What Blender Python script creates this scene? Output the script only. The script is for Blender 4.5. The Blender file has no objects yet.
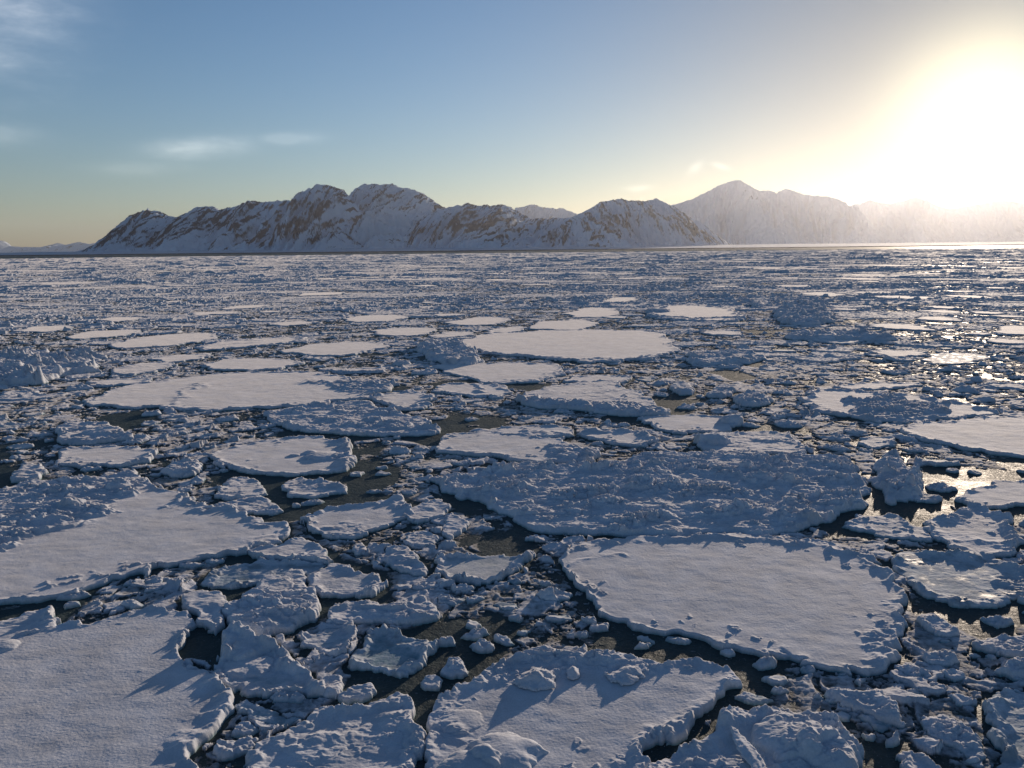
import bpy, math, random, json
import numpy as np
from mathutils import Vector

# ------------------------------------------------------------------ data (metres; camera stands at x=0,y=0,z=10, looking along +y)
ICE = json.loads(r'''[
{"name":"ice_floe","cat":"ice floe","label":"huge smooth snow floe filling the bottom-left corner with a crumbled raised edge","p":[[-13.992,17.649],[-13.173,19.002],[-12.882,19.154],[-12.193,19.854],[-11.567,20.186],[-10.73,20.585],[-9.863,20.811],[-9.055,20.669],[-8.61,19.494],[-8.38,18.796],[-7.904,18.04],[-7.214,17.245],[-6.766,16.975],[-6.434,16.55],[-6.308,15.877],[-6.312,14.74],[-6.294,13.829],[-6.071,12.278],[-10.005,11.648]],"h":0.36,"rim":0.06,"rw":0.12,"rub":0.02,"dune":0.03,"wet":0,"rp":[],"rg":[[[[-6.999,16.98],[-6.483,16.308],[-6.4,15.362],[-6.462,14.449],[-6.331,13.454]],0.28,0.17]],"lp":[[-12.984,18.946,0.35,0.12]]},
{"name":"ice_floe","cat":"ice floe","label":"large pointed snow floe at left with rubble piled on its far side","p":[[-23.338,30.64],[-21.776,32.6],[-21.285,33.914],[-19.782,34.804],[-18.336,35.076],[-17.024,35.191],[-15.484,33.25],[-13.833,31.36],[-12.394,30.278],[-10.465,29.246],[-9.133,28.629],[-8.178,27.617],[-8.064,26.694],[-8.484,26.22],[-8.898,25.578],[-9.527,24.971],[-10.292,24.395],[-11.236,24.337],[-11.919,23.397],[-12.707,22.525],[-13.678,22.127],[-14.827,21.613],[-16.272,20.816]],"h":0.32,"rim":0.07,"rw":0.14,"rub":0.02,"dune":0.03,"wet":0,"rp":[[[[-23.813,31.301],[-21.776,32.6],[-19.782,34.804],[-17.039,35.027],[-15.84,33.563],[-16.244,32.125],[-15.583,29.529],[-16.453,28.634],[-16.295,27.342],[-17.371,25.635],[-19.14,24.804]],0.3]],"rg":[[[[-18.529,25.85],[-17.869,26.983],[-16.66,27.353],[-16.323,28.188]],0.35,0.28],[[[-13.871,30.965],[-10.853,29.259],[-8.489,27.947]],0.2,0.1],[[[-8.308,27.308],[-9.496,24.883],[-11.29,24.092]],0.2,0.06]],"lp":[[-16.894,32.859,0.5,0.35],[-17.632,30.451,0.5,0.3]]},
{"name":"ice_floe","cat":"ice floe","label":"big rounded smooth floe like a dinner plate with a thick crumbled right rim","p":[[1.158,24.874],[2.075,25.659],[3.682,26.277],[5.808,26.508],[7.884,26.447],[9.848,26.096],[10.812,25.5],[11.31,24.334],[11.578,23.192],[11.329,21.738],[11.017,20.758],[10.301,19.58],[9.536,18.27],[8.774,17.428],[8.184,17.214],[7.46,17.454],[6.648,17.843],[5.816,18.298],[4.932,18.723],[4.041,19.329],[3.326,19.737],[2.642,20.643],[1.94,22.111],[1.433,23.459]],"h":0.3,"rim":0.07,"rw":0.12,"rub":0.01,"dune":0.03,"wet":0,"rp":[[[[9.699,20.355],[10.217,20.589],[10.643,20.333],[9.512,18.27],[8.759,17.706],[9.053,18.791]],0.22]],"rg":[[[[11.435,22.443],[10.941,20.886],[9.831,18.774],[8.764,17.612]],0.22,0.18],[[[1.524,24.952],[3.643,25.989],[6.432,26.196],[9.746,25.812],[11.151,24.339],[11.445,22.59]],0.2,0.14],[[[1.931,23.844],[3.448,24.551]],0.15,0.08]],"lp":[]},
{"name":"ice_floe","cat":"ice floe","label":"broad lumpy floe covered all over in wind-packed ice rubble, behind the rounded floe","p":[[-3.363,34.085],[-2.846,34.876],[-1.052,35.481],[1.271,36.087],[4.064,35.976],[5.627,36.452],[6.833,38.513],[8.631,37.644],[10.929,37.165],[13.839,37.235],[16.051,36.765],[15.668,34.166],[14.843,31.914],[13.762,30.194],[12.405,28.539],[11.198,27.362],[10.052,26.672],[8.57,26.417],[6.521,26.577],[4.432,26.64],[2.685,26.692],[1.137,27.46],[-0.126,28.597],[-1.719,30.462],[-2.756,32.545]],"h":0.38,"rim":0.05,"rw":0.2,"rub":0.42,"dune":0.06,"wet":0,"rp":[],"rg":[[[[0.298,32.876],[5.498,33.288],[9.253,34.412]],0.35,0.2],[[[9.697,32.831],[12.779,34.277],[14.325,32.661]],0.5,0.26],[[[1.809,29.595],[7.131,29.179],[10.66,28.366]],0.35,0.18]],"lp":[[11.806,32.753,0.6,0.2],[8.662,32.136,0.5,0.15],[6.145,34.531,0.5,0.15]]},
{"name":"ice_floe","cat":"ice floe","label":"wide snow floe at bottom centre with snowy blocks perched on it casting shadows","p":[[-1.802,15.773],[-1.747,16.356],[-1.376,16.803],[-0.834,17.586],[-0.241,18.093],[0.382,18.577],[1.14,18.663],[2.127,18.489],[3.091,18.269],[3.752,17.867],[4.43,17.664],[5.283,17.462],[5.239,17.061],[4.836,16.516],[3.961,15.667],[3.158,14.86],[2.456,14.313],[2.017,13.709],[1.258,12.184],[-1.298,11.986],[-1.603,14.13]],"h":0.34,"rim":0.07,"rw":0.16,"rub":0.03,"dune":0.05,"wet":0,"rp":[[[[-1.478,16.637],[-0.834,17.586],[0.382,18.577],[2.127,18.489],[3.631,17.869],[3.291,17.321],[2.001,17.347],[0.579,17.109],[-0.345,16.699]],0.2],[[[-1.758,15.772],[-1.225,16.226],[-0.733,14.928],[-1.513,14.444]],0.1]],"rg":[[[[5.088,16.933],[3.997,15.818],[3.056,14.862],[2.358,14.315]],0.22,0.12],[[[0.129,18.331],[1.365,18.305],[2.559,17.987],[3.373,17.78]],0.3,0.2]],"lp":[[-0.215,14.358,0.75,0.25],[-0.886,13.875,0.6,0.3],[-1.178,15.465,0.5,0.08]]},
{"name":"ice_floe","cat":"ice floe","label":"rolling snow-drifted floe with a peaked back at bottom, left of the perched blocks","p":[[-5.291,13.813],[-5.227,14.332],[-5.036,14.751],[-4.718,15.226],[-4.495,15.582],[-4.228,15.992],[-3.893,16.063],[-3.313,16.13],[-2.859,16.482],[-2.663,16.685],[-2.405,16.272],[-2.141,15.54],[-1.957,15.037],[-1.903,14.372],[-2.004,13.585],[-2.006,12.219],[-5.203,12.266]],"h":0.36,"rim":0.08,"rw":0.18,"rub":0.09,"dune":0.11,"wet":0,"rp":[],"rg":[[[[-3.984,15.684],[-3.168,15.934],[-2.64,16.519]],0.25,0.2],[[[-4.356,14.64],[-3.424,15.028],[-2.203,15.181]],0.4,0.15],[[[-5.028,14.329],[-4.325,15.325]],0.2,0.1]],"lp":[]},
{"name":"ice_floe","cat":"ice floe","label":"hummocky floe of rounded snow mounds at the bottom edge, right of the perched blocks","p":[[2.109,13.307],[2.855,14.12],[3.778,14.887],[4.318,15.554],[4.762,15.848],[5.266,15.724],[5.947,15.826],[6.097,15.522],[6.575,15.222],[6.799,15.007],[6.782,14.435],[6.631,13.813],[5.814,12.093],[1.736,11.919]],"h":0.38,"rim":0.1,"rw":0.2,"rub":0.14,"dune":0.16,"wet":0,"rp":[],"rg":[[[[4.181,15.265],[5.197,15.501],[5.952,15.234],[6.759,14.666]],0.3,0.32],[[[2.503,13.442],[3.662,14.391],[4.142,14.712]],0.3,0.2]],"lp":[[5.53,14.621,0.8,0.3],[6.142,14.128,0.6,0.25]]},
{"name":"ice_slab","cat":"ice slab","label":"long narrow ice slab lying tilted on the hummocky bottom floe","p":[[4.378,14.853],[4.502,14.714],[4.637,14.217],[4.736,13.721],[4.656,13.063],[4.439,13.066],[4.435,13.666],[4.342,14.287]],"h":0.1,"rim":0.02,"rw":0.05,"rub":0.02,"dune":0.03,"wet":0,"rp":[],"rg":[],"lp":[],"base":0.34},
{"name":"ice_block","cat":"ice block","label":"rounded snow-capped block perched at the left on the perched-block floe","p":[[-0.026,16.81],[0.115,17.154],[0.403,17.462],[0.665,17.502],[0.93,17.137],[0.926,16.665],[0.561,16.589],[0.222,16.637]],"h":0.42,"rim":0.0,"rw":0.1,"rub":0.05,"dune":0.1,"wet":0,"rp":[],"rg":[],"lp":[],"base":0.2},
{"name":"ice_block","cat":"ice block","label":"long wedge-shaped ice block perched at the right on the perched-block floe","p":[[2.125,17.202],[2.494,17.511],[3.004,17.733],[3.244,17.87],[3.18,17.497],[2.888,17.011],[2.62,16.759],[2.226,16.894]],"h":0.34,"rim":0.0,"rw":0.08,"rub":0.05,"dune":0.1,"wet":0,"rp":[],"rg":[],"lp":[],"base":0.2},
{"name":"ice_block","cat":"ice block","label":"small round snow ball of ice between the two large perched blocks","p":[[1.204,17.4],[1.383,17.579],[1.51,17.394],[1.484,17.083],[1.338,16.998],[1.209,17.132]],"h":0.24,"rim":0.0,"rw":0.06,"rub":0.03,"dune":0.05,"wet":0,"rp":[],"rg":[],"lp":[],"base":0.2},
{"name":"ice_block","cat":"ice block","label":"long peaked hump of ice floating below the rounded floe, open water around it","p":[[6.974,16.691],[7.268,16.518],[7.768,16.426],[8.082,16.627],[8.25,16.499],[8.214,16.134],[8.321,15.63],[8.164,15.266],[7.819,15.38],[7.269,15.878],[6.977,16.238]],"h":0.38,"rim":0.05,"rw":0.15,"rub":0.12,"dune":0.12,"wet":0,"rp":[],"rg":[[[[7.251,16.477],[8.097,16.461],[8.23,15.707]],0.2,0.25]],"lp":[]},
{"name":"ice_floe","cat":"ice floe","label":"low crumbly tongue of ice near the bottom right, beside the ring-shaped floe","p":[[8.624,15.577],[9.001,15.644],[9.342,15.601],[9.54,15.199],[9.452,14.553],[9.136,14.081],[8.935,14.209],[8.636,14.567],[8.515,15.076]],"h":0.16,"rim":0.05,"rw":0.12,"rub":0.16,"dune":0.03,"wet":0,"rp":[],"rg":[],"lp":[]},
{"name":"ice_slab","cat":"ice slab","label":"slanting grooved slab cut by the bottom edge, right of the hilly floe","p":[[7.571,14.286],[7.889,14.408],[8.082,14.089],[8.215,13.548],[7.909,12.889],[7.24,12.64],[7.281,13.448]],"h":0.26,"rim":0.08,"rw":0.1,"rub":0.06,"dune":0.03,"wet":0,"rp":[],"rg":[],"lp":[]},
{"name":"ice_floe","cat":"ice floe","label":"ring-shaped floe with a raised rim and a dark wet hollow, bottom right corner","p":[[10.406,16.206],[10.904,16.478],[11.452,16.633],[12.151,16.661],[11.369,14.73],[10.045,13.233],[9.13,13.247],[9.34,14.059],[9.739,14.826],[9.986,15.526]],"h":0.1,"rim":0.2,"rw":0.22,"rub":0.04,"dune":0.03,"wet":1,"rp":[],"rg":[],"lp":[]},
{"name":"ice_floe","cat":"ice floe","label":"wet icy floe with a bright sun glint, touching the right edge below centre","p":[[12.114,24.598],[12.935,25.012],[13.659,24.815],[14.486,24.532],[15.385,24.68],[15.619,23.997],[15.763,22.889],[15.215,21.683],[14.09,21.177],[13.114,20.815],[12.541,20.641],[12.044,21.161],[11.843,21.766],[11.813,22.841]],"h":0.14,"rim":0.1,"rw":0.22,"rub":0.04,"dune":0.03,"wet":1,"rp":[[[[14.504,22.921],[15.762,22.517],[14.955,21.287],[13.834,21.314]],0.2]],"rg":[[[[14.44,24.448],[15.395,24.422],[15.506,22.82]],0.35,0.25],[[[11.884,22.254],[12.147,21.355],[12.646,20.826]],0.25,0.2]],"lp":[]},
{"name":"ice_floe","cat":"ice floe","label":"roughly triangular floe with shadowed pits, just behind the glinting wet floe","p":[[14.665,27.241],[15.775,28.182],[17.016,28.947],[17.909,29.642],[17.989,28.798],[18.268,28.328],[17.686,26.635],[16.762,24.954],[15.938,24.367],[15.208,24.387],[14.423,25.02],[14.463,26.04]],"h":0.24,"rim":0.1,"rw":0.2,"rub":0.08,"dune":0.03,"wet":0,"rp":[],"rg":[[[[15.956,28.176],[17.77,29.401],[18.132,28.107],[17.38,26.148]],0.35,0.25],[[[15.819,25.715],[16.535,24.96]],0.3,0.15]],"lp":[]},
{"name":"ice_floe","cat":"ice floe","label":"smooth pale floe cut by the right edge above the pitted triangular floe","p":[[17.483,30.353],[18.98,31.508],[20.585,32.6],[22.518,32.829],[22.803,31.098],[20.793,29.608],[18.791,29.186],[17.803,29.461]],"h":0.28,"rim":0.04,"rw":0.15,"rub":0.01,"dune":0.03,"wet":0,"rp":[],"rg":[],"lp":[]},
{"name":"ice_floe","cat":"ice floe","label":"thin leaf-shaped floe wedged between the rubble floe and the pitted floe","p":[[11.779,27.626],[12.944,28.472],[14.211,28.546],[14.458,27.759],[14.572,26.71],[14.459,25.834],[13.687,25.856],[12.84,26.462],[12.061,27.092]],"h":0.18,"rim":0.08,"rw":0.2,"rub":0.07,"dune":0.03,"wet":0,"rp":[],"rg":[],"lp":[]},
{"name":"ice_block","cat":"ice block","label":"tall cluster of jammed rounded ice blocks off the right end of the rubble floe","p":[[15.388,32.854],[16.67,35.401],[18.131,37.557],[18.474,37.156],[18.11,35.344],[17.908,33.689],[17.126,31.908],[16.159,30.569],[15.222,29.955],[14.92,30.48],[15.031,31.419]],"h":0.42,"rim":0.0,"rw":0.3,"rub":0.45,"dune":0.2,"wet":0,"rp":[],"rg":[],"lp":[[17.03,35.387,0.8,0.3],[16.736,32.211,0.7,0.2]]},
{"name":"ice_block","cat":"ice block","label":"small blunt block at the foot of the tall block cluster","p":[[14.778,30.517],[15.403,31.164],[15.389,30.627],[14.986,29.868],[14.582,29.756]],"h":0.4,"rim":0.0,"rw":0.1,"rub":0.1,"dune":0.03,"wet":0,"rp":[],"rg":[],"lp":[]},
{"name":"ice_floe","cat":"ice floe","label":"very wide smooth sunlit floe running off the right edge at mid height","p":[[20.676,42.784],[23.584,43.93],[27.985,45.633],[32.913,46.847],[31.959,41.517],[25.728,35.613],[23.333,36.994],[22.211,38.42],[21.113,40.17]],"h":0.3,"rim":0.05,"rw":0.3,"rub":0.01,"dune":0.03,"wet":0,"rp":[],"rg":[[[[20.777,42.53],[21.366,40.159],[22.211,38.42],[23.446,37.181]],0.3,0.15]],"lp":[]},
{"name":"ice_floe","cat":"ice floe","label":"wide twin-lobed floe with thick dark rim and rubble in the middle, at right","p":[[18.827,52.065],[20.291,54.256],[22.451,55.336],[24.85,54.38],[26.148,52.752],[28.008,51.181],[29.085,49.069],[29.024,47.176],[27.771,45.764],[25.175,44.774],[22.411,43.838],[20.757,43.918],[20.229,45.578],[18.957,46.505],[18.145,48.372]],"h":0.25,"rim":0.15,"rw":0.4,"rub":0.03,"dune":0.03,"wet":0,"rp":[[[[22.154,50.807],[24.503,52.104],[27.292,49.834],[25.943,46.735],[22.262,44.109],[20.324,44.471]],0.45]],"rg":[],"lp":[]},
{"name":"ice_floe","cat":"ice floe","label":"small lens-shaped floe in the brown water left of the wide sunlit floe","p":[[17.712,40.088],[18.964,41.157],[19.947,40.656],[19.637,39.357],[18.225,38.383],[17.523,38.821]],"h":0.2,"rim":0.08,"rw":0.2,"rub":0.05,"dune":0.03,"wet":0,"rp":[],"rg":[],"lp":[]},
{"name":"ice_floe","cat":"ice floe","label":"broadest smooth floe near the centre, pinkish in the sun, far behind the rubble floe","p":[[-6.449,85.763],[-4.216,91.609],[-1.383,95.842],[3.517,97.749],[10.957,98.209],[16.618,95.171],[18.108,89.427],[17.282,82.682],[15.165,74.706],[12.398,70.735],[7.739,69.155],[5.168,69.985],[1.689,72.924],[-2.088,76.115],[-4.64,78.652]],"h":0.38,"rim":0.05,"rw":0.3,"rub":0.01,"dune":0.03,"wet":0,"rp":[],"rg":[[[[-4.64,78.652],[0.782,74.411],[5.216,70.629],[11.408,70.156],[14.837,74.002]],0.5,0.22]],"lp":[]},
{"name":"ice_hummock","cat":"ice hummock","label":"tall crumbled pressure hummock piled against the left end of the broadest central floe","p":[[-9.54,80.685],[-9.08,86.159],[-7.467,89.045],[-5.52,84.856],[-3.831,78.502],[-2.604,71.635],[-3.622,68.427],[-5.857,69.232],[-8.14,74.21]],"h":1.0,"rim":0.0,"rw":0.6,"rub":0.6,"dune":0.2,"wet":0,"rp":[],"rg":[],"lp":[]},
{"name":"ice_floe","cat":"ice floe","label":"half-moon smooth floe directly in front of the broadest central floe","p":[[-7.154,68.078],[-4.98,69.136],[-1.046,70.099],[2.5,69.833],[4.794,67.211],[3.924,62.844],[1.519,59.565],[-0.898,58.8],[-2.837,60.316],[-4.953,62.928]],"h":0.3,"rim":0.06,"rw":0.3,"rub":0.01,"dune":0.03,"wet":0,"rp":[],"rg":[[[[-1.291,59.745],[1.39,60.519],[4.07,63.887]],0.35,0.15]],"lp":[]},
{"name":"ice_floe","cat":"ice floe","label":"pale floe with a dark crack across it, below the half-moon floe","p":[[-6.201,57.917],[-4.67,59.159],[-2.422,59.474],[-0.518,58.002],[0.205,55.028],[-0.824,53.165],[-2.887,53.658],[-5.09,55.342]],"h":0.26,"rim":0.07,"rw":0.3,"rub":0.03,"dune":0.03,"wet":0,"rp":[],"rg":[[[[-3.136,58.61],[-2.259,55.174]],0.3,0.2]],"lp":[]},
{"name":"ice_floe","cat":"ice floe","label":"flat-topped floe with a thick lumpy front wall, right of the cracked pale floe","p":[[0.328,52.722],[1.117,54.981],[3.507,57.339],[5.114,59.031],[7.558,59.337],[8.39,55.763],[8.691,51.168],[9.789,48.443],[8.786,46.375],[6.501,47.081],[4.149,47.808],[2.063,49.176],[0.505,50.586]],"h":0.4,"rim":0.05,"rw":0.3,"rub":0.05,"dune":0.03,"wet":0,"rp":[[[[0.328,52.722],[2.544,52.595],[6.974,50.57],[9.482,48.459],[8.786,46.375],[4.149,47.808],[0.505,50.586]],0.3]],"rg":[[[[0.654,51.976],[3.064,50.108],[5.505,48.991],[8.452,47.889]],0.8,0.6]],"lp":[]},
{"name":"ice_floe","cat":"ice floe","label":"long smooth rectangular floe with dark notches, directly behind the rubble floe","p":[[-4.008,40.598],[-3.612,42.192],[-1.781,42.59],[0.408,42.246],[2.242,40.992],[3.408,39.197],[4.163,37.753],[3.908,36.266],[2.21,36.154],[0.346,36.959],[-1.599,37.799],[-3.713,38.478]],"h":0.42,"rim":0.05,"rw":0.2,"rub":0.03,"dune":0.03,"wet":0,"rp":[[[[1.632,39.065],[3.224,40.058],[4.26,37.749],[3.61,36.098],[2.006,36.707]],0.3]],"rg":[],"lp":[]},
{"name":"ice_floe","cat":"ice floe","label":"narrow floe overlapping the far side of the long rectangular floe","p":[[-1.402,42.752],[-0.137,43.956],[1.564,44.135],[3.445,43.526],[3.203,41.813],[2.251,41.157],[0.666,41.46],[-0.676,41.992]],"h":0.45,"rim":0.05,"rw":0.2,"rub":0.03,"dune":0.03,"wet":0,"rp":[],"rg":[[[[0.678,42.169],[2.558,41.843]],0.4,0.2]],"lp":[]},
{"name":"ice_floe","cat":"ice floe","label":"pale wedge floe right of the narrow overlapping floe, rimmed along its front","p":[[3.408,42.366],[4.874,43.283],[6.459,42.711],[7.385,41.706],[7.616,40.33],[6.967,39.284],[5.511,39.771],[4.086,40.934]],"h":0.3,"rim":0.07,"rw":0.25,"rub":0.02,"dune":0.03,"wet":0,"rp":[],"rg":[[[[4.247,42.569],[6.966,42.443],[7.461,40.337]],0.3,0.2]],"lp":[]},
{"name":"ice_floe","cat":"ice floe","label":"smooth lens floe with a small mound at its right tip, above the rubble floe","p":[[7.325,46.159],[8.84,46.659],[11.274,46.828],[12.895,46.163],[13.032,43.964],[11.467,42.52],[9.627,42.121],[8.375,42.665],[7.537,44.23]],"h":0.28,"rim":0.05,"rw":0.2,"rub":0.01,"dune":0.03,"wet":0,"rp":[],"rg":[],"lp":[[12.975,44.765,1.0,0.5]]},
{"name":"ice_floe","cat":"ice floe","label":"sharp-cornered slab with a grey-blue refrozen pool, against the back of the rubble floe","p":[[9.219,39.823],[10.631,41.793],[12.359,42.192],[14.685,41.844],[14.735,40.014],[14.42,37.365],[12.464,37.446],[10.547,37.526],[9.195,37.971]],"h":0.3,"rim":0.06,"rw":0.2,"rub":0.08,"dune":0.03,"wet":0,"rp":[],"rg":[],"lp":[[10.289,39.993,0.9,0.5]]},
{"name":"ice_floe","cat":"ice floe","label":"wide snow floe dotted with small lumps and a dark shadow, left of centre","p":[[-15.131,38.162],[-14.684,39.548],[-13.347,40.995],[-12.058,42.08],[-9.764,41.513],[-8.593,41.008],[-8.015,38.855],[-7.514,37.28],[-7.566,35.843],[-8.771,35.043],[-10.058,34.763],[-12.048,35.335],[-13.886,36.621]],"h":0.32,"rim":0.08,"rw":0.2,"rub":0.015,"dune":0.03,"wet":0,"rp":[],"rg":[[[[-8.768,40.572],[-7.87,37.864],[-7.695,36.023]],0.4,0.25]],"lp":[[-10.095,38.542,0.35,0.15],[-10.692,37.98,0.3,0.12],[-9.16,37.725,0.9,0.22]]},
{"name":"ice_floe","cat":"ice floe","label":"longest smooth floe on the left, split by a low snow step, dark water in front","p":[[-28.616,52.294],[-29.165,56.902],[-28.226,61.295],[-25.62,64.658],[-21.102,65.981],[-15.859,65.067],[-12.92,62.761],[-9.564,59.629],[-8.71,56.922],[-9.76,53.784],[-12.128,52.086],[-14.448,50.829],[-17.308,49.665],[-20.426,49.509],[-23.318,50.309],[-26.466,50.808]],"h":0.36,"rim":0.06,"rw":0.3,"rub":0.015,"dune":0.03,"wet":0,"rp":[[[[-13.568,58.522],[-11.923,61.693],[-9.12,58.69],[-8.876,56.098],[-11.846,53.904]],0.3]],"rg":[[[[-23.832,59.615],[-22.761,56.111],[-22.361,53.018],[-22.446,51.607]],0.4,0.12],[[[-14.651,59.954],[-9.427,58.264]],0.8,0.3]],"lp":[]},
{"name":"ice_floe","cat":"ice floe","label":"low floe of rafted broken plates between the longest left floe and the speckled floe","p":[[-15.749,48.733],[-14.384,50.592],[-11.916,51.133],[-10.335,53.176],[-8.775,49.959],[-6.989,48.587],[-5.141,45.843],[-4.136,43.163],[-5.031,42.233],[-7.222,42.333],[-9.475,42.677],[-11.265,43.249],[-13.402,44.887],[-15.0,46.901]],"h":0.32,"rim":0.05,"rw":0.3,"rub":0.32,"dune":0.03,"wet":0,"rp":[],"rg":[],"lp":[]},
{"name":"ice_floe","cat":"ice floe","label":"rounded floe with a curled-up rim at the right end of the longest left floe","p":[[-9.749,53.703],[-8.358,55.968],[-6.607,56.273],[-5.476,54.216],[-5.162,51.633],[-5.828,49.329],[-7.014,48.76],[-8.647,51.134]],"h":0.25,"rim":0.15,"rw":0.35,"rub":0.06,"dune":0.03,"wet":0,"rp":[],"rg":[],"lp":[]},
{"name":"ice_floe","cat":"ice floe","label":"small flat pale floe with an upturned right edge, in dark water at far left","p":[[-22.208,37.501],[-23.18,39.495],[-22.224,40.292],[-20.738,40.442],[-19.208,39.95],[-18.089,39.28],[-17.416,37.308],[-18.149,36.61],[-19.991,36.505],[-21.543,36.744]],"h":0.32,"rim":0.06,"rw":0.2,"rub":0.02,"dune":0.03,"wet":0,"rp":[],"rg":[[[[-18.235,36.793],[-17.599,37.502],[-18.089,39.28]],0.2,0.25]],"lp":[]},
{"name":"ice_floe","cat":"ice floe","label":"rough floe with one bright flat cap, just behind the small flat pale floe","p":[[-26.69,45.347],[-25.736,46.397],[-22.624,44.886],[-20.83,42.075],[-21.635,41.197],[-23.685,41.064]],"h":0.4,"rim":0.06,"rw":0.3,"rub":0.25,"dune":0.03,"wet":0,"rp":[],"rg":[],"lp":[[-22.722,43.361,1.2,0.3]]},
{"name":"ice_floe","cat":"ice floe","label":"mid-sized floe with a high back edge and pitted front, centre left","p":[[-8.014,28.793],[-7.429,29.355],[-6.414,30.047],[-5.353,30.771],[-4.477,31.134],[-4.26,30.1],[-3.799,28.889],[-4.023,28.002],[-4.839,27.599],[-5.789,26.907],[-6.509,26.338],[-7.308,27.464]],"h":0.26,"rim":0.09,"rw":0.15,"rub":0.03,"dune":0.03,"wet":0,"rp":[[[[-7.081,27.88],[-5.711,28.384],[-5.367,27.51],[-6.435,26.628]],0.1]],"rg":[[[[-7.758,29.131],[-6.066,30.285],[-4.482,30.871]],0.2,0.2],[[[-4.465,30.741],[-3.945,28.552]],0.25,0.2]],"lp":[]},
{"name":"ice_floe","cat":"ice floe","label":"small five-sided snowy floe off the back edge of the pointed left floe","p":[[-12.159,31.365],[-12.491,32.623],[-12.431,34.438],[-11.61,34.249],[-10.56,32.699],[-10.257,31.569],[-11.121,31.197]],"h":0.28,"rim":0.1,"rw":0.15,"rub":0.06,"dune":0.03,"wet":0,"rp":[],"rg":[],"lp":[]},
{"name":"ice_floe","cat":"ice floe","label":"lumpy strip of ice between the five-sided floe and the pointed left floe","p":[[-11.996,30.371],[-11.344,31.251],[-9.942,31.337],[-9.468,30.413],[-8.858,29.654],[-9.533,29.319],[-10.779,29.597]],"h":0.25,"rim":0.06,"rw":0.15,"rub":0.25,"dune":0.03,"wet":0,"rp":[],"rg":[],"lp":[]},
{"name":"ice_floe","cat":"ice floe","label":"low domed grey floe with small chunks on top, right of the five-sided floe","p":[[-10.019,33.038],[-9.697,34.246],[-8.464,33.734],[-7.396,33.24],[-7.013,32.21],[-7.917,31.417],[-8.744,31.445],[-9.48,31.879]],"h":0.24,"rim":0.08,"rw":0.2,"rub":0.1,"dune":0.03,"wet":0,"rp":[],"rg":[],"lp":[]},
{"name":"ice_slab","cat":"ice slab","label":"long folded slab lapping against the tip of the pointed left floe","p":[[-9.044,25.608],[-8.019,26.043],[-7.197,26.597],[-6.615,25.908],[-5.915,24.896],[-5.913,24.301],[-6.952,24.581],[-8.224,24.701]],"h":0.3,"rim":0.08,"rw":0.12,"rub":0.04,"dune":0.03,"wet":0,"rp":[],"rg":[[[[-8.277,24.875],[-6.996,24.753],[-5.951,24.469]],0.15,0.15]],"lp":[]},
{"name":"ice_floe","cat":"ice floe","label":"half-sunken bluish shelf of ice under the long folded slab","p":[[-9.617,23.04],[-9.465,23.882],[-8.615,24.679],[-6.97,24.634],[-5.995,24.357],[-6.24,23.639],[-7.17,23.052],[-8.282,22.712],[-9.143,22.59]],"h":0.12,"rim":0.1,"rw":0.15,"rub":0.06,"dune":0.03,"wet":1,"rp":[],"rg":[[[[-9.519,23.187],[-8.506,24.342],[-6.993,24.72]],0.2,0.12]],"lp":[]},
{"name":"ice_block","cat":"ice block","label":"smooth wedge-shaped block with a shaded face, at the corner of the bottom-left floe","p":[[-9.792,21.649],[-9.547,22.122],[-8.945,22.247],[-8.272,21.679],[-7.791,19.924],[-7.881,19.585],[-8.525,20.232],[-9.315,21.113]],"h":0.42,"rim":0.04,"rw":0.1,"rub":0.05,"dune":0.1,"wet":0,"rp":[],"rg":[],"lp":[]},
{"name":"ice_block","cat":"ice block","label":"heap of big snow-dusted broken blocks, right of the smooth wedge block","p":[[-8.041,20.861],[-7.956,21.774],[-7.673,22.539],[-7.36,22.899],[-6.483,22.802],[-5.64,21.922],[-5.403,20.674],[-5.743,19.963],[-6.855,19.422],[-7.558,19.717]],"h":0.45,"rim":0.05,"rw":0.15,"rub":0.28,"dune":0.15,"wet":0,"rp":[],"rg":[],"lp":[]},
{"name":"ice_block","cat":"ice block","label":"squarish tilted block resting behind the heaped broken blocks","p":[[-7.596,21.928],[-7.75,22.793],[-7.458,23.24],[-6.836,22.995],[-6.436,22.179],[-6.811,21.635]],"h":0.55,"rim":0.03,"rw":0.1,"rub":0.05,"dune":0.03,"wet":0,"rp":[],"rg":[],"lp":[]},
{"name":"ice_block","cat":"ice block","label":"rounded knob of ice between the square block and the scalloped floe","p":[[-7.221,23.257],[-7.061,23.802],[-6.627,23.711],[-6.343,23.082],[-6.385,22.419],[-6.785,22.574]],"h":0.4,"rim":0.0,"rw":0.1,"rub":0.1,"dune":0.03,"wet":0,"rp":[],"rg":[],"lp":[]},
{"name":"ice_floe","cat":"ice floe","label":"crested floe with a dark hollow and a ridge along its side, by the bottom-left floe","p":[[-7.648,18.782],[-7.528,19.304],[-7.241,19.849],[-6.646,19.393],[-5.742,18.49],[-5.032,17.665],[-4.58,17.078],[-4.417,16.779],[-5.027,16.749],[-5.715,16.762],[-6.333,16.899],[-6.889,17.298],[-7.211,17.662],[-7.314,18.277]],"h":0.14,"rim":0.1,"rw":0.15,"rub":0.05,"dune":0.03,"wet":0,"rp":[],"rg":[[[[-7.113,19.622],[-6.323,19.013],[-5.447,18.046],[-4.596,16.95]],0.28,0.36],[[[-7.512,19.038],[-7.209,19.514]],0.4,0.3],[[[-6.937,17.431],[-6.101,16.895]],0.3,0.15]],"lp":[[-6.994,18.871,0.9,0.3],[-6.467,17.878,0.6,0.15]]},
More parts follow.
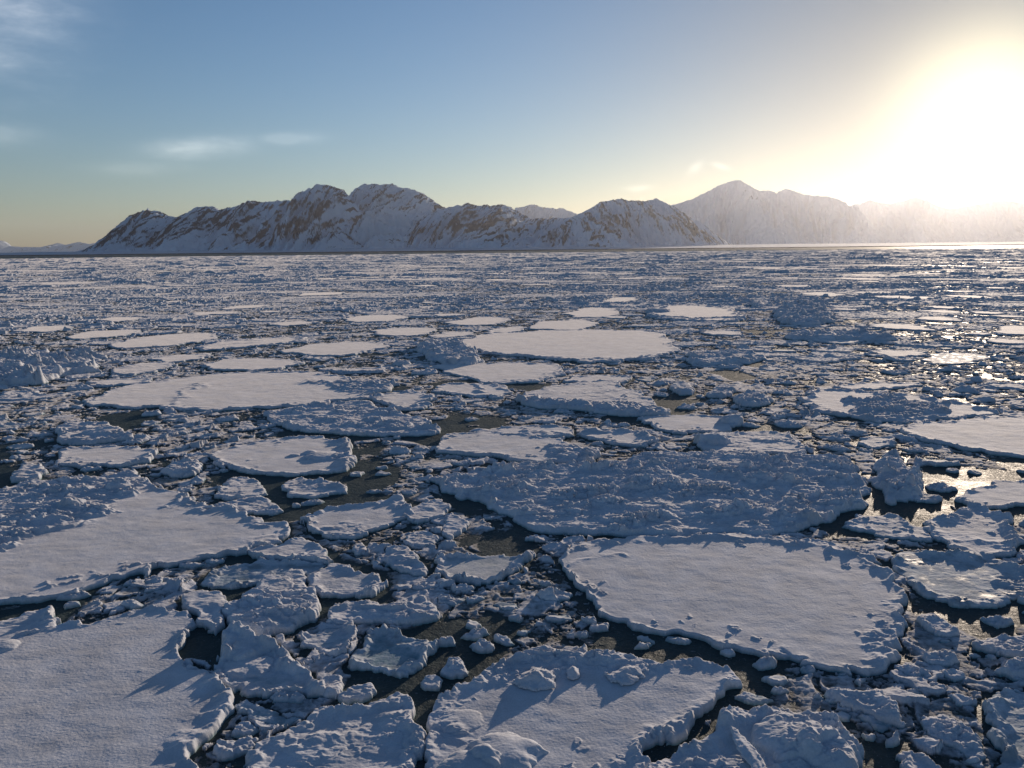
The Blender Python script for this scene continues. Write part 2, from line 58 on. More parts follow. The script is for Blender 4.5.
{"name":"ice_floe","cat":"ice floe","label":"small scalloped floe with a thick rounded rim, right of the rounded knob","p":[[-6.365,23.393],[-6.171,24.02],[-5.878,24.423],[-5.195,23.913],[-4.413,23.419],[-3.819,22.582],[-4.033,21.885],[-4.782,21.835],[-5.53,21.922],[-6.028,22.28]],"h":0.2,"rim":0.14,"rw":0.14,"rub":0.04,"dune":0.03,"wet":0,"rp":[],"rg":[],"lp":[]},
{"name":"ice_floe","cat":"ice floe","label":"small three-cornered dish of ice dotted with crumbs, right of the crested floe","p":[[-5.695,19.352],[-5.225,19.784],[-4.416,19.994],[-4.205,19.594],[-4.152,18.792],[-4.411,18.345],[-4.944,18.605],[-5.416,18.974]],"h":0.16,"rim":0.14,"rw":0.13,"rub":0.05,"dune":0.03,"wet":0,"rp":[],"rg":[],"lp":[]},
{"name":"ice_floe","cat":"ice floe","label":"boomerang-shaped floe with two thick arms around a dark wet hollow, left of centre","p":[[-4.119,17.997],[-4.051,18.781],[-3.891,19.302],[-3.69,20.136],[-3.016,19.555],[-2.316,19.161],[-1.942,18.737],[-2.09,18.194],[-2.479,17.548],[-2.729,17.463],[-3.378,17.794],[-3.974,17.76]],"h":0.06,"rim":0.06,"rw":0.12,"rub":0.03,"dune":0.03,"wet":1,"rp":[],"rg":[[[[-3.661,19.962],[-2.926,19.281],[-2.089,18.689],[-2.471,17.684]],0.25,0.35],[[[-3.696,19.849],[-3.869,19.036],[-3.972,17.994]],0.22,0.25],[[[-3.953,17.899],[-3.257,17.792],[-2.622,17.551]],0.12,0.15]],"lp":[]},
{"name":"ice_block","cat":"ice block","label":"chain of lumpy joined blocks between the boomerang floe and the curled-lip floe","p":[[-5.109,20.108],[-5.208,21.026],[-4.692,21.402],[-3.668,21.247],[-3.023,21.763],[-2.415,21.479],[-2.021,20.577],[-2.289,20.221],[-3.08,20.062],[-4.058,20.261],[-4.636,20.039]],"h":0.35,"rim":0.05,"rw":0.15,"rub":0.25,"dune":0.1,"wet":0,"rp":[],"rg":[],"lp":[]},
{"name":"ice_floe","cat":"ice floe","label":"small floe like a scallop shell with a curled snowy lip, left of the rounded floe","p":[[-2.651,24.468],[-2.278,25.059],[-1.114,24.939],[-0.457,25.096],[0.007,24.821],[0.477,25.337],[0.662,24.803],[0.451,24.135],[-0.061,23.508],[-0.667,22.693],[-1.171,22.488],[-1.801,22.943],[-2.376,23.569]],"h":0.16,"rim":0.12,"rw":0.14,"rub":0.03,"dune":0.03,"wet":0,"rp":[],"rg":[[[[-2.578,24.382],[-2.144,23.407],[-1.207,22.634]],0.15,0.15],[[[-0.58,22.912],[0.033,23.663],[0.569,24.98]],0.18,0.22]],"lp":[]},
{"name":"ice_block","cat":"ice block","label":"smooth oval lump of ice below the crested floe, behind the dune-backed floe","p":[[-4.068,16.555],[-3.803,16.926],[-3.379,17.134],[-3.119,16.828],[-3.344,16.419],[-3.867,16.349]],"h":0.3,"rim":0.0,"rw":0.1,"rub":0.07,"dune":0.03,"wet":0,"rp":[],"rg":[],"lp":[]},
{"name":"ice_block","cat":"ice block","label":"stubby crumbled lump at the right foot of the crested floe","p":[[-4.688,17.257],[-4.423,17.43],[-4.114,17.424],[-3.928,16.98],[-3.992,16.52],[-4.373,16.61]],"h":0.34,"rim":0.0,"rw":0.1,"rub":0.15,"dune":0.03,"wet":0,"rp":[],"rg":[],"lp":[]},
{"name":"ice_floe","cat":"ice floe","label":"half-sunken arrow-shaped slab awash in the dark water beside the bottom-left floe","p":[[-6.314,16.305],[-6.02,16.498],[-5.271,16.014],[-4.543,15.737],[-5.001,15.454],[-5.737,15.759]],"h":0.07,"rim":0.08,"rw":0.12,"rub":0.06,"dune":0.03,"wet":1,"rp":[],"rg":[],"lp":[]},
{"name":"ice_slab","cat":"ice slab","label":"faceted slab with a greenish underside, left of the rubble floe","p":[[-4.272,29.312],[-3.503,30.391],[-2.951,30.888],[-2.441,29.979],[-2.551,28.906],[-3.45,28.146],[-3.961,28.383]],"h":0.3,"rim":0.06,"rw":0.12,"rub":0.06,"dune":0.03,"wet":0,"rp":[],"rg":[],"lp":[]},
{"name":"ice_slab","cat":"ice slab","label":"angular slab with one lit facet, touching the greenish faceted slab","p":[[-2.614,27.034],[-2.461,29.224],[-1.605,28.17],[-1.741,27.317],[-2.213,26.423]],"h":0.32,"rim":0.04,"rw":0.1,"rub":0.05,"dune":0.03,"wet":0,"rp":[],"rg":[],"lp":[]},
{"name":"ice_block","cat":"ice block","label":"small flat-topped lump in front of the greenish faceted slab","p":[[-3.853,26.454],[-3.601,27.249],[-2.908,27.125],[-2.526,26.415],[-2.979,25.763],[-3.605,25.874]],"h":0.26,"rim":0.03,"rw":0.1,"rub":0.08,"dune":0.03,"wet":0,"rp":[],"rg":[],"lp":[]},
{"name":"ice_slab","cat":"ice slab","label":"dark shaded wedge of ice with a crumbled ridge, behind the curled-lip floe","p":[[-4.634,24.899],[-4.104,25.78],[-3.513,25.671],[-2.96,24.344],[-2.528,23.217],[-3.175,23.465],[-3.947,24.041]],"h":0.2,"rim":0.05,"rw":0.12,"rub":0.15,"dune":0.03,"wet":0,"rp":[],"rg":[[[[-4.104,25.78],[-3.207,24.518],[-2.606,23.372]],0.3,0.2]],"lp":[]},
{"name":"ice_slab","cat":"ice slab","label":"upturned slab with a crumbled end at the left edge, behind the bottom-left floe","p":[[-14.388,19.279],[-14.184,20.169],[-13.897,20.578],[-13.599,21.003],[-13.033,21.244],[-12.696,20.795],[-12.553,20.249],[-12.185,19.837],[-12.544,19.676],[-12.975,19.302],[-13.513,18.737]],"h":0.32,"rim":0.1,"rw":0.14,"rub":0.06,"dune":0.03,"wet":0,"rp":[],"rg":[],"lp":[]},
{"name":"ice_hummock","cat":"ice hummock","label":"high crumbled ice hill catching warm sun at the left edge","p":[[-45.376,64.75],[-50.904,77.148],[-50.854,82.743],[-44.191,77.359],[-42.834,80.389],[-37.466,72.555],[-35.251,66.811],[-37.138,64.724],[-36.401,60.64],[-39.001,59.872],[-41.22,58.657]],"h":0.75,"rim":0.0,"rw":0.8,"rub":1.0,"dune":0.3,"wet":0,"rp":[],"rg":[],"lp":[]},
{"name":"ice_floe","cat":"ice floe","label":"smooth tapering floe above the longest left floe, its right end pointed","p":[[-43.806,85.745],[-45.798,92.77],[-42.152,97.994],[-37.954,99.979],[-34.771,94.968],[-34.297,88.656],[-37.84,85.222],[-40.89,83.72]],"h":0.3,"rim":0.06,"rw":0.3,"rub":0.01,"dune":0.03,"wet":0,"rp":[],"rg":[],"lp":[]},
{"name":"ice_floe","cat":"ice floe","label":"thin pale floe behind the sunlit crumbled hill","p":[[-54.746,95.793],[-54.614,102.955],[-49.767,105.072],[-46.403,100.845],[-47.461,96.208],[-50.725,93.235]],"h":0.3,"rim":0.05,"rw":0.3,"rub":0.01,"dune":0.03,"wet":0,"rp":[],"rg":[],"lp":[]},
{"name":"ice_floe","cat":"ice floe","label":"short pale floe nearest the left edge, behind the sunlit crumbled hill","p":[[-65.415,104.075],[-66.548,111.112],[-62.96,112.204],[-59.399,107.469],[-59.351,102.172]],"h":0.3,"rim":0.05,"rw":0.3,"rub":0.01,"dune":0.03,"wet":0,"rp":[],"rg":[],"lp":[]},
{"name":"ice_floe","cat":"ice floe","label":"slim floe just behind the snow step of the longest left floe","p":[[-34.804,75.375],[-33.308,78.203],[-29.827,78.691],[-29.003,74.923],[-31.344,72.376]],"h":0.3,"rim":0.06,"rw":0.3,"rub":0.02,"dune":0.03,"wet":0,"rp":[],"rg":[],"lp":[]},
{"name":"ice_floe","cat":"ice floe","label":"smooth floe with blue rubble along its left, behind the longest left floe","p":[[-27.751,70.19],[-26.663,74.741],[-23.003,75.164],[-19.077,72.11],[-19.681,68.386],[-22.212,66.819],[-25.26,67.033]],"h":0.3,"rim":0.06,"rw":0.3,"rub":0.02,"dune":0.03,"wet":0,"rp":[],"rg":[],"lp":[]},
{"name":"ice_floe","cat":"ice floe","label":"smooth tapered floe with thick left corner, between the longest left floe and the central hummock","p":[[-23.849,79.697],[-21.773,85.539],[-17.951,88.045],[-14.074,86.721],[-12.956,82.959],[-14.275,79.702],[-15.881,75.245],[-19.468,76.261]],"h":0.32,"rim":0.06,"rw":0.3,"rub":0.01,"dune":0.03,"wet":0,"rp":[],"rg":[],"lp":[]},
{"name":"ice_floe","cat":"ice floe","label":"long thin tongue of snow-covered ice left of the smooth tapered floe","p":[[-33.58,83.962],[-32.123,90.449],[-27.183,93.13],[-23.454,92.77],[-23.408,87.661],[-27.578,83.441],[-31.485,81.229]],"h":0.3,"rim":0.12,"rw":0.4,"rub":0.06,"dune":0.03,"wet":0,"rp":[],"rg":[],"lp":[]},
{"name":"ice_floe","cat":"ice floe","label":"narrow grey strip floe right of the sunlit crumbled hill","p":[[-34.436,67.172],[-34.548,71.389],[-32.144,73.172],[-29.8,70.409],[-30.301,66.884],[-31.855,64.804]],"h":0.28,"rim":0.07,"rw":0.3,"rub":0.05,"dune":0.03,"wet":0,"rp":[],"rg":[],"lp":[]},
{"name":"ice_floe","cat":"ice floe","label":"low narrow floe left of the longest left floe","p":[[-33.348,61.387],[-32.336,63.284],[-29.671,63.616],[-28.341,61.545],[-29.832,59.772],[-31.793,59.443]],"h":0.28,"rim":0.07,"rw":0.3,"rub":0.04,"dune":0.03,"wet":0,"rp":[],"rg":[],"lp":[]},
{"name":"ice_floe","cat":"ice floe","label":"pale floe far behind the smooth tapered floe","p":[[-25.209,115.754],[-22.844,124.413],[-17.55,125.674],[-15.231,119.723],[-17.26,113.172],[-22.041,112.145]],"h":0.3,"rim":0.05,"rw":0.4,"rub":0.01,"dune":0.03,"wet":0,"rp":[],"rg":[],"lp":[]},
{"name":"ice_floe","cat":"ice floe","label":"pale thin floe left of the central hummock, furthest tip pointing left","p":[[-18.167,99.174],[-15.705,102.763],[-10.609,103.555],[-8.695,99.432],[-10.81,93.729],[-14.24,92.961]],"h":0.3,"rim":0.05,"rw":0.4,"rub":0.01,"dune":0.03,"wet":0,"rp":[],"rg":[],"lp":[]},
{"name":"ice_floe","cat":"ice floe","label":"thin pale strip floe behind the left end of the broadest central floe","p":[[-9.512,110.684],[-6.151,118.586],[-0.933,117.932],[0.095,112.719],[-2.838,105.472],[-7.519,105.996]],"h":0.3,"rim":0.05,"rw":0.4,"rub":0.01,"dune":0.03,"wet":0,"rp":[],"rg":[],"lp":[]},
{"name":"ice_floe","cat":"ice floe","label":"small pale floe touching the back of the broadest central floe","p":[[-3.458,96.444],[-1.472,102.558],[1.383,103.605],[1.953,99.571],[-0.176,96.108],[-1.952,93.971]],"h":0.3,"rim":0.05,"rw":0.4,"rub":0.01,"dune":0.03,"wet":0,"rp":[],"rg":[],"lp":[]},
{"name":"ice_floe","cat":"ice floe","label":"middle-sized pale floe behind the middle of the broadest central floe","p":[[1.345,100.927],[3.987,110.659],[9.489,113.223],[12.162,106.662],[9.403,98.779],[5.007,97.993]],"h":0.3,"rim":0.05,"rw":0.4,"rub":0.01,"dune":0.03,"wet":0,"rp":[],"rg":[],"lp":[]},
{"name":"ice_floe","cat":"ice floe","label":"bright elongated floe far behind the broadest central floe","p":[[7.917,124.289],[13.498,136.613],[17.237,133.708],[16.847,121.165],[12.949,116.194],[9.335,116.646]],"h":0.3,"rim":0.05,"rw":0.5,"rub":0.01,"dune":0.03,"wet":0,"rp":[],"rg":[],"lp":[]},
{"name":"ice_floe","cat":"ice floe","label":"small bright lens floe highest above the broadest central floe","p":[[16.933,152.161],[21.365,164.328],[25.368,163.615],[25.513,156.911],[21.184,148.546],[18.081,149.046]],"h":0.3,"rim":0.05,"rw":0.5,"rub":0.01,"dune":0.03,"wet":0,"rp":[],"rg":[],"lp":[]},
{"name":"ice_floe","cat":"ice floe","label":"grey strip floe touching the back of the central hummock","p":[[-9.741,92.521],[-8.115,96.922],[-5.107,97.819],[-4.093,94.186],[-6.495,91.131],[-8.601,90.284]],"h":0.3,"rim":0.05,"rw":0.4,"rub":0.02,"dune":0.03,"wet":0,"rp":[],"rg":[],"lp":[]},
{"name":"ice_floe","cat":"ice floe","label":"narrow pale slab floe between the half-moon floe and the terraced floe","p":[[3.591,59.961],[5.001,62.321],[7.815,62.644],[9.476,61.516],[8.593,59.171],[5.807,58.435]],"h":0.28,"rim":0.06,"rw":0.25,"rub":0.02,"dune":0.03,"wet":0,"rp":[],"rg":[],"lp":[]},
{"name":"ice_floe","cat":"ice floe","label":"floe with dark thick front edge and domed left end, beyond the broadest central floe","p":[[19.773,119.529],[24.099,133.647],[26.634,138.137],[32.486,137.245],[36.371,129.56],[33.31,112.447],[28.652,106.615],[24.412,108.659],[20.987,112.302]],"h":0.5,"rim":0.15,"rw":0.8,"rub":0.03,"dune":0.03,"wet":0,"rp":[],"rg":[[[[20.488,117.587],[25.109,111.794],[32.355,112.567]],0.8,0.4]],"lp":[[22.563,125.057,2.5,0.6]]},
{"name":"ice_hummock","cat":"ice hummock","label":"large double ice mound in shade, right of the floe with the domed left end","p":[[37.063,111.439],[43.321,128.51],[50.642,139.942],[51.133,132.073],[45.992,113.811],[40.759,102.979],[36.533,100.587],[36.149,105.044]],"h":1.15,"rim":0.0,"rw":1.5,"rub":0.9,"dune":0.4,"wet":0,"rp":[],"rg":[],"lp":[]},
{"name":"ice_hummock","cat":"ice hummock","label":"smaller rounded mound standing left of the large double ice mound","p":[[41.017,137.638],[47.154,154.489],[50.874,160.798],[46.305,142.267],[42.587,132.285],[39.984,130.269]],"h":1.3,"rim":0.0,"rw":1.2,"rub":0.4,"dune":0.3,"wet":0,"rp":[],"rg":[],"lp":[]},
{"name":"ice_hummock","cat":"ice hummock","label":"long dark pressure ridge with a bright flat floe in front, at right","p":[[30.057,87.437],[34.106,93.807],[37.507,93.441],[40.644,87.431],[41.79,85.235],[38.938,82.563],[35.189,84.876],[31.049,85.281]],"h":1.0,"rim":0.0,"rw":1.0,"rub":0.6,"dune":0.3,"wet":0,"rp":[],"rg":[],"lp":[]},
{"name":"ice_floe","cat":"ice floe","label":"bright sunlit flat floe at the foot of the long dark pressure ridge","p":[[31.328,84.521],[36.225,90.152],[37.976,88.905],[39.243,86.712],[36.401,82.194],[33.844,81.528]],"h":0.3,"rim":0.05,"rw":0.3,"rub":0.01,"dune":0.03,"wet":0,"rp":[],"rg":[],"lp":[]},
{"name":"ice_hummock","cat":"ice hummock","label":"low bluish rubble ridge right of the broadest central floe","p":[[15.249,70.666],[17.52,75.511],[22.648,75.08],[23.009,71.415],[20.453,67.678],[15.952,66.792]],"h":0.7,"rim":0.0,"rw":0.6,"rub":0.5,"dune":0.2,"wet":0,"rp":[],"rg":[],"lp":[]},
{"name":"ice_block","cat":"ice block","label":"peaked chunk in brown water right of the terraced floe","p":[[13.107,52.931],[14.509,56.066],[15.652,56.858],[15.421,53.957],[13.979,52.13]],"h":0.6,"rim":0.0,"rw":0.4,"rub":0.25,"dune":0.03,"wet":0,"rp":[],"rg":[],"lp":[]},
{"name":"ice_block","cat":"ice block","label":"hooded chunk left of the peaked chunk","p":[[11.108,55.854],[12.205,58.426],[13.033,57.466],[12.772,54.117],[11.585,53.404]],"h":0.6,"rim":0.0,"rw":0.4,"rub":0.25,"dune":0.03,"wet":0,"rp":[],"rg":[],"lp":[]},
{"name":"ice_block","cat":"ice block","label":"crumpled broad chunk right of the peaked chunk, left of the twin-lobed floe","p":[[14.351,51.29],[16.113,54.198],[17.11,52.972],[17.006,50.786],[15.596,49.166],[14.449,49.56]],"h":0.5,"rim":0.0,"rw":0.4,"rub":0.4,"dune":0.03,"wet":0,"rp":[],"rg":[],"lp":[]},
{"name":"ice_floe","cat":"ice floe","label":"bright orange-lit floe cut by the right edge, furthest from the shore of rubble","p":[[55.476,91.535],[60.546,98.374],[65.832,95.216],[61.753,87.598],[54.892,87.232]],"h":0.3,"rim":0.03,"rw":0.4,"rub":0.01,"dune":0.03,"wet":0,"rp":[],"rg":[],"lp":[]},
{"name":"ice_floe","cat":"ice floe","label":"low wet floe with shining pools near the right edge, behind the wide sunlit floe","p":[[35.615,69.1],[39.01,73.61],[42.973,74.017],[42.767,70.513],[38.967,66.979],[35.798,66.614]],"h":0.16,"rim":0.06,"rw":0.4,"rub":0.03,"dune":0.03,"wet":1,"rp":[],"rg":[],"lp":[]},
{"name":"ice_floe","cat":"ice floe","label":"thin oval floe behind the twin-lobed floe","p":[[22.913,56.142],[25.6,57.716],[29.875,57.444],[29.579,56.153],[25.704,54.73],[23.319,54.875]],"h":0.25,"rim":0.06,"rw":0.3,"rub":0.02,"dune":0.03,"wet":0,"rp":[],"rg":[],"lp":[]},
{"name":"ice_block","cat":"ice block","label":"small oval rimmed chunk just right of the rounded floe","p":[[10.789,20.023],[11.075,20.376],[11.448,20.306],[11.566,19.773],[11.602,19.266],[11.275,19.002],[10.901,19.118],[10.766,19.507]],"h":0.25,"rim":0.08,"rw":0.1,"rub":0.1,"dune":0.03,"wet":0,"rp":[],"rg":[],"lp":[]},
{"name":"ice_block","cat":"ice block","label":"split low chunk below the small oval rimmed chunk","p":[[9.892,17.945],[10.26,18.279],[10.727,18.319],[10.827,17.878],[10.412,17.651],[9.915,17.708]],"h":0.22,"rim":0.06,"rw":0.1,"rub":0.15,"dune":0.03,"wet":0,"rp":[],"rg":[],"lp":[]},
{"name":"ice_block","cat":"ice block","label":"tiny flat oval chunk below the split low chunk","p":[[10.06,17.39],[10.391,17.52],[10.619,17.334],[10.517,17.07],[10.171,16.989],[10.035,17.123]],"h":0.16,"rim":0.05,"rw":0.1,"rub":0.06,"dune":0.03,"wet":0,"rp":[],"rg":[],"lp":[]},
{"name":"ice_slab","cat":"ice slab","label":"lumpy slab reaching the right edge above the crumbly tongue","p":[[11.421,18.674],[12.122,18.921],[12.977,19.063],[13.989,19.04],[13.269,17.983],[12.068,18.008],[11.73,18.261]],"h":0.26,"rim":0.08,"rw":0.15,"rub":0.14,"dune":0.03,"wet":0,"rp":[],"rg":[],"lp":[]},
{"name":"ice_block","cat":"ice block","label":"crooked block at the right edge beneath the lumpy slab","p":[[11.24,17.324],[11.714,17.637],[12.275,17.767],[12.653,17.432],[12.328,16.947],[11.586,17.049]],"h":0.36,"rim":0.05,"rw":0.15,"rub":0.2,"dune":0.03,"wet":0,"rp":[],"rg":[],"lp":[]},
{"name":"ice_slab","cat":"ice slab","label":"slanted rafted blade of ice at the left edge above the pointed left floe","p":[[-22.484,34.289],[-23.177,36.308],[-23.032,37.017],[-21.626,35.901],[-21.216,34.559],[-21.743,33.95]],"h":0.4,"rim":0.06,"rw":0.2,"rub":0.15,"dune":0.03,"wet":0,"rp":[],"rg":[],"lp":[]},
{"name":"ice_block","cat":"ice block","label":"snow-topped hump right of the small flat pale floe","p":[[-16.228,35.265],[-16.267,36.656],[-15.675,37.555],[-14.655,36.413],[-14.306,35.025],[-15.161,34.567]],"h":0.45,"rim":0.0,"rw":0.3,"rub":0.3,"dune":0.03,"wet":0,"rp":[],"rg":[],"lp":[]},
{"name":"ice_block","cat":"ice block","label":"knobbly round chunk in open water above the floe with perched blocks","p":[[-1.809,17.55],[-1.642,18.159],[-1.353,18.251],[-1.132,17.814],[-1.181,17.401],[-1.533,17.363]],"h":0.3,"rim":0.0,"rw":0.1,"rub":0.15,"dune":0.03,"wet":0,"rp":[],"rg":[],"lp":[]},
{"name":"ice_block","cat":"ice block","label":"egg-shaped chunk left of the knobbly round chunk","p":[[-2.237,17.12],[-2.13,17.428],[-1.826,17.467],[-1.661,17.196],[-1.794,16.854],[-2.093,16.859]],"h":0.24,"rim":0.0,"rw":0.1,"rub":0.05,"dune":0.03,"wet":0,"rp":[],"rg":[],"lp":[]},
{"name":"ice_block","cat":"ice block","label":"small bright round chunk in the dark channel right of the back-edged floe","p":[[-5.469,25.467],[-5.476,26.022],[-5.235,26.205],[-4.944,25.726],[-4.93,25.272],[-5.198,25.102]],"h":0.26,"rim":0.0,"rw":0.08,"rub":0.08,"dune":0.03,"wet":0,"rp":[],"rg":[],"lp":[]},
{"name":"ice_chunk","cat":"ice chunk","h":0.3,"rim":0.06,"rw":0.1,"rub":0.03,"dune":0.05,"wet":0,"tilt":[0.08,0.09],"ang":1,"label":"tilted ice chunk, first from left of those behind the ring-shaped floe","p":[[11.782,18.047],[11.814,18.127],[11.649,18.22],[11.525,18.192],[11.534,18.059],[11.582,17.949],[11.742,17.957]],"rp":[],"rg":[],"lp":[],"group":"ice chunks behind the ring-shaped floe"},
{"name":"ice_chunk","cat":"ice chunk","h":0.26,"rim":0,"rw":0.1,"rub":0.21,"dune":0.14,"wet":0,"tilt":[0.03,-0.05],"ang":1,"label":"lumpy ice chunk, third from left of those behind the broad rubble-covered floe","p":[[9.069,39.666],[8.91,39.972],[8.369,40.042],[8.366,39.689],[8.672,39.537]],"rp":[],"rg":[],"lp":[],"group":"ice chunks behind the broad rubble-covered floe"},
{"name":"ice_chunk","cat":"ice chunk","h":0.22,"rim":0,"rw":0.1,"rub":0.17,"dune":0.14,"wet":0,"tilt":[-0.08,-0.09],"ang":1,"label":"lumpy ice chunk, first from left of those behind the pointed left floe","p":[[-24.569,38.477],[-24.679,38.704],[-24.924,38.705],[-25.113,38.463],[-24.92,38.301],[-24.761,38.246],[-24.6,38.259]],"rp":[],"rg":[],"lp":[],"group":"ice chunks behind the pointed left floe"},
{"name":"ice_chunk","cat":"ice chunk","h":0.3,"rim":0,"rw":0.1,"rub":0.26,"dune":0.14,"wet":0,"tilt":[-0.0,-0.06],"ang":1,"label":"lumpy ice chunk, the only one behind the big rounded floe","p":[[1.773,21.879],[1.551,22.064],[0.792,22.272],[0.565,21.919],[0.912,21.4],[1.513,21.515]],"rp":[],"rg":[],"lp":[]},
{"name":"ice_chunk","cat":"ice chunk","h":0.3,"rim":0.06,"rw":0.1,"rub":0.03,"dune":0.05,"wet":0,"tilt":[0.11,0.07],"ang":1,"label":"tilted ice chunk, first from left of those behind the right-edge pale floe","p":[[19.898,34.644],[19.661,34.835],[19.513,34.643],[19.301,34.445],[19.468,34.192],[19.621,34.107],[19.944,34.27]],"rp":[],"rg":[],"lp":[],"group":"ice chunks behind the right-edge pale floe"},
{"name":"ice_chunk","cat":"ice chunk","h":0.26,"rim":0,"rw":0.1,"rub":0.21,"dune":0.14,"wet":0,"tilt":[-0.09,0.01],"ang":1,"label":"lumpy ice chunk, first from left of those in front of the curled-lip floe","p":[[-1.376,21.594],[-1.72,21.86],[-2.076,21.997],[-2.244,21.748],[-2.252,21.503],[-1.947,21.26],[-1.642,21.222]],"rp":[],"rg":[],"lp":[],"group":"ice chunks in front of the curled-lip floe"},
{"name":"ice_chunk","cat":"ice chunk","h":0.24,"rim":0,"rw":0.1,"rub":0.18,"dune":0.14,"wet":0,"tilt":[-0.09,-0.06],"ang":1,"label":"lumpy ice chunk, second from left of those right of the hilly bottom floe","p":[[7.931,15.547],[7.678,15.69],[7.357,15.65],[7.394,15.491],[7.489,15.238],[7.621,15.108],[7.969,15.303]],"rp":[],"rg":[],"lp":[],"group":"ice chunks right of the hilly bottom floe"},
{"name":"ice_chunk","cat":"ice chunk","h":0.33,"rim":0,"rw":0.1,"rub":0.29,"dune":0.14,"wet":0,"tilt":[0.01,-0.03],"ang":1,"label":"lumpy ice chunk, the only one behind the tiny lit floe","p":[[19.133,41.751],[19.448,42.469],[18.807,42.559],[18.574,42.915],[17.983,42.431],[18.036,41.915],[18.396,41.494],[18.852,41.626]],"rp":[],"rg":[],"lp":[]},
{"name":"ice_chunk","cat":"ice chunk","h":0.38,"rim":0,"rw":0.1,"rub":0.4,"dune":0.14,"wet":0,"tilt":[-0.05,-0.04],"ang":1,"label":"lumpy ice chunk, the only one left of the wet right floe","p":[[36.031,69.621],[35.25,71.406],[34.077,71.204],[33.067,70.298],[33.325,68.919],[34.436,68.415],[35.172,69.063]],"rp":[],"rg":[],"lp":[]},
{"name":"ice_chunk","cat":"ice chunk","h":0.3,"rim":0.06,"rw":0.1,"rub":0.03,"dune":0.05,"wet":0,"tilt":[-0.06,-0.08],"ang":1,"label":"tilted ice chunk, tenth from left of those in front of the big rounded floe","p":[[6.339,17.059],[6.39,17.244],[6.165,17.356],[5.828,17.314],[5.732,17.153],[5.957,16.905],[6.103,16.861]],"rp":[],"rg":[],"lp":[],"group":"ice chunks in front of the big rounded floe"},
{"name":"ice_chunk","cat":"ice chunk","h":0.3,"rim":0.06,"rw":0.1,"rub":0.03,"dune":0.05,"wet":0,"tilt":[-0.0,0.12],"ang":1,"label":"tilted ice chunk, the only one behind the slim floe above step","p":[[-35.147,79.496],[-35.351,80.06],[-35.841,79.995],[-36.428,79.856],[-36.461,79.27],[-36.077,78.78],[-35.444,78.913]],"rp":[],"rg":[],"lp":[]},
{"name":"ice_chunk","cat":"ice chunk","h":0.27,"rim":0,"rw":0.1,"rub":0.22,"dune":0.14,"wet":0,"tilt":[0.07,0.08],"ang":1,"label":"lumpy ice chunk, second from left of those in front of the glinting wet floe","p":[[13.37,19.882],[13.195,20.192],[12.879,20.213],[12.554,20.163],[12.572,19.896],[12.719,19.566],[13.153,19.703]],"rp":[],"rg":[],"lp":[],"group":"ice chunks in front of the glinting wet floe"},
{"name":"ice_chunk","cat":"ice chunk","h":0.3,"rim":0.06,"rw":0.1,"rub":0.03,"dune":0.05,"wet":0,"tilt":[-0.14,0.07],"ang":1,"label":"tilted ice chunk, second from left of those right of the floe dotted with lumps","p":[[-5.538,34.829],[-5.554,35.101],[-5.972,35.107],[-6.14,35.061],[-6.255,34.692],[-5.979,34.672],[-5.703,34.666]],"rp":[],"rg":[],"lp":[],"group":"ice chunks right of the floe dotted with lumps"},
{"name":"ice_chunk","cat":"ice chunk","h":0.28,"rim":0,"rw":0.1,"rub":0.23,"dune":0.14,"wet":0,"tilt":[0.07,0.09],"ang":1,"label":"lumpy ice chunk, fourteenth from left of those in front of the big rounded floe","p":[[9.772,17.34],[9.618,17.743],[9.067,17.655],[9.078,17.354],[9.263,17.036],[9.808,17.113]],"rp":[],"rg":[],"lp":[],"group":"ice chunks in front of the big rounded floe"},
{"name":"ice_chunk","cat":"ice chunk","h":0.29,"rim":0,"rw":0.1,"rub":0.24,"dune":0.14,"wet":0,"tilt":[0.08,-0.05],"ang":1,"label":"lumpy ice chunk, the only one left of the curled-lip floe","p":[[-2.153,22.592],[-2.383,22.787],[-2.87,22.767],[-3.057,22.695],[-3.097,22.391],[-2.636,22.278],[-2.381,22.336]],"rp":[],"rg":[],"lp":[]},
{"name":"ice_chunk","cat":"ice chunk","h":0.35,"rim":0,"rw":0.1,"rub":0.32,"dune":0.14,"wet":0,"tilt":[-0.1,0.08],"ang":1,"label":"lumpy ice chunk, the only one right of the longest floe at left","p":[[-8.583,67.395],[-9.121,67.822],[-10.164,67.479],[-9.674,66.227],[-8.845,66.579]],"rp":[],"rg":[],"lp":[]},
{"name":"ice_chunk","cat":"ice chunk","h":0.15,"rim":0.11,"rw":0.15,"rub":0.04,"dune":0.04,"wet":0,"ang":1,"label":"rimmed ice chunk, seventh from left of those in front of the big rounded floe","p":[[4.539,18.983],[4.54,19.211],[4.126,19.357],[3.918,19.364],[3.885,19.103],[4.053,18.984],[4.35,18.879]],"rp":[],"rg":[],"lp":[],"group":"ice chunks in front of the big rounded floe"},
{"name":"ice_chunk","cat":"ice chunk","h":0.24,"rim":0,"rw":0.1,"rub":0.18,"dune":0.14,"wet":0,"tilt":[-0.08,0.03],"ang":1,"label":"lumpy ice chunk, first from left of those behind the peaked floe at bottom","p":[[-5.376,15.409],[-5.779,15.732],[-5.989,15.608],[-5.962,15.12],[-5.585,15.149]],"rp":[],"rg":[],"lp":[],"group":"ice chunks behind the peaked floe at bottom"},
{"name":"ice_chunk","cat":"ice chunk","h":0.27,"rim":0,"rw":0.1,"rub":0.22,"dune":0.14,"wet":0,"tilt":[-0.05,0.06],"ang":1,"label":"lumpy ice chunk, first from left of those behind the back-edged floe","p":[[-7.602,30.961],[-7.844,31.084],[-8.359,30.931],[-8.538,30.688],[-8.44,30.444],[-7.983,30.555],[-7.802,30.636]],"rp":[],"rg":[],"lp":[],"group":"ice chunks behind the back-edged floe"},
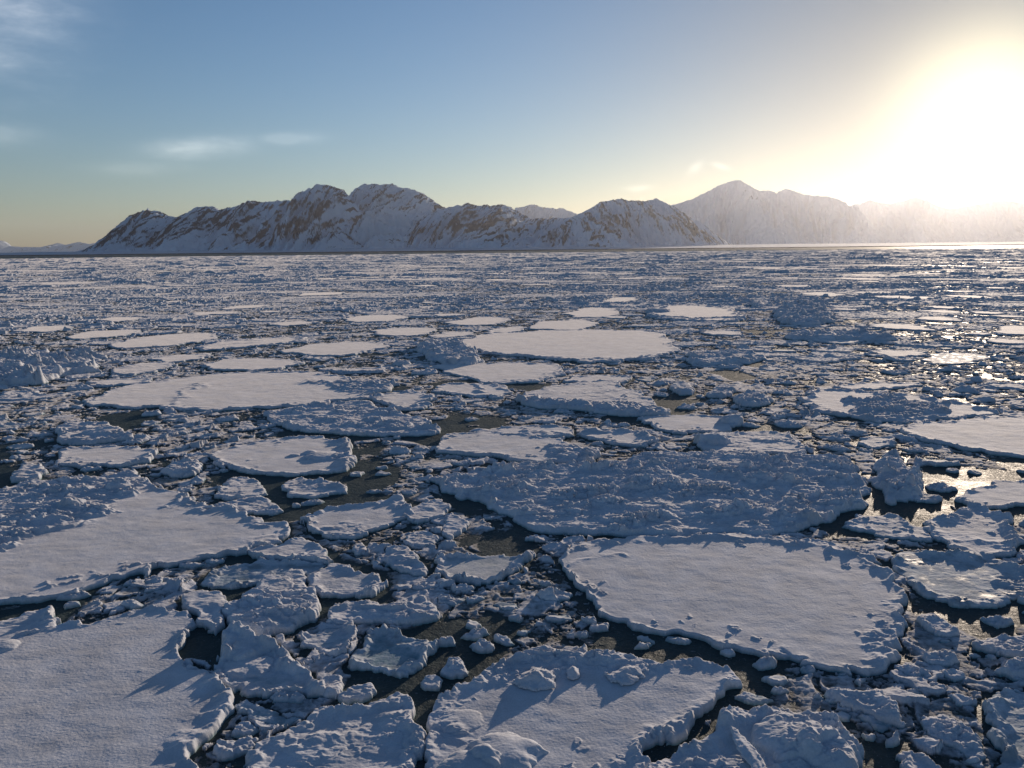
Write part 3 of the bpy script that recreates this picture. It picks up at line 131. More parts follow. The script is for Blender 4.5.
{"name":"ice_chunk","cat":"ice chunk","h":0.3,"rim":0.06,"rw":0.1,"rub":0.03,"dune":0.05,"wet":0,"tilt":[-0.02,-0.14],"ang":1,"label":"tilted ice chunk, second from left of those behind the ring-shaped floe","p":[[11.811,16.954],[11.773,17.096],[11.703,17.131],[11.608,17.208],[11.482,17.152],[11.536,17.035],[11.612,16.949],[11.7,16.947]],"rp":[],"rg":[],"lp":[],"group":"ice chunks behind the ring-shaped floe"},
{"name":"ice_chunk","cat":"ice chunk","h":0.3,"rim":0.06,"rw":0.1,"rub":0.03,"dune":0.05,"wet":0,"tilt":[-0.09,-0.15],"ang":1,"label":"tilted ice chunk, the only one right of the boomerang floe","p":[[-0.85,20.019],[-1.006,20.267],[-1.249,20.258],[-1.343,19.97],[-1.029,19.734]],"rp":[],"rg":[],"lp":[]},
{"name":"ice_chunk","cat":"ice chunk","h":0.28,"rim":0,"rw":0.1,"rub":0.23,"dune":0.14,"wet":0,"tilt":[-0.02,-0.06],"ang":1,"label":"lumpy ice chunk, second from left of those behind the pointed left floe","p":[[-19.272,36.262],[-19.447,36.511],[-19.864,36.599],[-20.127,36.429],[-20.283,36.059],[-19.93,35.858],[-19.645,35.971]],"rp":[],"rg":[],"lp":[],"group":"ice chunks behind the pointed left floe"},
{"name":"ice_chunk","cat":"ice chunk","h":0.2,"rim":0,"rw":0.1,"rub":0.13,"dune":0.14,"wet":0,"tilt":[-0.1,0.09],"ang":1,"label":"lumpy ice chunk, second from left of those behind the peaked floe at bottom","p":[[-5.093,15.377],[-5.162,15.427],[-5.31,15.387],[-5.405,15.315],[-5.271,15.265],[-5.151,15.28]],"rp":[],"rg":[],"lp":[],"group":"ice chunks behind the peaked floe at bottom"},
{"name":"ice_chunk","cat":"ice chunk","h":0.15,"rim":0.11,"rw":0.14,"rub":0.04,"dune":0.04,"wet":0,"ang":1,"label":"rimmed ice chunk, eighth from left of those left of the lit cap floe","p":[[-24.843,42.11],[-25.072,42.416],[-25.4,42.203],[-25.292,41.807],[-25.124,41.733]],"rp":[],"rg":[],"lp":[],"group":"ice chunks left of the lit cap floe"},
{"name":"ice_chunk","cat":"ice chunk","h":0.3,"rim":0.06,"rw":0.1,"rub":0.03,"dune":0.05,"wet":0,"tilt":[-0.0,0.04],"ang":1,"label":"tilted ice chunk, the only one left of the ring-shaped floe","p":[[10.153,16.041],[10.022,16.392],[9.714,16.453],[9.669,16.06],[9.91,15.976]],"rp":[],"rg":[],"lp":[]},
{"name":"ice_chunk","cat":"ice chunk","h":0.2,"rim":0,"rw":0.1,"rub":0.14,"dune":0.14,"wet":0,"tilt":[-0.03,-0.07],"ang":1,"label":"lumpy ice chunk, seventh from left of those in front of the pointed left floe","p":[[-9.96,23.196],[-10.051,23.24],[-10.166,23.324],[-10.334,23.251],[-10.407,23.145],[-10.245,23.051],[-10.014,23.078]],"rp":[],"rg":[],"lp":[],"group":"ice chunks in front of the pointed left floe"},
{"name":"ice_chunk","cat":"ice chunk","h":0.3,"rim":0.06,"rw":0.1,"rub":0.03,"dune":0.05,"wet":0,"tilt":[0.12,-0.06],"ang":1,"label":"tilted ice chunk, seventh from left of those left of the lit cap floe","p":[[-27.91,46.737],[-28.078,47.015],[-28.276,47.01],[-28.481,46.912],[-28.551,46.785],[-28.322,46.52],[-28.008,46.585]],"rp":[],"rg":[],"lp":[],"group":"ice chunks left of the lit cap floe"},
{"name":"ice_chunk","cat":"ice chunk","h":0.3,"rim":0.06,"rw":0.1,"rub":0.03,"dune":0.05,"wet":0,"tilt":[0.07,-0.14],"ang":1,"label":"tilted ice chunk, fourth from left of those behind the floe dotted with lumps","p":[[-15.117,44.445],[-15.428,44.597],[-15.63,44.244],[-15.537,44.066],[-15.308,43.995]],"rp":[],"rg":[],"lp":[],"group":"ice chunks behind the floe dotted with lumps"},
{"name":"ice_chunk","cat":"ice chunk","h":0.3,"rim":0.06,"rw":0.1,"rub":0.03,"dune":0.05,"wet":0,"tilt":[-0.04,-0.16],"ang":1,"label":"tilted ice chunk, third from left of those behind the floe dotted with lumps","p":[[-16.202,42.994],[-16.457,43.42],[-17.033,43.439],[-17.165,43.007],[-16.69,42.78]],"rp":[],"rg":[],"lp":[],"group":"ice chunks behind the floe dotted with lumps"},
{"name":"ice_chunk","cat":"ice chunk","h":0.36,"rim":0,"rw":0.1,"rub":0.32,"dune":0.14,"wet":0,"tilt":[-0.03,0.07],"ang":1,"label":"lumpy ice chunk, seventh from left of those behind the twin-lobed floe","p":[[35.134,58.484],[35.255,59.0],[34.452,59.348],[34.028,58.87],[33.744,58.331],[34.152,57.897],[34.913,57.706]],"rp":[],"rg":[],"lp":[],"group":"ice chunks behind the twin-lobed floe"},
{"name":"ice_chunk","cat":"ice chunk","h":0.23,"rim":0,"rw":0.1,"rub":0.17,"dune":0.14,"wet":0,"tilt":[0.1,-0.04],"ang":1,"label":"lumpy ice chunk, fifteenth from left of those in front of the big rounded floe","p":[[9.86,16.703],[9.679,16.959],[9.506,16.985],[9.376,16.737],[9.75,16.582]],"rp":[],"rg":[],"lp":[],"group":"ice chunks in front of the big rounded floe"},
{"name":"ice_chunk","cat":"ice chunk","h":0.26,"rim":0,"rw":0.1,"rub":0.2,"dune":0.14,"wet":0,"tilt":[0.04,-0.06],"ang":1,"label":"lumpy ice chunk, first from left of those in front of the pointed left floe","p":[[-12.424,21.538],[-12.693,21.84],[-12.978,21.711],[-12.961,21.485],[-12.799,21.296]],"rp":[],"rg":[],"lp":[],"group":"ice chunks in front of the pointed left floe"},
{"name":"ice_chunk","cat":"ice chunk","h":0.15,"rim":0.11,"rw":0.16,"rub":0.04,"dune":0.04,"wet":0,"ang":1,"label":"rimmed ice chunk, the only one left of the tiny lit floe","p":[[17.955,41.159],[17.031,41.761],[16.962,41.193],[17.315,40.575],[17.598,40.655]],"rp":[],"rg":[],"lp":[]},
{"name":"ice_chunk","cat":"ice chunk","h":0.27,"rim":0,"rw":0.1,"rub":0.22,"dune":0.14,"wet":0,"tilt":[-0.03,-0.06],"ang":1,"label":"lumpy ice chunk, the only one left of the sliver floe","p":[[-1.89,46.524],[-2.36,47.084],[-2.712,46.889],[-2.939,46.347],[-2.63,45.863],[-2.204,46.112]],"rp":[],"rg":[],"lp":[]},
{"name":"ice_chunk","cat":"ice chunk","h":0.23,"rim":0,"rw":0.1,"rub":0.18,"dune":0.14,"wet":0,"tilt":[0.03,-0.04],"ang":1,"label":"lumpy ice chunk, first from left of those behind the floe with perched blocks","p":[[-1.471,19.104],[-1.598,19.191],[-1.716,19.323],[-1.974,19.245],[-2.095,19.032],[-1.94,18.943],[-1.772,18.919],[-1.489,18.955]],"rp":[],"rg":[],"lp":[],"group":"ice chunks behind the floe with perched blocks"},
{"name":"ice_chunk","cat":"ice chunk","h":0.24,"rim":0,"rw":0.1,"rub":0.19,"dune":0.14,"wet":0,"tilt":[0.01,-0.05],"ang":1,"label":"lumpy ice chunk, third from left of those left of the longest floe at left","p":[[-34.778,58.017],[-34.856,58.099],[-35.243,57.958],[-35.29,57.781],[-35.029,57.559],[-34.721,57.721]],"rp":[],"rg":[],"lp":[],"group":"ice chunks left of the longest floe at left"},
{"name":"ice_chunk","cat":"ice chunk","h":0.15,"rim":0.11,"rw":0.15,"rub":0.04,"dune":0.04,"wet":0,"ang":1,"label":"rimmed ice chunk, the only one left of the broad rubble-covered floe","p":[[-4.113,36.01],[-4.442,36.103],[-4.896,35.92],[-4.647,35.658],[-4.228,35.731]],"rp":[],"rg":[],"lp":[]},
{"name":"ice_chunk","cat":"ice chunk","h":0.2,"rim":0,"rw":0.1,"rub":0.14,"dune":0.14,"wet":0,"tilt":[0.05,-0.05],"ang":1,"label":"lumpy ice chunk, the only one behind the crumbly tongue floe","p":[[9.213,16.553],[9.108,16.599],[8.957,16.661],[8.8,16.618],[8.733,16.508],[8.926,16.413],[9.034,16.454]],"rp":[],"rg":[],"lp":[]},
{"name":"ice_chunk","cat":"ice chunk","h":0.15,"rim":0.11,"rw":0.15,"rub":0.04,"dune":0.04,"wet":0,"ang":1,"label":"rimmed ice chunk, fourth from left of those left of the lit cap floe","p":[[-26.878,42.099],[-26.845,42.524],[-27.386,42.641],[-27.669,42.328],[-27.528,41.973],[-27.203,41.828]],"rp":[],"rg":[],"lp":[],"group":"ice chunks left of the lit cap floe"},
{"name":"ice_chunk","cat":"ice chunk","h":0.36,"rim":0,"rw":0.1,"rub":0.33,"dune":0.14,"wet":0,"tilt":[-0.04,-0.03],"ang":1,"label":"lumpy ice chunk, second from left of those in front of the lit floe under ridge","p":[[28.196,72.106],[28.308,72.711],[27.768,72.89],[27.128,72.477],[26.8,72.225],[26.841,71.636],[27.714,71.142],[28.046,71.347]],"rp":[],"rg":[],"lp":[],"group":"ice chunks in front of the lit floe under ridge"},
{"name":"ice_chunk","cat":"ice chunk","h":0.15,"rim":0.11,"rw":0.15,"rub":0.04,"dune":0.04,"wet":0,"ang":1,"label":"rimmed ice chunk, third from left of those right of the lit cap floe","p":[[-20.126,44.901],[-20.356,45.178],[-20.797,44.898],[-20.638,44.448],[-20.317,44.42]],"rp":[],"rg":[],"lp":[],"group":"ice chunks right of the lit cap floe"},
{"name":"ice_chunk","cat":"ice chunk","h":0.34,"rim":0,"rw":0.1,"rub":0.3,"dune":0.14,"wet":0,"tilt":[0.04,-0.04],"ang":1,"label":"lumpy ice chunk, first from left of those right of the lit cap floe","p":[[-19.629,41.967],[-19.783,42.684],[-20.627,42.504],[-20.881,41.805],[-20.876,41.315],[-19.894,41.111]],"rp":[],"rg":[],"lp":[],"group":"ice chunks right of the lit cap floe"},
{"name":"ice_chunk","cat":"ice chunk","h":0.15,"rim":0.11,"rw":0.16,"rub":0.04,"dune":0.04,"wet":0,"ang":1,"label":"rimmed ice chunk, first from left of those left of the big rounded floe","p":[[0.149,21.023],[0.111,21.322],[-0.306,21.505],[-0.649,21.341],[-0.349,20.952],[-0.037,20.861]],"rp":[],"rg":[],"lp":[],"group":"ice chunks left of the big rounded floe"},
{"name":"ice_chunk","cat":"ice chunk","h":0.25,"rim":0,"rw":0.1,"rub":0.2,"dune":0.14,"wet":0,"tilt":[0.08,-0.08],"ang":1,"label":"lumpy ice chunk, second from left of those behind the floe with perched blocks","p":[[-0.658,19.577],[-0.756,19.814],[-1.017,19.791],[-1.325,19.561],[-1.429,19.32],[-1.194,19.248],[-0.896,19.261],[-0.764,19.458]],"rp":[],"rg":[],"lp":[],"group":"ice chunks behind the floe with perched blocks"},
{"name":"ice_chunk","cat":"ice chunk","h":0.2,"rim":0,"rw":0.1,"rub":0.13,"dune":0.14,"wet":0,"tilt":[0.09,0.05],"ang":1,"label":"lumpy ice chunk, third from left of those behind the hilly bottom floe","p":[[7.236,16.228],[7.117,16.397],[6.878,16.359],[6.854,16.249],[6.957,16.133],[7.074,16.142]],"rp":[],"rg":[],"lp":[],"group":"ice chunks behind the hilly bottom floe"},
{"name":"ice_chunk","cat":"ice chunk","h":0.3,"rim":0.06,"rw":0.1,"rub":0.03,"dune":0.05,"wet":0,"tilt":[0.12,-0.04],"ang":1,"label":"tilted ice chunk, second from left of those left of the floe dotted with lumps","p":[[-16.699,40.176],[-16.848,40.544],[-17.171,40.606],[-17.402,40.28],[-17.458,39.984],[-17.209,39.756],[-16.85,39.812]],"rp":[],"rg":[],"lp":[],"group":"ice chunks left of the floe dotted with lumps"},
{"name":"ice_chunk","cat":"ice chunk","h":0.15,"rim":0.11,"rw":0.13,"rub":0.04,"dune":0.04,"wet":0,"ang":1,"label":"rimmed ice chunk, the only one left of the back-edged floe","p":[[-8.464,30.423],[-8.525,30.527],[-8.616,30.622],[-8.848,30.528],[-8.801,30.417],[-8.758,30.284],[-8.628,30.226],[-8.41,30.3]],"rp":[],"rg":[],"lp":[]},
{"name":"ice_chunk","cat":"ice chunk","h":0.32,"rim":0,"rw":0.1,"rub":0.28,"dune":0.14,"wet":0,"tilt":[0.08,0.08],"ang":1,"label":"lumpy ice chunk, the only one left of the right-edge pale floe","p":[[18.25,32.008],[17.896,32.275],[17.208,32.27],[17.127,31.725],[17.647,31.332],[18.416,31.624]],"rp":[],"rg":[],"lp":[]},
{"name":"ice_chunk","cat":"ice chunk","h":0.15,"rim":0.11,"rw":0.12,"rub":0.04,"dune":0.04,"wet":0,"ang":1,"label":"rimmed ice chunk, first from left of those right of the big rounded floe","p":[[11.171,18.886],[11.094,18.986],[10.886,18.989],[10.798,18.845],[10.999,18.787]],"rp":[],"rg":[],"lp":[],"group":"ice chunks right of the big rounded floe"},
{"name":"ice_chunk","cat":"ice chunk","h":0.34,"rim":0,"rw":0.1,"rub":0.3,"dune":0.14,"wet":0,"tilt":[0.08,0.07],"ang":1,"label":"lumpy ice chunk, first from left of those left of the long rectangular floe","p":[[-5.094,38.62],[-5.227,39.348],[-6.064,39.446],[-6.365,39.244],[-6.211,38.584],[-5.508,38.35]],"rp":[],"rg":[],"lp":[],"group":"ice chunks left of the long rectangular floe"},
{"name":"ice_chunk","cat":"ice chunk","h":0.15,"rim":0.11,"rw":0.14,"rub":0.04,"dune":0.04,"wet":0,"ang":1,"label":"rimmed ice chunk, third from left of those in front of the big rounded floe","p":[[2.267,20.079],[2.221,20.21],[2.153,20.292],[1.985,20.342],[1.825,20.346],[1.794,20.215],[1.999,20.033],[2.198,19.984]],"rp":[],"rg":[],"lp":[],"group":"ice chunks in front of the big rounded floe"},
{"name":"ice_chunk","cat":"ice chunk","h":0.29,"rim":0,"rw":0.1,"rub":0.24,"dune":0.14,"wet":0,"tilt":[-0.03,0.03],"ang":1,"label":"lumpy ice chunk, fifth from left of those behind the twin-lobed floe","p":[[32.808,56.737],[32.92,57.103],[32.541,57.234],[32.199,57.383],[31.981,56.953],[32.018,56.378],[32.191,56.139],[32.802,56.376]],"rp":[],"rg":[],"lp":[],"group":"ice chunks behind the twin-lobed floe"},
{"name":"ice_chunk","cat":"ice chunk","h":0.21,"rim":0,"rw":0.1,"rub":0.15,"dune":0.14,"wet":0,"tilt":[0.05,0.01],"ang":1,"label":"lumpy ice chunk, eleventh from left of those in front of the big rounded floe","p":[[7.224,17.59],[7.038,17.8],[6.731,17.608],[6.917,17.362],[7.152,17.436]],"rp":[],"rg":[],"lp":[],"group":"ice chunks in front of the big rounded floe"},
{"name":"ice_chunk","cat":"ice chunk","h":0.15,"rim":0.11,"rw":0.13,"rub":0.04,"dune":0.04,"wet":0,"ang":1,"label":"rimmed ice chunk, third from left of those left of the big rounded floe","p":[[0.457,19.705],[0.242,19.78],[0.052,19.606],[0.1,19.489],[0.347,19.486]],"rp":[],"rg":[],"lp":[],"group":"ice chunks left of the big rounded floe"},
{"name":"ice_chunk","cat":"ice chunk","h":0.36,"rim":0,"rw":0.1,"rub":0.33,"dune":0.14,"wet":0,"tilt":[-0.08,0.04],"ang":1,"label":"lumpy ice chunk, first from left of those behind the lit cap floe","p":[[-34.789,55.419],[-35.329,56.094],[-35.759,56.519],[-36.326,56.061],[-36.287,55.568],[-36.322,54.948],[-35.631,54.661],[-35.064,54.939]],"rp":[],"rg":[],"lp":[],"group":"ice chunks behind the lit cap floe"},
{"name":"ice_chunk","cat":"ice chunk","h":0.25,"rim":0,"rw":0.1,"rub":0.19,"dune":0.14,"wet":0,"tilt":[0.1,-0.0],"ang":1,"label":"lumpy ice chunk, second from left of those behind the back-edged floe","p":[[-5.467,32.204],[-5.768,32.511],[-6.097,32.349],[-6.193,32.056],[-5.649,32.043]],"rp":[],"rg":[],"lp":[],"group":"ice chunks behind the back-edged floe"},
{"name":"ice_chunk","cat":"ice chunk","h":0.21,"rim":0,"rw":0.1,"rub":0.15,"dune":0.14,"wet":0,"tilt":[-0.06,-0.02],"ang":1,"label":"lumpy ice chunk, fourth from left of those behind the hilly bottom floe","p":[[7.254,15.692],[7.066,15.855],[6.878,15.781],[6.77,15.559],[7.079,15.493]],"rp":[],"rg":[],"lp":[],"group":"ice chunks behind the hilly bottom floe"},
{"name":"ice_chunk","cat":"ice chunk","h":0.15,"rim":0.11,"rw":0.15,"rub":0.04,"dune":0.04,"wet":0,"ang":1,"label":"rimmed ice chunk, sixth from left of those in front of the pointed left floe","p":[[-10.789,23.148],[-10.903,23.382],[-11.211,23.419],[-11.462,23.21],[-11.253,22.995],[-10.781,22.952]],"rp":[],"rg":[],"lp":[],"group":"ice chunks in front of the pointed left floe"},
{"name":"ice_chunk","cat":"ice chunk","h":0.19,"rim":0,"rw":0.1,"rub":0.13,"dune":0.14,"wet":0,"tilt":[-0.04,0.02],"ang":1,"label":"lumpy ice chunk, the only one behind the boomerang floe","p":[[-2.9,20.148],[-2.992,20.194],[-3.089,20.24],[-3.219,20.209],[-3.238,20.132],[-3.136,20.074],[-2.975,20.065]],"rp":[],"rg":[],"lp":[]},
{"name":"ice_chunk","cat":"ice chunk","h":0.3,"rim":0.06,"rw":0.1,"rub":0.03,"dune":0.05,"wet":0,"tilt":[-0.03,-0.07],"ang":1,"label":"tilted ice chunk, first from left of those in front of the lit floe under ridge","p":[[24.211,70.663],[23.321,71.855],[22.484,70.982],[22.568,69.633],[23.362,69.939]],"rp":[],"rg":[],"lp":[],"group":"ice chunks in front of the lit floe under ridge"},
{"name":"ice_chunk","cat":"ice chunk","h":0.3,"rim":0.06,"rw":0.1,"rub":0.03,"dune":0.05,"wet":0,"tilt":[0.08,0.02],"ang":1,"label":"tilted ice chunk, fifth from left of those left of the lit cap floe","p":[[-29.734,49.655],[-30.215,49.879],[-30.621,49.914],[-30.74,49.615],[-30.889,49.028],[-30.586,48.855],[-29.882,48.66],[-29.6,49.219]],"rp":[],"rg":[],"lp":[],"group":"ice chunks left of the lit cap floe"},
{"name":"ice_chunk","cat":"ice chunk","h":0.3,"rim":0.06,"rw":0.1,"rub":0.03,"dune":0.05,"wet":0,"tilt":[-0.13,-0.14],"ang":1,"label":"tilted ice chunk, third from left of those behind the lens floe","p":[[14.399,47.497],[13.88,47.872],[13.339,47.527],[13.861,46.79],[14.332,46.946]],"rp":[],"rg":[],"lp":[],"group":"ice chunks behind the lens floe"},
{"name":"ice_chunk","cat":"ice chunk","h":0.28,"rim":0,"rw":0.1,"rub":0.23,"dune":0.14,"wet":0,"tilt":[0.09,0.02],"ang":1,"label":"lumpy ice chunk, second from left of those right of the broad bright central floe","p":[[19.949,68.227],[19.886,68.725],[19.236,68.8],[19.06,68.177],[19.491,67.911]],"rp":[],"rg":[],"lp":[],"group":"ice chunks right of the broad bright central floe"},
{"name":"ice_chunk","cat":"ice chunk","h":0.38,"rim":0,"rw":0.1,"rub":0.38,"dune":0.14,"wet":0,"tilt":[-0.08,0.08],"ang":1,"label":"lumpy ice chunk, fourth from left of those left of the longest floe at left","p":[[-31.286,58.769],[-31.728,59.489],[-33.002,59.535],[-33.345,58.828],[-33.023,57.611],[-32.074,58.066]],"rp":[],"rg":[],"lp":[],"group":"ice chunks left of the longest floe at left"},
{"name":"ice_chunk","cat":"ice chunk","h":0.15,"rim":0.11,"rw":0.14,"rub":0.04,"dune":0.04,"wet":0,"ang":1,"label":"rimmed ice chunk, sixth from left of those in front of the big rounded floe","p":[[3.599,19.068],[3.591,19.132],[3.443,19.324],[3.174,19.33],[3.169,19.201],[3.341,19.014],[3.561,18.935]],"rp":[],"rg":[],"lp":[],"group":"ice chunks in front of the big rounded floe"},
{"name":"ice_chunk","cat":"ice chunk","h":0.29,"rim":0,"rw":0.1,"rub":0.24,"dune":0.14,"wet":0,"tilt":[0.06,0.02],"ang":1,"label":"lumpy ice chunk, fifth from left of those behind the pointed left floe","p":[[-13.638,33.89],[-13.709,34.427],[-14.107,34.418],[-14.369,34.15],[-14.029,33.419]],"rp":[],"rg":[],"lp":[],"group":"ice chunks behind the pointed left floe"},
{"name":"ice_chunk","cat":"ice chunk","h":0.3,"rim":0.06,"rw":0.1,"rub":0.03,"dune":0.05,"wet":0,"tilt":[-0.01,-0.09],"ang":1,"label":"tilted ice chunk, second from left of those left of the lit floe under ridge","p":[[27.649,76.845],[26.914,78.242],[26.059,78.492],[25.532,77.315],[25.094,76.321],[25.446,75.648],[26.839,75.248],[27.281,75.991]],"rp":[],"rg":[],"lp":[],"group":"ice chunks left of the lit floe under ridge"},
{"name":"ice_chunk","cat":"ice chunk","h":0.3,"rim":0.06,"rw":0.1,"rub":0.03,"dune":0.05,"wet":0,"tilt":[0.04,-0.05],"ang":1,"label":"tilted ice chunk, second from left of those in front of the floe dotted with lumps","p":[[-6.806,34.776],[-6.703,35.084],[-6.929,35.212],[-7.176,35.236],[-7.401,35.108],[-7.379,34.708],[-7.202,34.575],[-6.824,34.567]],"rp":[],"rg":[],"lp":[],"group":"ice chunks in front of the floe dotted with lumps"},
{"name":"ice_chunk","cat":"ice chunk","h":0.15,"rim":0.11,"rw":0.13,"rub":0.04,"dune":0.04,"wet":0,"ang":1,"label":"rimmed ice chunk, second from left of those left of the big rounded floe","p":[[0.248,20.347],[0.185,20.442],[0.022,20.521],[-0.089,20.514],[-0.19,20.468],[-0.145,20.319],[0.008,20.282],[0.149,20.18]],"rp":[],"rg":[],"lp":[],"group":"ice chunks left of the big rounded floe"},
{"name":"ice_chunk","cat":"ice chunk","h":0.15,"rim":0.11,"rw":0.15,"rub":0.04,"dune":0.04,"wet":0,"ang":1,"label":"rimmed ice chunk, eighth from left of those behind the twin-lobed floe","p":[[33.736,55.714],[33.688,56.065],[33.325,56.138],[33.024,55.846],[33.172,55.552],[33.57,55.392]],"rp":[],"rg":[],"lp":[],"group":"ice chunks behind the twin-lobed floe"},
{"name":"ice_chunk","cat":"ice chunk","h":0.3,"rim":0.06,"rw":0.1,"rub":0.03,"dune":0.05,"wet":0,"tilt":[0.15,0.07],"ang":1,"label":"tilted ice chunk, third from left of those left of the twin-lobed floe","p":[[19.27,54.665],[19.049,54.895],[18.451,54.386],[18.546,54.13],[19.127,54.201]],"rp":[],"rg":[],"lp":[],"group":"ice chunks left of the twin-lobed floe"},
{"name":"ice_chunk","cat":"ice chunk","h":0.15,"rim":0.11,"rw":0.2,"rub":0.04,"dune":0.04,"wet":0,"ang":1,"label":"rimmed ice chunk, third from left of those left of the lit cap floe","p":[[-29.046,46.415],[-29.689,46.642],[-30.153,46.632],[-30.472,46.529],[-30.422,46.0],[-29.796,45.394],[-29.108,45.724]],"rp":[],"rg":[],"lp":[],"group":"ice chunks left of the lit cap floe"},
{"name":"ice_chunk","cat":"ice chunk","h":0.15,"rim":0.11,"rw":0.15,"rub":0.04,"dune":0.04,"wet":0,"ang":1,"label":"rimmed ice chunk, third from left of those behind the floe with perched blocks","p":[[-0.469,18.713],[-0.487,18.827],[-0.738,19.017],[-1.119,19.065],[-1.177,18.939],[-0.914,18.55],[-0.648,18.591]],"rp":[],"rg":[],"lp":[],"group":"ice chunks behind the floe with perched blocks"},
{"name":"ice_chunk","cat":"ice chunk","h":0.15,"rim":0.11,"rw":0.19,"rub":0.04,"dune":0.04,"wet":0,"ang":1,"label":"rimmed ice chunk, the only one behind the pitted triangular floe","p":[[17.065,30.944],[16.561,31.133],[16.132,30.712],[15.816,30.167],[16.464,29.95],[16.911,30.167]],"rp":[],"rg":[],"lp":[]},
{"name":"ice_chunk","cat":"ice chunk","h":0.25,"rim":0,"rw":0.1,"rub":0.19,"dune":0.14,"wet":0,"tilt":[-0.02,-0.06],"ang":1,"label":"lumpy ice chunk, fifth from left of those in front of the pointed left floe","p":[[-10.514,22.687],[-10.684,22.741],[-11.013,22.684],[-11.104,22.462],[-11.02,22.286],[-10.617,22.496]],"rp":[],"rg":[],"lp":[],"group":"ice chunks in front of the pointed left floe"},
{"name":"ice_chunk","cat":"ice chunk","h":0.21,"rim":0,"rw":0.1,"rub":0.15,"dune":0.14,"wet":0,"tilt":[-0.03,0.04],"ang":1,"label":"lumpy ice chunk, the only one in front of the floe with perched blocks","p":[[3.369,14.966],[3.285,15.001],[3.083,14.912],[3.06,14.754],[3.246,14.803]],"rp":[],"rg":[],"lp":[]},
{"name":"ice_chunk","cat":"ice chunk","h":0.37,"rim":0,"rw":0.1,"rub":0.33,"dune":0.14,"wet":0,"tilt":[0.02,-0.06],"ang":1,"label":"lumpy ice chunk, second from left of those behind the twin-lobed floe","p":[[21.01,57.721],[21.065,58.379],[20.325,58.933],[19.763,58.356],[19.78,57.993],[20.54,57.361]],"rp":[],"rg":[],"lp":[],"group":"ice chunks behind the twin-lobed floe"},
{"name":"ice_chunk","cat":"ice chunk","h":0.34,"rim":0,"rw":0.1,"rub":0.3,"dune":0.14,"wet":0,"tilt":[-0.01,0.01],"ang":1,"label":"lumpy ice chunk, the only one in front of the snow tongue floe","p":[[-24.75,80.104],[-25.381,80.345],[-25.747,80.032],[-25.8,79.621],[-24.93,79.494]],"rp":[],"rg":[],"lp":[]},
{"name":"ice_chunk","cat":"ice chunk","h":0.3,"rim":0.06,"rw":0.1,"rub":0.03,"dune":0.05,"wet":0,"tilt":[-0.03,-0.17],"ang":1,"label":"tilted ice chunk, third from left of those in front of the wide sunlit right floe","p":[[20.711,35.459],[19.987,36.72],[19.517,36.781],[18.839,35.678],[19.653,35.153]],"rp":[],"rg":[],"lp":[],"group":"ice chunks in front of the wide sunlit right floe"},
{"name":"ice_chunk","cat":"ice chunk","h":0.15,"rim":0.11,"rw":0.21,"rub":0.04,"dune":0.04,"wet":0,"ang":1,"label":"rimmed ice chunk, the only one in front of the broad bright central floe","p":[[14.219,68.282],[14.144,69.209],[13.538,69.341],[13.196,68.821],[12.773,68.325],[13.146,67.449],[13.732,67.024],[13.858,67.578]],"rp":[],"rg":[],"lp":[]},
{"name":"ice_chunk","cat":"ice chunk","h":0.3,"rim":0.06,"rw":0.1,"rub":0.03,"dune":0.05,"wet":0,"tilt":[-0.08,-0.06],"ang":1,"label":"tilted ice chunk, the only one behind the sharp-crested floe","p":[[-4.893,18.14],[-4.999,18.303],[-5.11,18.271],[-5.236,18.145],[-5.062,18.027]],"rp":[],"rg":[],"lp":[]},
{"name":"ice_chunk","cat":"ice chunk","h":0.28,"rim":0,"rw":0.1,"rub":0.24,"dune":0.14,"wet":0,"tilt":[0.08,0.04],"ang":1,"label":"lumpy ice chunk, first from left of those in front of the rafted rubble floe","p":[[-13.757,45.214],[-13.979,45.502],[-14.376,45.595],[-14.648,45.214],[-14.727,44.818],[-14.357,44.439],[-14.016,44.634],[-13.9,44.777]],"rp":[],"rg":[],"lp":[],"group":"ice chunks in front of the rafted rubble floe"},
{"name":"ice_chunk","cat":"ice chunk","h":0.38,"rim":0,"rw":0.1,"rub":0.4,"dune":0.14,"wet":0,"tilt":[-0.01,0.08],"ang":1,"label":"lumpy ice chunk, first from left of those right of the broad bright central floe","p":[[19.364,66.807],[18.004,66.891],[17.316,66.695],[17.356,65.649],[18.3,65.418],[19.092,65.878]],"rp":[],"rg":[],"lp":[],"group":"ice chunks right of the broad bright central floe"},
{"name":"ice_chunk","cat":"ice chunk","h":0.15,"rim":0.11,"rw":0.24,"rub":0.04,"dune":0.04,"wet":0,"ang":1,"label":"rimmed ice chunk, first from left of those behind the terraced floe","p":[[11.05,60.36],[11.591,61.349],[10.734,61.668],[9.895,61.354],[9.519,60.367],[9.72,59.851],[10.397,59.241]],"rp":[],"rg":[],"lp":[],"group":"ice chunks behind the terraced floe"},
{"name":"ice_chunk","cat":"ice chunk","h":0.33,"rim":0,"rw":0.1,"rub":0.3,"dune":0.14,"wet":0,"tilt":[0.06,-0.02],"ang":1,"label":"lumpy ice chunk, fourth from left of those behind the broad rubble-covered floe","p":[[16.655,38.87],[15.979,39.385],[15.391,39.099],[15.832,38.295],[16.189,37.888],[16.644,38.186]],"rp":[],"rg":[],"lp":[],"group":"ice chunks behind the broad rubble-covered floe"},
{"name":"ice_chunk","cat":"ice chunk","h":0.38,"rim":0,"rw":0.1,"rub":0.4,"dune":0.14,"wet":0,"tilt":[-0.08,-0.08],"ang":1,"label":"lumpy ice chunk, the only one left of the half-moon floe","p":[[-5.969,64.574],[-6.695,66.139],[-7.6,66.457],[-8.394,64.181],[-7.422,63.762]],"rp":[],"rg":[],"lp":[]},
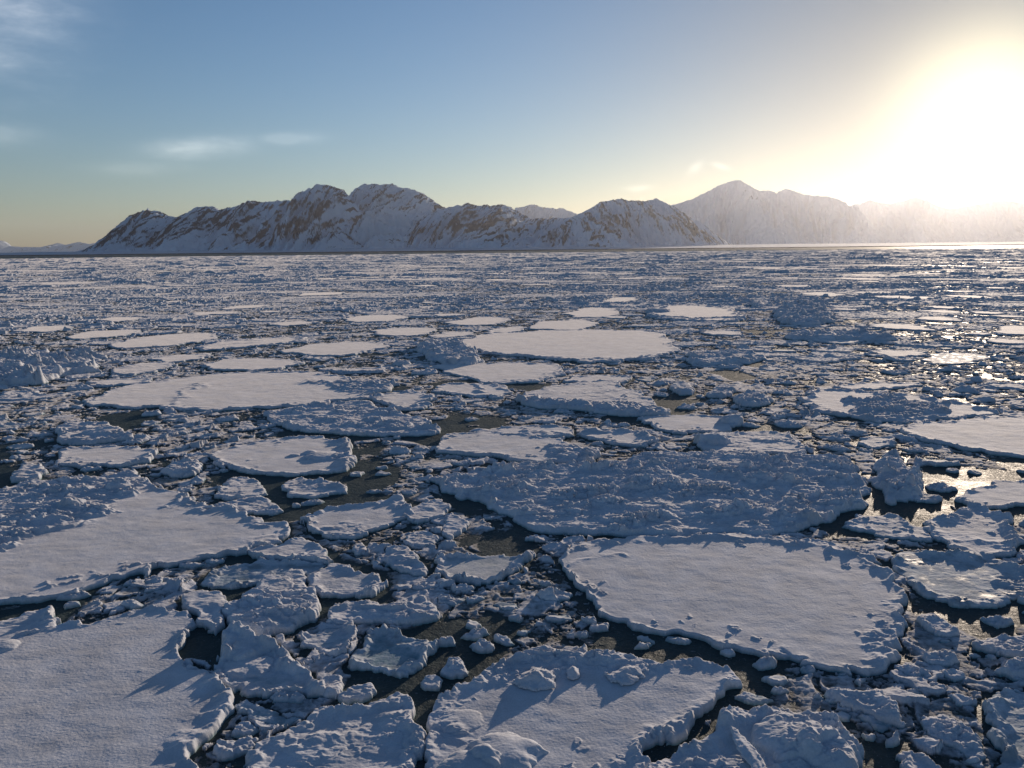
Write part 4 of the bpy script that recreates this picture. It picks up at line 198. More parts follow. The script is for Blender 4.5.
{"name":"ice_chunk","cat":"ice chunk","h":0.29,"rim":0,"rw":0.1,"rub":0.24,"dune":0.14,"wet":0,"tilt":[0.04,-0.03],"ang":1,"label":"lumpy ice chunk, first from left of those behind the floe dotted with lumps","p":[[-18.44,45.526],[-18.928,45.711],[-19.249,45.692],[-19.224,45.023],[-18.571,45.026]],"rp":[],"rg":[],"lp":[],"group":"ice chunks behind the floe dotted with lumps"},
{"name":"ice_chunk","cat":"ice chunk","h":0.24,"rim":0,"rw":0.1,"rub":0.18,"dune":0.14,"wet":0,"tilt":[0.01,-0.03],"ang":1,"label":"lumpy ice chunk, second from left of those in front of the big rounded floe","p":[[1.97,19.646],[1.68,19.64],[1.438,19.484],[1.665,19.263],[1.914,19.321]],"rp":[],"rg":[],"lp":[],"group":"ice chunks in front of the big rounded floe"},
{"name":"ice_chunk","cat":"ice chunk","h":0.36,"rim":0,"rw":0.1,"rub":0.32,"dune":0.14,"wet":0,"tilt":[0.06,0.03],"ang":1,"label":"lumpy ice chunk, first from left of those in front of the upper left long floe","p":[[-37.449,82.332],[-37.778,82.826],[-38.437,83.13],[-38.901,82.744],[-39.251,82.319],[-38.9,81.426],[-38.253,81.281]],"rp":[],"rg":[],"lp":[],"group":"ice chunks in front of the upper left long floe"},
{"name":"ice_chunk","cat":"ice chunk","h":0.38,"rim":0,"rw":0.1,"rub":0.39,"dune":0.14,"wet":0,"tilt":[0.09,0.05],"ang":1,"label":"lumpy ice chunk, sixth from left of those behind the twin-lobed floe","p":[[32.204,54.111],[32.086,54.911],[31.669,55.315],[30.672,54.849],[30.274,54.015],[30.977,53.572],[31.689,52.935]],"rp":[],"rg":[],"lp":[],"group":"ice chunks behind the twin-lobed floe"},
{"name":"ice_chunk","cat":"ice chunk","h":0.15,"rim":0.11,"rw":0.17,"rub":0.04,"dune":0.04,"wet":0,"ang":1,"label":"rimmed ice chunk, the only one in front of the mid tapered floe","p":[[-16.115,74.157],[-16.352,74.24],[-16.722,74.408],[-17.112,74.142],[-17.179,73.95],[-16.926,73.802],[-16.506,73.695],[-16.267,73.859]],"rp":[],"rg":[],"lp":[]},
{"name":"ice_chunk","cat":"ice chunk","h":0.28,"rim":0,"rw":0.1,"rub":0.23,"dune":0.14,"wet":0,"tilt":[0.03,0.09],"ang":1,"label":"lumpy ice chunk, fourth from left of those behind the twin-lobed floe","p":[[29.578,53.977],[29.569,54.462],[29.035,54.461],[28.644,53.825],[28.786,53.371],[29.441,53.347]],"rp":[],"rg":[],"lp":[],"group":"ice chunks behind the twin-lobed floe"},
{"name":"ice_chunk","cat":"ice chunk","h":0.23,"rim":0,"rw":0.1,"rub":0.17,"dune":0.14,"wet":0,"tilt":[0.06,0.08],"ang":1,"label":"lumpy ice chunk, third from left of those left of the floe dotted with lumps","p":[[-16.388,40.858],[-16.551,40.922],[-16.742,40.948],[-16.996,40.858],[-16.843,40.594],[-16.688,40.565],[-16.441,40.721]],"rp":[],"rg":[],"lp":[],"group":"ice chunks left of the floe dotted with lumps"},
{"name":"ice_chunk","cat":"ice chunk","h":0.3,"rim":0.06,"rw":0.1,"rub":0.03,"dune":0.05,"wet":0,"tilt":[0.14,0.11],"ang":1,"label":"tilted ice chunk, first from left of those behind the longest floe at left","p":[[-16.222,69.036],[-16.457,69.387],[-16.953,69.765],[-17.336,69.797],[-17.418,69.072],[-17.291,68.636],[-16.879,68.479]],"rp":[],"rg":[],"lp":[],"group":"ice chunks behind the longest floe at left"},
{"name":"ice_chunk","cat":"ice chunk","h":0.15,"rim":0.11,"rw":0.16,"rub":0.04,"dune":0.04,"wet":0,"ang":1,"label":"rimmed ice chunk, eighth from left of those in front of the pointed left floe","p":[[-9.944,24.501],[-10.416,24.595],[-10.872,24.541],[-10.787,24.252],[-10.317,24.183]],"rp":[],"rg":[],"lp":[],"group":"ice chunks in front of the pointed left floe"},
{"name":"ice_chunk","cat":"ice chunk","h":0.15,"rim":0.11,"rw":0.17,"rub":0.04,"dune":0.04,"wet":0,"ang":1,"label":"rimmed ice chunk, second from left of those in front of the terraced floe","p":[[3.771,48.32],[3.503,48.785],[3.284,48.918],[2.829,49.001],[2.582,48.433],[2.484,48.066],[2.973,47.98],[3.382,47.957]],"rp":[],"rg":[],"lp":[],"group":"ice chunks in front of the terraced floe"},
{"name":"ice_chunk","cat":"ice chunk","h":0.3,"rim":0.06,"rw":0.1,"rub":0.03,"dune":0.05,"wet":0,"tilt":[-0.03,0.05],"ang":1,"label":"tilted ice chunk, second from left of those left of the small flat pale floe","p":[[-24.807,39.704],[-24.966,39.949],[-25.236,39.818],[-25.377,39.493],[-25.045,39.304],[-24.856,39.332]],"rp":[],"rg":[],"lp":[],"group":"ice chunks left of the small flat pale floe"},
{"name":"ice_chunk","cat":"ice chunk","h":0.22,"rim":0,"rw":0.1,"rub":0.17,"dune":0.14,"wet":0,"tilt":[-0.02,-0.08],"ang":1,"label":"lumpy ice chunk, second from left of those behind the broad rubble-covered floe","p":[[5.237,38.417],[5.147,38.549],[4.963,38.57],[4.737,38.481],[4.737,38.273],[5.002,38.171],[5.131,38.232]],"rp":[],"rg":[],"lp":[],"group":"ice chunks behind the broad rubble-covered floe"},
{"name":"ice_chunk","cat":"ice chunk","h":0.22,"rim":0,"rw":0.1,"rub":0.16,"dune":0.14,"wet":0,"tilt":[-0.08,-0.1],"ang":1,"label":"lumpy ice chunk, fifth from left of those in front of the big rounded floe","p":[[3.539,18.923],[3.455,18.993],[3.186,18.915],[3.067,18.827],[2.98,18.718],[3.119,18.677],[3.385,18.711],[3.448,18.794]],"rp":[],"rg":[],"lp":[],"group":"ice chunks in front of the big rounded floe"},
{"name":"ice_chunk","cat":"ice chunk","h":0.28,"rim":0,"rw":0.1,"rub":0.23,"dune":0.14,"wet":0,"tilt":[0.1,0.08],"ang":1,"label":"lumpy ice chunk, first from left of those behind the broad rubble-covered floe","p":[[-1.977,36.49],[-2.301,36.936],[-3.018,36.597],[-2.847,36.318],[-2.355,36.102]],"rp":[],"rg":[],"lp":[],"group":"ice chunks behind the broad rubble-covered floe"},
{"name":"ice_chunk","cat":"ice chunk","h":0.21,"rim":0,"rw":0.1,"rub":0.15,"dune":0.14,"wet":0,"tilt":[-0.06,0.09],"ang":1,"label":"lumpy ice chunk, third from left of those in front of the pointed left floe","p":[[-11.581,23.003],[-11.724,23.185],[-11.875,23.118],[-11.943,22.947],[-11.893,22.818],[-11.628,22.919]],"rp":[],"rg":[],"lp":[],"group":"ice chunks in front of the pointed left floe"},
{"name":"ice_chunk","cat":"ice chunk","h":0.21,"rim":0,"rw":0.1,"rub":0.15,"dune":0.14,"wet":0,"tilt":[-0.01,0.1],"ang":1,"label":"lumpy ice chunk, fourth from left of those in front of the curled-lip floe","p":[[0.25,22.797],[0.111,23.067],[-0.107,23.073],[-0.256,22.914],[0.001,22.674]],"rp":[],"rg":[],"lp":[],"group":"ice chunks in front of the curled-lip floe"},
{"name":"ice_chunk","cat":"ice chunk","h":0.3,"rim":0.06,"rw":0.1,"rub":0.03,"dune":0.05,"wet":0,"tilt":[-0.15,-0.14],"ang":1,"label":"tilted ice chunk, second from left of those behind the floe dotted with lumps","p":[[-15.596,40.071],[-15.622,40.261],[-15.791,40.363],[-16.034,40.275],[-16.026,40.084],[-15.951,39.944],[-15.746,39.963]],"rp":[],"rg":[],"lp":[],"group":"ice chunks behind the floe dotted with lumps"},
{"name":"ice_chunk","cat":"ice chunk","h":0.3,"rim":0,"rw":0.1,"rub":0.25,"dune":0.14,"wet":0,"tilt":[-0.09,0.05],"ang":1,"label":"lumpy ice chunk, the only one right of the lens floe","p":[[14.079,43.86],[13.811,44.337],[13.367,44.579],[12.888,44.097],[13.084,43.752],[13.653,43.482]],"rp":[],"rg":[],"lp":[]},
{"name":"ice_chunk","cat":"ice chunk","h":0.21,"rim":0,"rw":0.1,"rub":0.15,"dune":0.14,"wet":0,"tilt":[0.01,0.09],"ang":1,"label":"lumpy ice chunk, first from left of those behind the hilly bottom floe","p":[[6.24,16.716],[6.138,16.786],[5.998,16.801],[5.865,16.727],[5.781,16.675],[5.838,16.582],[6.006,16.534],[6.187,16.586]],"rp":[],"rg":[],"lp":[],"group":"ice chunks behind the hilly bottom floe"},
{"name":"ice_chunk","cat":"ice chunk","h":0.32,"rim":0,"rw":0.1,"rub":0.28,"dune":0.14,"wet":0,"tilt":[-0.02,0.02],"ang":1,"label":"lumpy ice chunk, first from left of those behind the lens floe","p":[[11.817,49.525],[11.326,49.902],[10.954,49.991],[10.377,49.398],[10.386,49.066],[11.024,48.819],[11.605,48.937]],"rp":[],"rg":[],"lp":[],"group":"ice chunks behind the lens floe"},
{"name":"ice_chunk","cat":"ice chunk","h":0.3,"rim":0.06,"rw":0.1,"rub":0.03,"dune":0.05,"wet":0,"tilt":[0.03,-0.14],"ang":1,"label":"tilted ice chunk, the only one in front of the crumbly tongue floe","p":[[9.084,14.15],[8.98,14.232],[8.9,14.204],[8.746,14.129],[8.826,14.028],[8.929,14.007],[9.081,14.076]],"rp":[],"rg":[],"lp":[]},
{"name":"ice_chunk","cat":"ice chunk","h":0.26,"rim":0,"rw":0.1,"rub":0.21,"dune":0.14,"wet":0,"tilt":[-0.09,0.08],"ang":1,"label":"lumpy ice chunk, first from left of those left of the lit cap floe","p":[[-30.844,47.743],[-31.058,48.113],[-31.518,48.002],[-31.748,47.828],[-31.528,47.317],[-31.258,47.164],[-30.891,47.292]],"rp":[],"rg":[],"lp":[],"group":"ice chunks left of the lit cap floe"},
{"name":"ice_chunk","cat":"ice chunk","h":0.15,"rim":0.11,"rw":0.15,"rub":0.04,"dune":0.04,"wet":0,"ang":1,"label":"rimmed ice chunk, fourth from left of those behind the floe with perched blocks","p":[[0.006,18.981],[-0.084,19.182],[-0.222,19.355],[-0.518,19.377],[-0.538,19.219],[-0.489,19.077],[-0.178,18.89]],"rp":[],"rg":[],"lp":[],"group":"ice chunks behind the floe with perched blocks"},
{"name":"ice_chunk","cat":"ice chunk","h":0.38,"rim":0,"rw":0.1,"rub":0.38,"dune":0.14,"wet":0,"tilt":[-0.01,-0.02],"ang":1,"label":"lumpy ice chunk, second from left of those behind the thin oval floe","p":[[31.244,62.769],[30.669,63.364],[29.925,63.211],[29.45,63.053],[29.635,62.185],[29.838,61.239],[30.633,61.717],[31.374,61.639]],"rp":[],"rg":[],"lp":[],"group":"ice chunks behind the thin oval floe"},
{"name":"ice_chunk","cat":"ice chunk","h":0.15,"rim":0.11,"rw":0.27,"rub":0.04,"dune":0.04,"wet":0,"ang":1,"label":"rimmed ice chunk, the only one right of the mid tapered floe","p":[[-10.431,82.963],[-11.048,83.088],[-12.442,83.287],[-12.704,82.354],[-12.625,81.757],[-11.974,81.399],[-10.664,81.912]],"rp":[],"rg":[],"lp":[]},
{"name":"ice_chunk","cat":"ice chunk","h":0.25,"rim":0,"rw":0.1,"rub":0.2,"dune":0.14,"wet":0,"tilt":[-0.02,-0.07],"ang":1,"label":"lumpy ice chunk, second from left of those behind the lens floe","p":[[12.415,50.355],[12.39,50.691],[12.086,50.859],[11.82,50.738],[11.815,50.323],[11.855,50.111],[12.242,49.874],[12.432,50.095]],"rp":[],"rg":[],"lp":[],"group":"ice chunks behind the lens floe"},
{"name":"ice_chunk","cat":"ice chunk","h":0.34,"rim":0,"rw":0.1,"rub":0.3,"dune":0.14,"wet":0,"tilt":[0.05,-0.01],"ang":1,"label":"lumpy ice chunk, second from left of those in front of the upper left long floe","p":[[-36.406,83.796],[-36.616,84.505],[-37.074,84.67],[-37.816,83.664],[-37.307,82.839],[-36.68,82.829]],"rp":[],"rg":[],"lp":[],"group":"ice chunks in front of the upper left long floe"},
{"name":"ice_chunk","cat":"ice chunk","h":0.3,"rim":0.06,"rw":0.1,"rub":0.03,"dune":0.05,"wet":0,"tilt":[0.13,0.11],"ang":1,"label":"tilted ice chunk, eighth from left of those in front of the big rounded floe","p":[[5.48,18.305],[5.441,18.459],[5.153,18.541],[5.101,18.388],[5.301,18.24]],"rp":[],"rg":[],"lp":[],"group":"ice chunks in front of the big rounded floe"},
{"name":"ice_chunk","cat":"ice chunk","h":0.32,"rim":0,"rw":0.1,"rub":0.28,"dune":0.14,"wet":0,"tilt":[-0.1,-0.05],"ang":1,"label":"lumpy ice chunk, third from left of those in front of the lit floe under ridge","p":[[32.717,80.151],[32.401,80.867],[31.422,80.783],[31.627,80.253],[32.418,79.608]],"rp":[],"rg":[],"lp":[],"group":"ice chunks in front of the lit floe under ridge"},
{"name":"ice_chunk","cat":"ice chunk","h":0.25,"rim":0,"rw":0.1,"rub":0.19,"dune":0.14,"wet":0,"tilt":[0.07,-0.06],"ang":1,"label":"lumpy ice chunk, fourth from left of those in front of the big rounded floe","p":[[2.57,20.02],[2.353,20.008],[2.009,19.946],[1.967,19.699],[2.105,19.63],[2.458,19.659]],"rp":[],"rg":[],"lp":[],"group":"ice chunks in front of the big rounded floe"},
{"name":"ice_chunk","cat":"ice chunk","h":0.25,"rim":0,"rw":0.1,"rub":0.19,"dune":0.14,"wet":0,"tilt":[-0.01,0.01],"ang":1,"label":"lumpy ice chunk, ninth from left of those in front of the pointed left floe","p":[[-9.468,24.657],[-9.471,24.841],[-9.704,24.846],[-9.932,24.863],[-10.145,24.794],[-10.059,24.582],[-9.776,24.485],[-9.574,24.575]],"rp":[],"rg":[],"lp":[],"group":"ice chunks in front of the pointed left floe"},
{"name":"ice_chunk","cat":"ice chunk","h":0.15,"rim":0.11,"rw":0.19,"rub":0.04,"dune":0.04,"wet":0,"ang":1,"label":"rimmed ice chunk, second from left of those behind the terraced floe","p":[[10.831,54.01],[10.388,54.559],[10.075,54.711],[9.731,53.98],[9.806,53.592],[10.478,53.046],[10.798,53.694]],"rp":[],"rg":[],"lp":[],"group":"ice chunks behind the terraced floe"},
{"name":"ice_chunk","cat":"ice chunk","h":0.28,"rim":0,"rw":0.1,"rub":0.24,"dune":0.14,"wet":0,"tilt":[0.03,-0.07],"ang":1,"label":"lumpy ice chunk, second from left of those left of the long rectangular floe","p":[[-4.33,39.73],[-4.5,39.973],[-5.121,39.966],[-5.074,39.446],[-4.717,39.03],[-4.119,38.985]],"rp":[],"rg":[],"lp":[],"group":"ice chunks left of the long rectangular floe"},
{"name":"ice_chunk","cat":"ice chunk","h":0.15,"rim":0.11,"rw":0.24,"rub":0.04,"dune":0.04,"wet":0,"ang":1,"label":"rimmed ice chunk, first from left of those left of the lit floe under ridge","p":[[26.825,80.571],[26.07,80.932],[25.144,81.336],[24.631,80.502],[24.381,79.619],[25.55,78.651],[26.51,79.129]],"rp":[],"rg":[],"lp":[],"group":"ice chunks left of the lit floe under ridge"},
{"name":"ice_chunk","cat":"ice chunk","h":0.24,"rim":0,"rw":0.1,"rub":0.19,"dune":0.14,"wet":0,"tilt":[0.01,-0.1],"ang":1,"label":"lumpy ice chunk, the only one behind the long rectangular floe","p":[[4.777,40.244],[4.627,40.362],[4.305,40.563],[4.107,40.337],[4.024,40.027],[4.083,39.823],[4.339,39.77],[4.622,39.877]],"rp":[],"rg":[],"lp":[]},
{"name":"ice_chunk","cat":"ice chunk","h":0.19,"rim":0,"rw":0.1,"rub":0.13,"dune":0.14,"wet":0,"tilt":[-0.0,0.09],"ang":1,"label":"lumpy ice chunk, first from left of those right of the hilly bottom floe","p":[[7.437,14.909],[7.343,14.998],[7.171,15.015],[7.106,14.984],[7.179,14.837],[7.322,14.807]],"rp":[],"rg":[],"lp":[],"group":"ice chunks right of the hilly bottom floe"},
{"name":"ice_chunk","cat":"ice chunk","h":0.27,"rim":0,"rw":0.1,"rub":0.22,"dune":0.14,"wet":0,"tilt":[0.05,0.01],"ang":1,"label":"lumpy ice chunk, third from left of those behind the back-edged floe","p":[[-4.031,31.93],[-4.006,32.389],[-4.808,32.246],[-4.591,31.817],[-4.178,31.57]],"rp":[],"rg":[],"lp":[],"group":"ice chunks behind the back-edged floe"},
{"name":"ice_chunk","cat":"ice chunk","h":0.28,"rim":0,"rw":0.1,"rub":0.23,"dune":0.14,"wet":0,"tilt":[-0.05,0.09],"ang":1,"label":"lumpy ice chunk, third from left of those behind the twin-lobed floe","p":[[23.46,58.167],[23.369,58.549],[22.802,58.735],[22.507,58.256],[22.444,58.059],[22.939,57.653]],"rp":[],"rg":[],"lp":[],"group":"ice chunks behind the twin-lobed floe"},
{"name":"ice_chunk","cat":"ice chunk","h":0.3,"rim":0.06,"rw":0.1,"rub":0.03,"dune":0.05,"wet":0,"tilt":[0.06,-0.05],"ang":1,"label":"tilted ice chunk, second from left of those in front of the peaked floe at bottom","p":[[-5.315,15.007],[-5.345,15.079],[-5.467,15.041],[-5.592,14.983],[-5.513,14.886],[-5.306,14.928]],"rp":[],"rg":[],"lp":[],"group":"ice chunks in front of the peaked floe at bottom"},
{"name":"ice_chunk","cat":"ice chunk","h":0.2,"rim":0,"rw":0.1,"rub":0.14,"dune":0.14,"wet":0,"tilt":[0.02,-0.03],"ang":1,"label":"lumpy ice chunk, fourth from left of those in front of the glinting wet floe","p":[[14.335,20.482],[14.23,20.561],[14.018,20.573],[13.948,20.499],[13.935,20.438],[14.119,20.351],[14.272,20.417]],"rp":[],"rg":[],"lp":[],"group":"ice chunks in front of the glinting wet floe"},
{"name":"ice_chunk","cat":"ice chunk","h":0.24,"rim":0,"rw":0.1,"rub":0.19,"dune":0.14,"wet":0,"tilt":[0.02,-0.06],"ang":1,"label":"lumpy ice chunk, the only one left of the terraced floe","p":[[0.326,48.728],[0.153,48.987],[-0.211,49.052],[-0.549,48.819],[-0.304,48.413]],"rp":[],"rg":[],"lp":[]},
{"name":"ice_chunk","cat":"ice chunk","h":0.19,"rim":0,"rw":0.1,"rub":0.13,"dune":0.14,"wet":0,"tilt":[-0.09,0.06],"ang":1,"label":"lumpy ice chunk, second from left of those behind the hilly bottom floe","p":[[6.916,16.4],[6.902,16.526],[6.787,16.582],[6.717,16.491],[6.641,16.394],[6.766,16.326],[6.866,16.283]],"rp":[],"rg":[],"lp":[],"group":"ice chunks behind the hilly bottom floe"},
{"name":"ice_chunk","cat":"ice chunk","h":0.37,"rim":0,"rw":0.1,"rub":0.33,"dune":0.14,"wet":0,"tilt":[0.06,0.0],"ang":1,"label":"lumpy ice chunk, third from left of those in front of the longest floe at left","p":[[-16.503,46.965],[-16.882,47.994],[-17.629,47.841],[-18.149,47.38],[-17.492,46.376]],"rp":[],"rg":[],"lp":[],"group":"ice chunks in front of the longest floe at left"},
{"name":"ice_chunk","cat":"ice chunk","h":0.28,"rim":0,"rw":0.1,"rub":0.23,"dune":0.14,"wet":0,"tilt":[0.01,-0.02],"ang":1,"label":"lumpy ice chunk, first from left of those behind the twin-lobed floe","p":[[20.647,59.771],[20.521,60.087],[20.055,60.161],[19.696,59.86],[19.753,59.32],[20.202,59.145],[20.5,59.165],[20.699,59.464]],"rp":[],"rg":[],"lp":[],"group":"ice chunks behind the twin-lobed floe"},
{"name":"ice_chunk","cat":"ice chunk","h":0.21,"rim":0,"rw":0.1,"rub":0.15,"dune":0.14,"wet":0,"tilt":[-0.01,0.07],"ang":1,"label":"lumpy ice chunk, first from left of those in front of the wide sunlit right floe","p":[[20.684,40.107],[20.519,40.355],[20.37,40.32],[20.221,40.15],[20.276,39.907],[20.379,39.845],[20.582,39.797]],"rp":[],"rg":[],"lp":[],"group":"ice chunks in front of the wide sunlit right floe"},
{"name":"ice_chunk","cat":"ice chunk","h":0.3,"rim":0.06,"rw":0.1,"rub":0.03,"dune":0.05,"wet":0,"tilt":[-0.13,-0.19],"ang":1,"label":"tilted ice chunk, first from left of those in front of the big rounded floe","p":[[1.618,20.341],[1.446,20.602],[0.965,20.543],[0.806,20.391],[0.889,20.247],[1.318,20.206]],"rp":[],"rg":[],"lp":[],"group":"ice chunks in front of the big rounded floe"},
{"name":"ice_chunk","cat":"ice chunk","h":0.32,"rim":0,"rw":0.1,"rub":0.28,"dune":0.14,"wet":0,"tilt":[-0.09,-0.0],"ang":1,"label":"lumpy ice chunk, second from left of those left of the twin-lobed floe","p":[[16.343,46.405],[16.148,46.714],[15.474,46.626],[15.463,46.103],[15.681,45.833],[16.321,46.111]],"rp":[],"rg":[],"lp":[],"group":"ice chunks left of the twin-lobed floe"},
{"name":"ice_chunk","cat":"ice chunk","h":0.15,"rim":0.11,"rw":0.14,"rub":0.04,"dune":0.04,"wet":0,"ang":1,"label":"rimmed ice chunk, ninth from left of those in front of the big rounded floe","p":[[6.337,17.817],[6.212,18.037],[5.986,18.031],[5.734,17.849],[5.833,17.601],[6.047,17.617],[6.276,17.714]],"rp":[],"rg":[],"lp":[],"group":"ice chunks in front of the big rounded floe"},
{"name":"ice_chunk","cat":"ice chunk","h":0.3,"rim":0.06,"rw":0.1,"rub":0.03,"dune":0.05,"wet":0,"tilt":[0.08,0.09],"ang":1,"label":"tilted ice chunk, first from left of those left of the small flat pale floe","p":[[-25.103,40.763],[-25.55,41.165],[-25.872,41.241],[-26.399,41.187],[-26.684,40.746],[-26.005,40.182],[-25.429,40.206]],"rp":[],"rg":[],"lp":[],"group":"ice chunks left of the small flat pale floe"},
{"name":"ice_chunk","cat":"ice chunk","h":0.29,"rim":0,"rw":0.1,"rub":0.24,"dune":0.14,"wet":0,"tilt":[-0.01,0.0],"ang":1,"label":"lumpy ice chunk, first from left of those in front of the terraced floe","p":[[1.244,46.868],[1.044,47.036],[0.497,47.132],[0.374,46.715],[0.23,46.475],[0.922,46.397],[1.283,46.559]],"rp":[],"rg":[],"lp":[],"group":"ice chunks in front of the terraced floe"},
{"name":"ice_chunk","cat":"ice chunk","h":0.3,"rim":0.06,"rw":0.1,"rub":0.03,"dune":0.05,"wet":0,"tilt":[-0.09,-0.18],"ang":1,"label":"tilted ice chunk, second from left of those behind the lit cap floe","p":[[-30.672,51.304],[-31.244,51.594],[-31.596,51.728],[-32.079,51.299],[-31.789,51.154],[-31.389,50.997]],"rp":[],"rg":[],"lp":[],"group":"ice chunks behind the lit cap floe"},
{"name":"ice_chunk","cat":"ice chunk","h":0.25,"rim":0,"rw":0.1,"rub":0.19,"dune":0.14,"wet":0,"tilt":[-0.05,0.0],"ang":1,"label":"lumpy ice chunk, third from left of those in front of the curled-lip floe","p":[[-0.812,21.791],[-0.924,21.914],[-1.186,21.887],[-1.431,21.633],[-1.341,21.416],[-1.045,21.504],[-0.861,21.671]],"rp":[],"rg":[],"lp":[],"group":"ice chunks in front of the curled-lip floe"},
{"name":"ice_chunk","cat":"ice chunk","h":0.15,"rim":0.11,"rw":0.13,"rub":0.04,"dune":0.04,"wet":0,"ang":1,"label":"rimmed ice chunk, the only one left of the crumbly tongue floe","p":[[7.839,14.84],[7.706,14.86],[7.502,14.756],[7.469,14.618],[7.63,14.61],[7.816,14.733]],"rp":[],"rg":[],"lp":[]},
{"name":"ice_chunk","cat":"ice chunk","h":0.38,"rim":0,"rw":0.1,"rub":0.4,"dune":0.14,"wet":0,"tilt":[-0.06,0.04],"ang":1,"label":"lumpy ice chunk, second from left of those behind the longest floe at left","p":[[-8.721,70.19],[-9.136,70.834],[-10.372,70.734],[-10.802,69.892],[-10.006,69.095],[-9.263,69.353]],"rp":[],"rg":[],"lp":[],"group":"ice chunks behind the longest floe at left"},
{"name":"ice_chunk","cat":"ice chunk","h":0.15,"rim":0.11,"rw":0.15,"rub":0.04,"dune":0.04,"wet":0,"ang":1,"label":"rimmed ice chunk, first from left of those in front of the peaked floe at bottom","p":[[-5.297,14.867],[-5.531,15.072],[-5.904,14.971],[-6.162,14.962],[-6.111,14.603],[-5.944,14.402],[-5.657,14.423],[-5.341,14.623]],"rp":[],"rg":[],"lp":[],"group":"ice chunks in front of the peaked floe at bottom"},
{"name":"ice_chunk","cat":"ice chunk","h":0.15,"rim":0.11,"rw":0.14,"rub":0.04,"dune":0.04,"wet":0,"ang":1,"label":"rimmed ice chunk, third from left of those in front of the glinting wet floe","p":[[14.805,21.062],[14.604,21.234],[14.399,21.285],[14.199,21.159],[14.328,20.948],[14.681,20.892]],"rp":[],"rg":[],"lp":[],"group":"ice chunks in front of the glinting wet floe"},
{"name":"ice_chunk","cat":"ice chunk","h":0.3,"rim":0.06,"rw":0.1,"rub":0.03,"dune":0.05,"wet":0,"tilt":[0.06,-0.02],"ang":1,"label":"tilted ice chunk, first from left of those left of the twin-lobed floe","p":[[17.184,47.814],[16.41,49.034],[15.776,48.784],[15.879,47.849],[16.242,47.314]],"rp":[],"rg":[],"lp":[],"group":"ice chunks left of the twin-lobed floe"},
{"name":"ice_chunk","cat":"ice chunk","h":0.27,"rim":0,"rw":0.1,"rub":0.23,"dune":0.14,"wet":0,"tilt":[0.06,-0.08],"ang":1,"label":"lumpy ice chunk, the only one behind the pale wedge floe","p":[[6.723,44.536],[6.731,44.805],[6.486,44.912],[6.026,44.791],[5.962,44.344],[6.112,44.14],[6.474,44.163],[6.779,44.297]],"rp":[],"rg":[],"lp":[]},
{"name":"ice_chunk","cat":"ice chunk","h":0.38,"rim":0,"rw":0.1,"rub":0.37,"dune":0.14,"wet":0,"tilt":[0.06,-0.04],"ang":1,"label":"lumpy ice chunk, first from left of those in front of the wet right floe","p":[[35.737,63.87],[35.273,64.128],[34.528,64.251],[34.339,63.611],[34.569,62.873],[35.355,63.009]],"rp":[],"rg":[],"lp":[],"group":"ice chunks in front of the wet right floe"},
{"name":"ice_chunk","cat":"ice chunk","h":0.31,"rim":0,"rw":0.1,"rub":0.26,"dune":0.14,"wet":0,"tilt":[0.09,0.03],"ang":1,"label":"lumpy ice chunk, second from left of those in front of the wet right floe","p":[[40.223,66.354],[40.237,66.993],[39.75,67.24],[39.456,66.742],[39.095,66.195],[39.369,65.734],[39.909,65.831]],"rp":[],"rg":[],"lp":[],"group":"ice chunks in front of the wet right floe"},
{"name":"ice_chunk","cat":"ice chunk","h":0.15,"rim":0.11,"rw":0.2,"rub":0.04,"dune":0.04,"wet":0,"ang":1,"label":"rimmed ice chunk, the only one behind the half-moon floe","p":[[-8.327,75.789],[-8.575,76.433],[-8.733,76.674],[-9.49,76.76],[-9.602,75.975],[-9.714,75.265],[-9.175,75.211],[-8.795,75.374]],"rp":[],"rg":[],"lp":[]},
{"name":"ice_chunk","cat":"ice chunk","h":0.3,"rim":0.06,"rw":0.1,"rub":0.03,"dune":0.05,"wet":0,"tilt":[0.03,-0.01],"ang":1,"label":"tilted ice chunk, the only one in front of the cracked pale floe","p":[[-1.75,52.218],[-2.233,52.983],[-3.323,52.784],[-3.549,51.661],[-2.501,51.805]],"rp":[],"rg":[],"lp":[]},
{"name":"ice_chunk","cat":"ice chunk","h":0.15,"rim":0.11,"rw":0.21,"rub":0.04,"dune":0.04,"wet":0,"ang":1,"label":"rimmed ice chunk, second from left of those left of the lit cap floe","p":[[-33.135,52.007],[-33.35,52.471],[-34.038,52.64],[-34.439,52.126],[-34.35,51.247],[-33.88,50.96]],"rp":[],"rg":[],"lp":[],"group":"ice chunks left of the lit cap floe"},
{"name":"ice_chunk","cat":"ice chunk","h":0.2,"rim":0,"rw":0.1,"rub":0.13,"dune":0.14,"wet":0,"tilt":[0.09,-0.09],"ang":1,"label":"lumpy ice chunk, second from left of those right of the big rounded floe","p":[[11.437,18.221],[11.379,18.301],[11.263,18.287],[11.171,18.195],[11.155,18.136],[11.211,18.055],[11.345,18.063],[11.464,18.156]],"rp":[],"rg":[],"lp":[],"group":"ice chunks right of the big rounded floe"},
{"name":"ice_chunk","cat":"ice chunk","h":0.28,"rim":0,"rw":0.1,"rub":0.23,"dune":0.14,"wet":0,"tilt":[-0.01,0.05],"ang":1,"label":"lumpy ice chunk, sixth from left of those left of the lit cap floe","p":[[-25.793,43.518],[-26.21,43.756],[-26.564,43.754],[-26.809,43.325],[-26.514,43.003],[-26.017,43.138]],"rp":[],"rg":[],"lp":[],"group":"ice chunks left of the lit cap floe"},
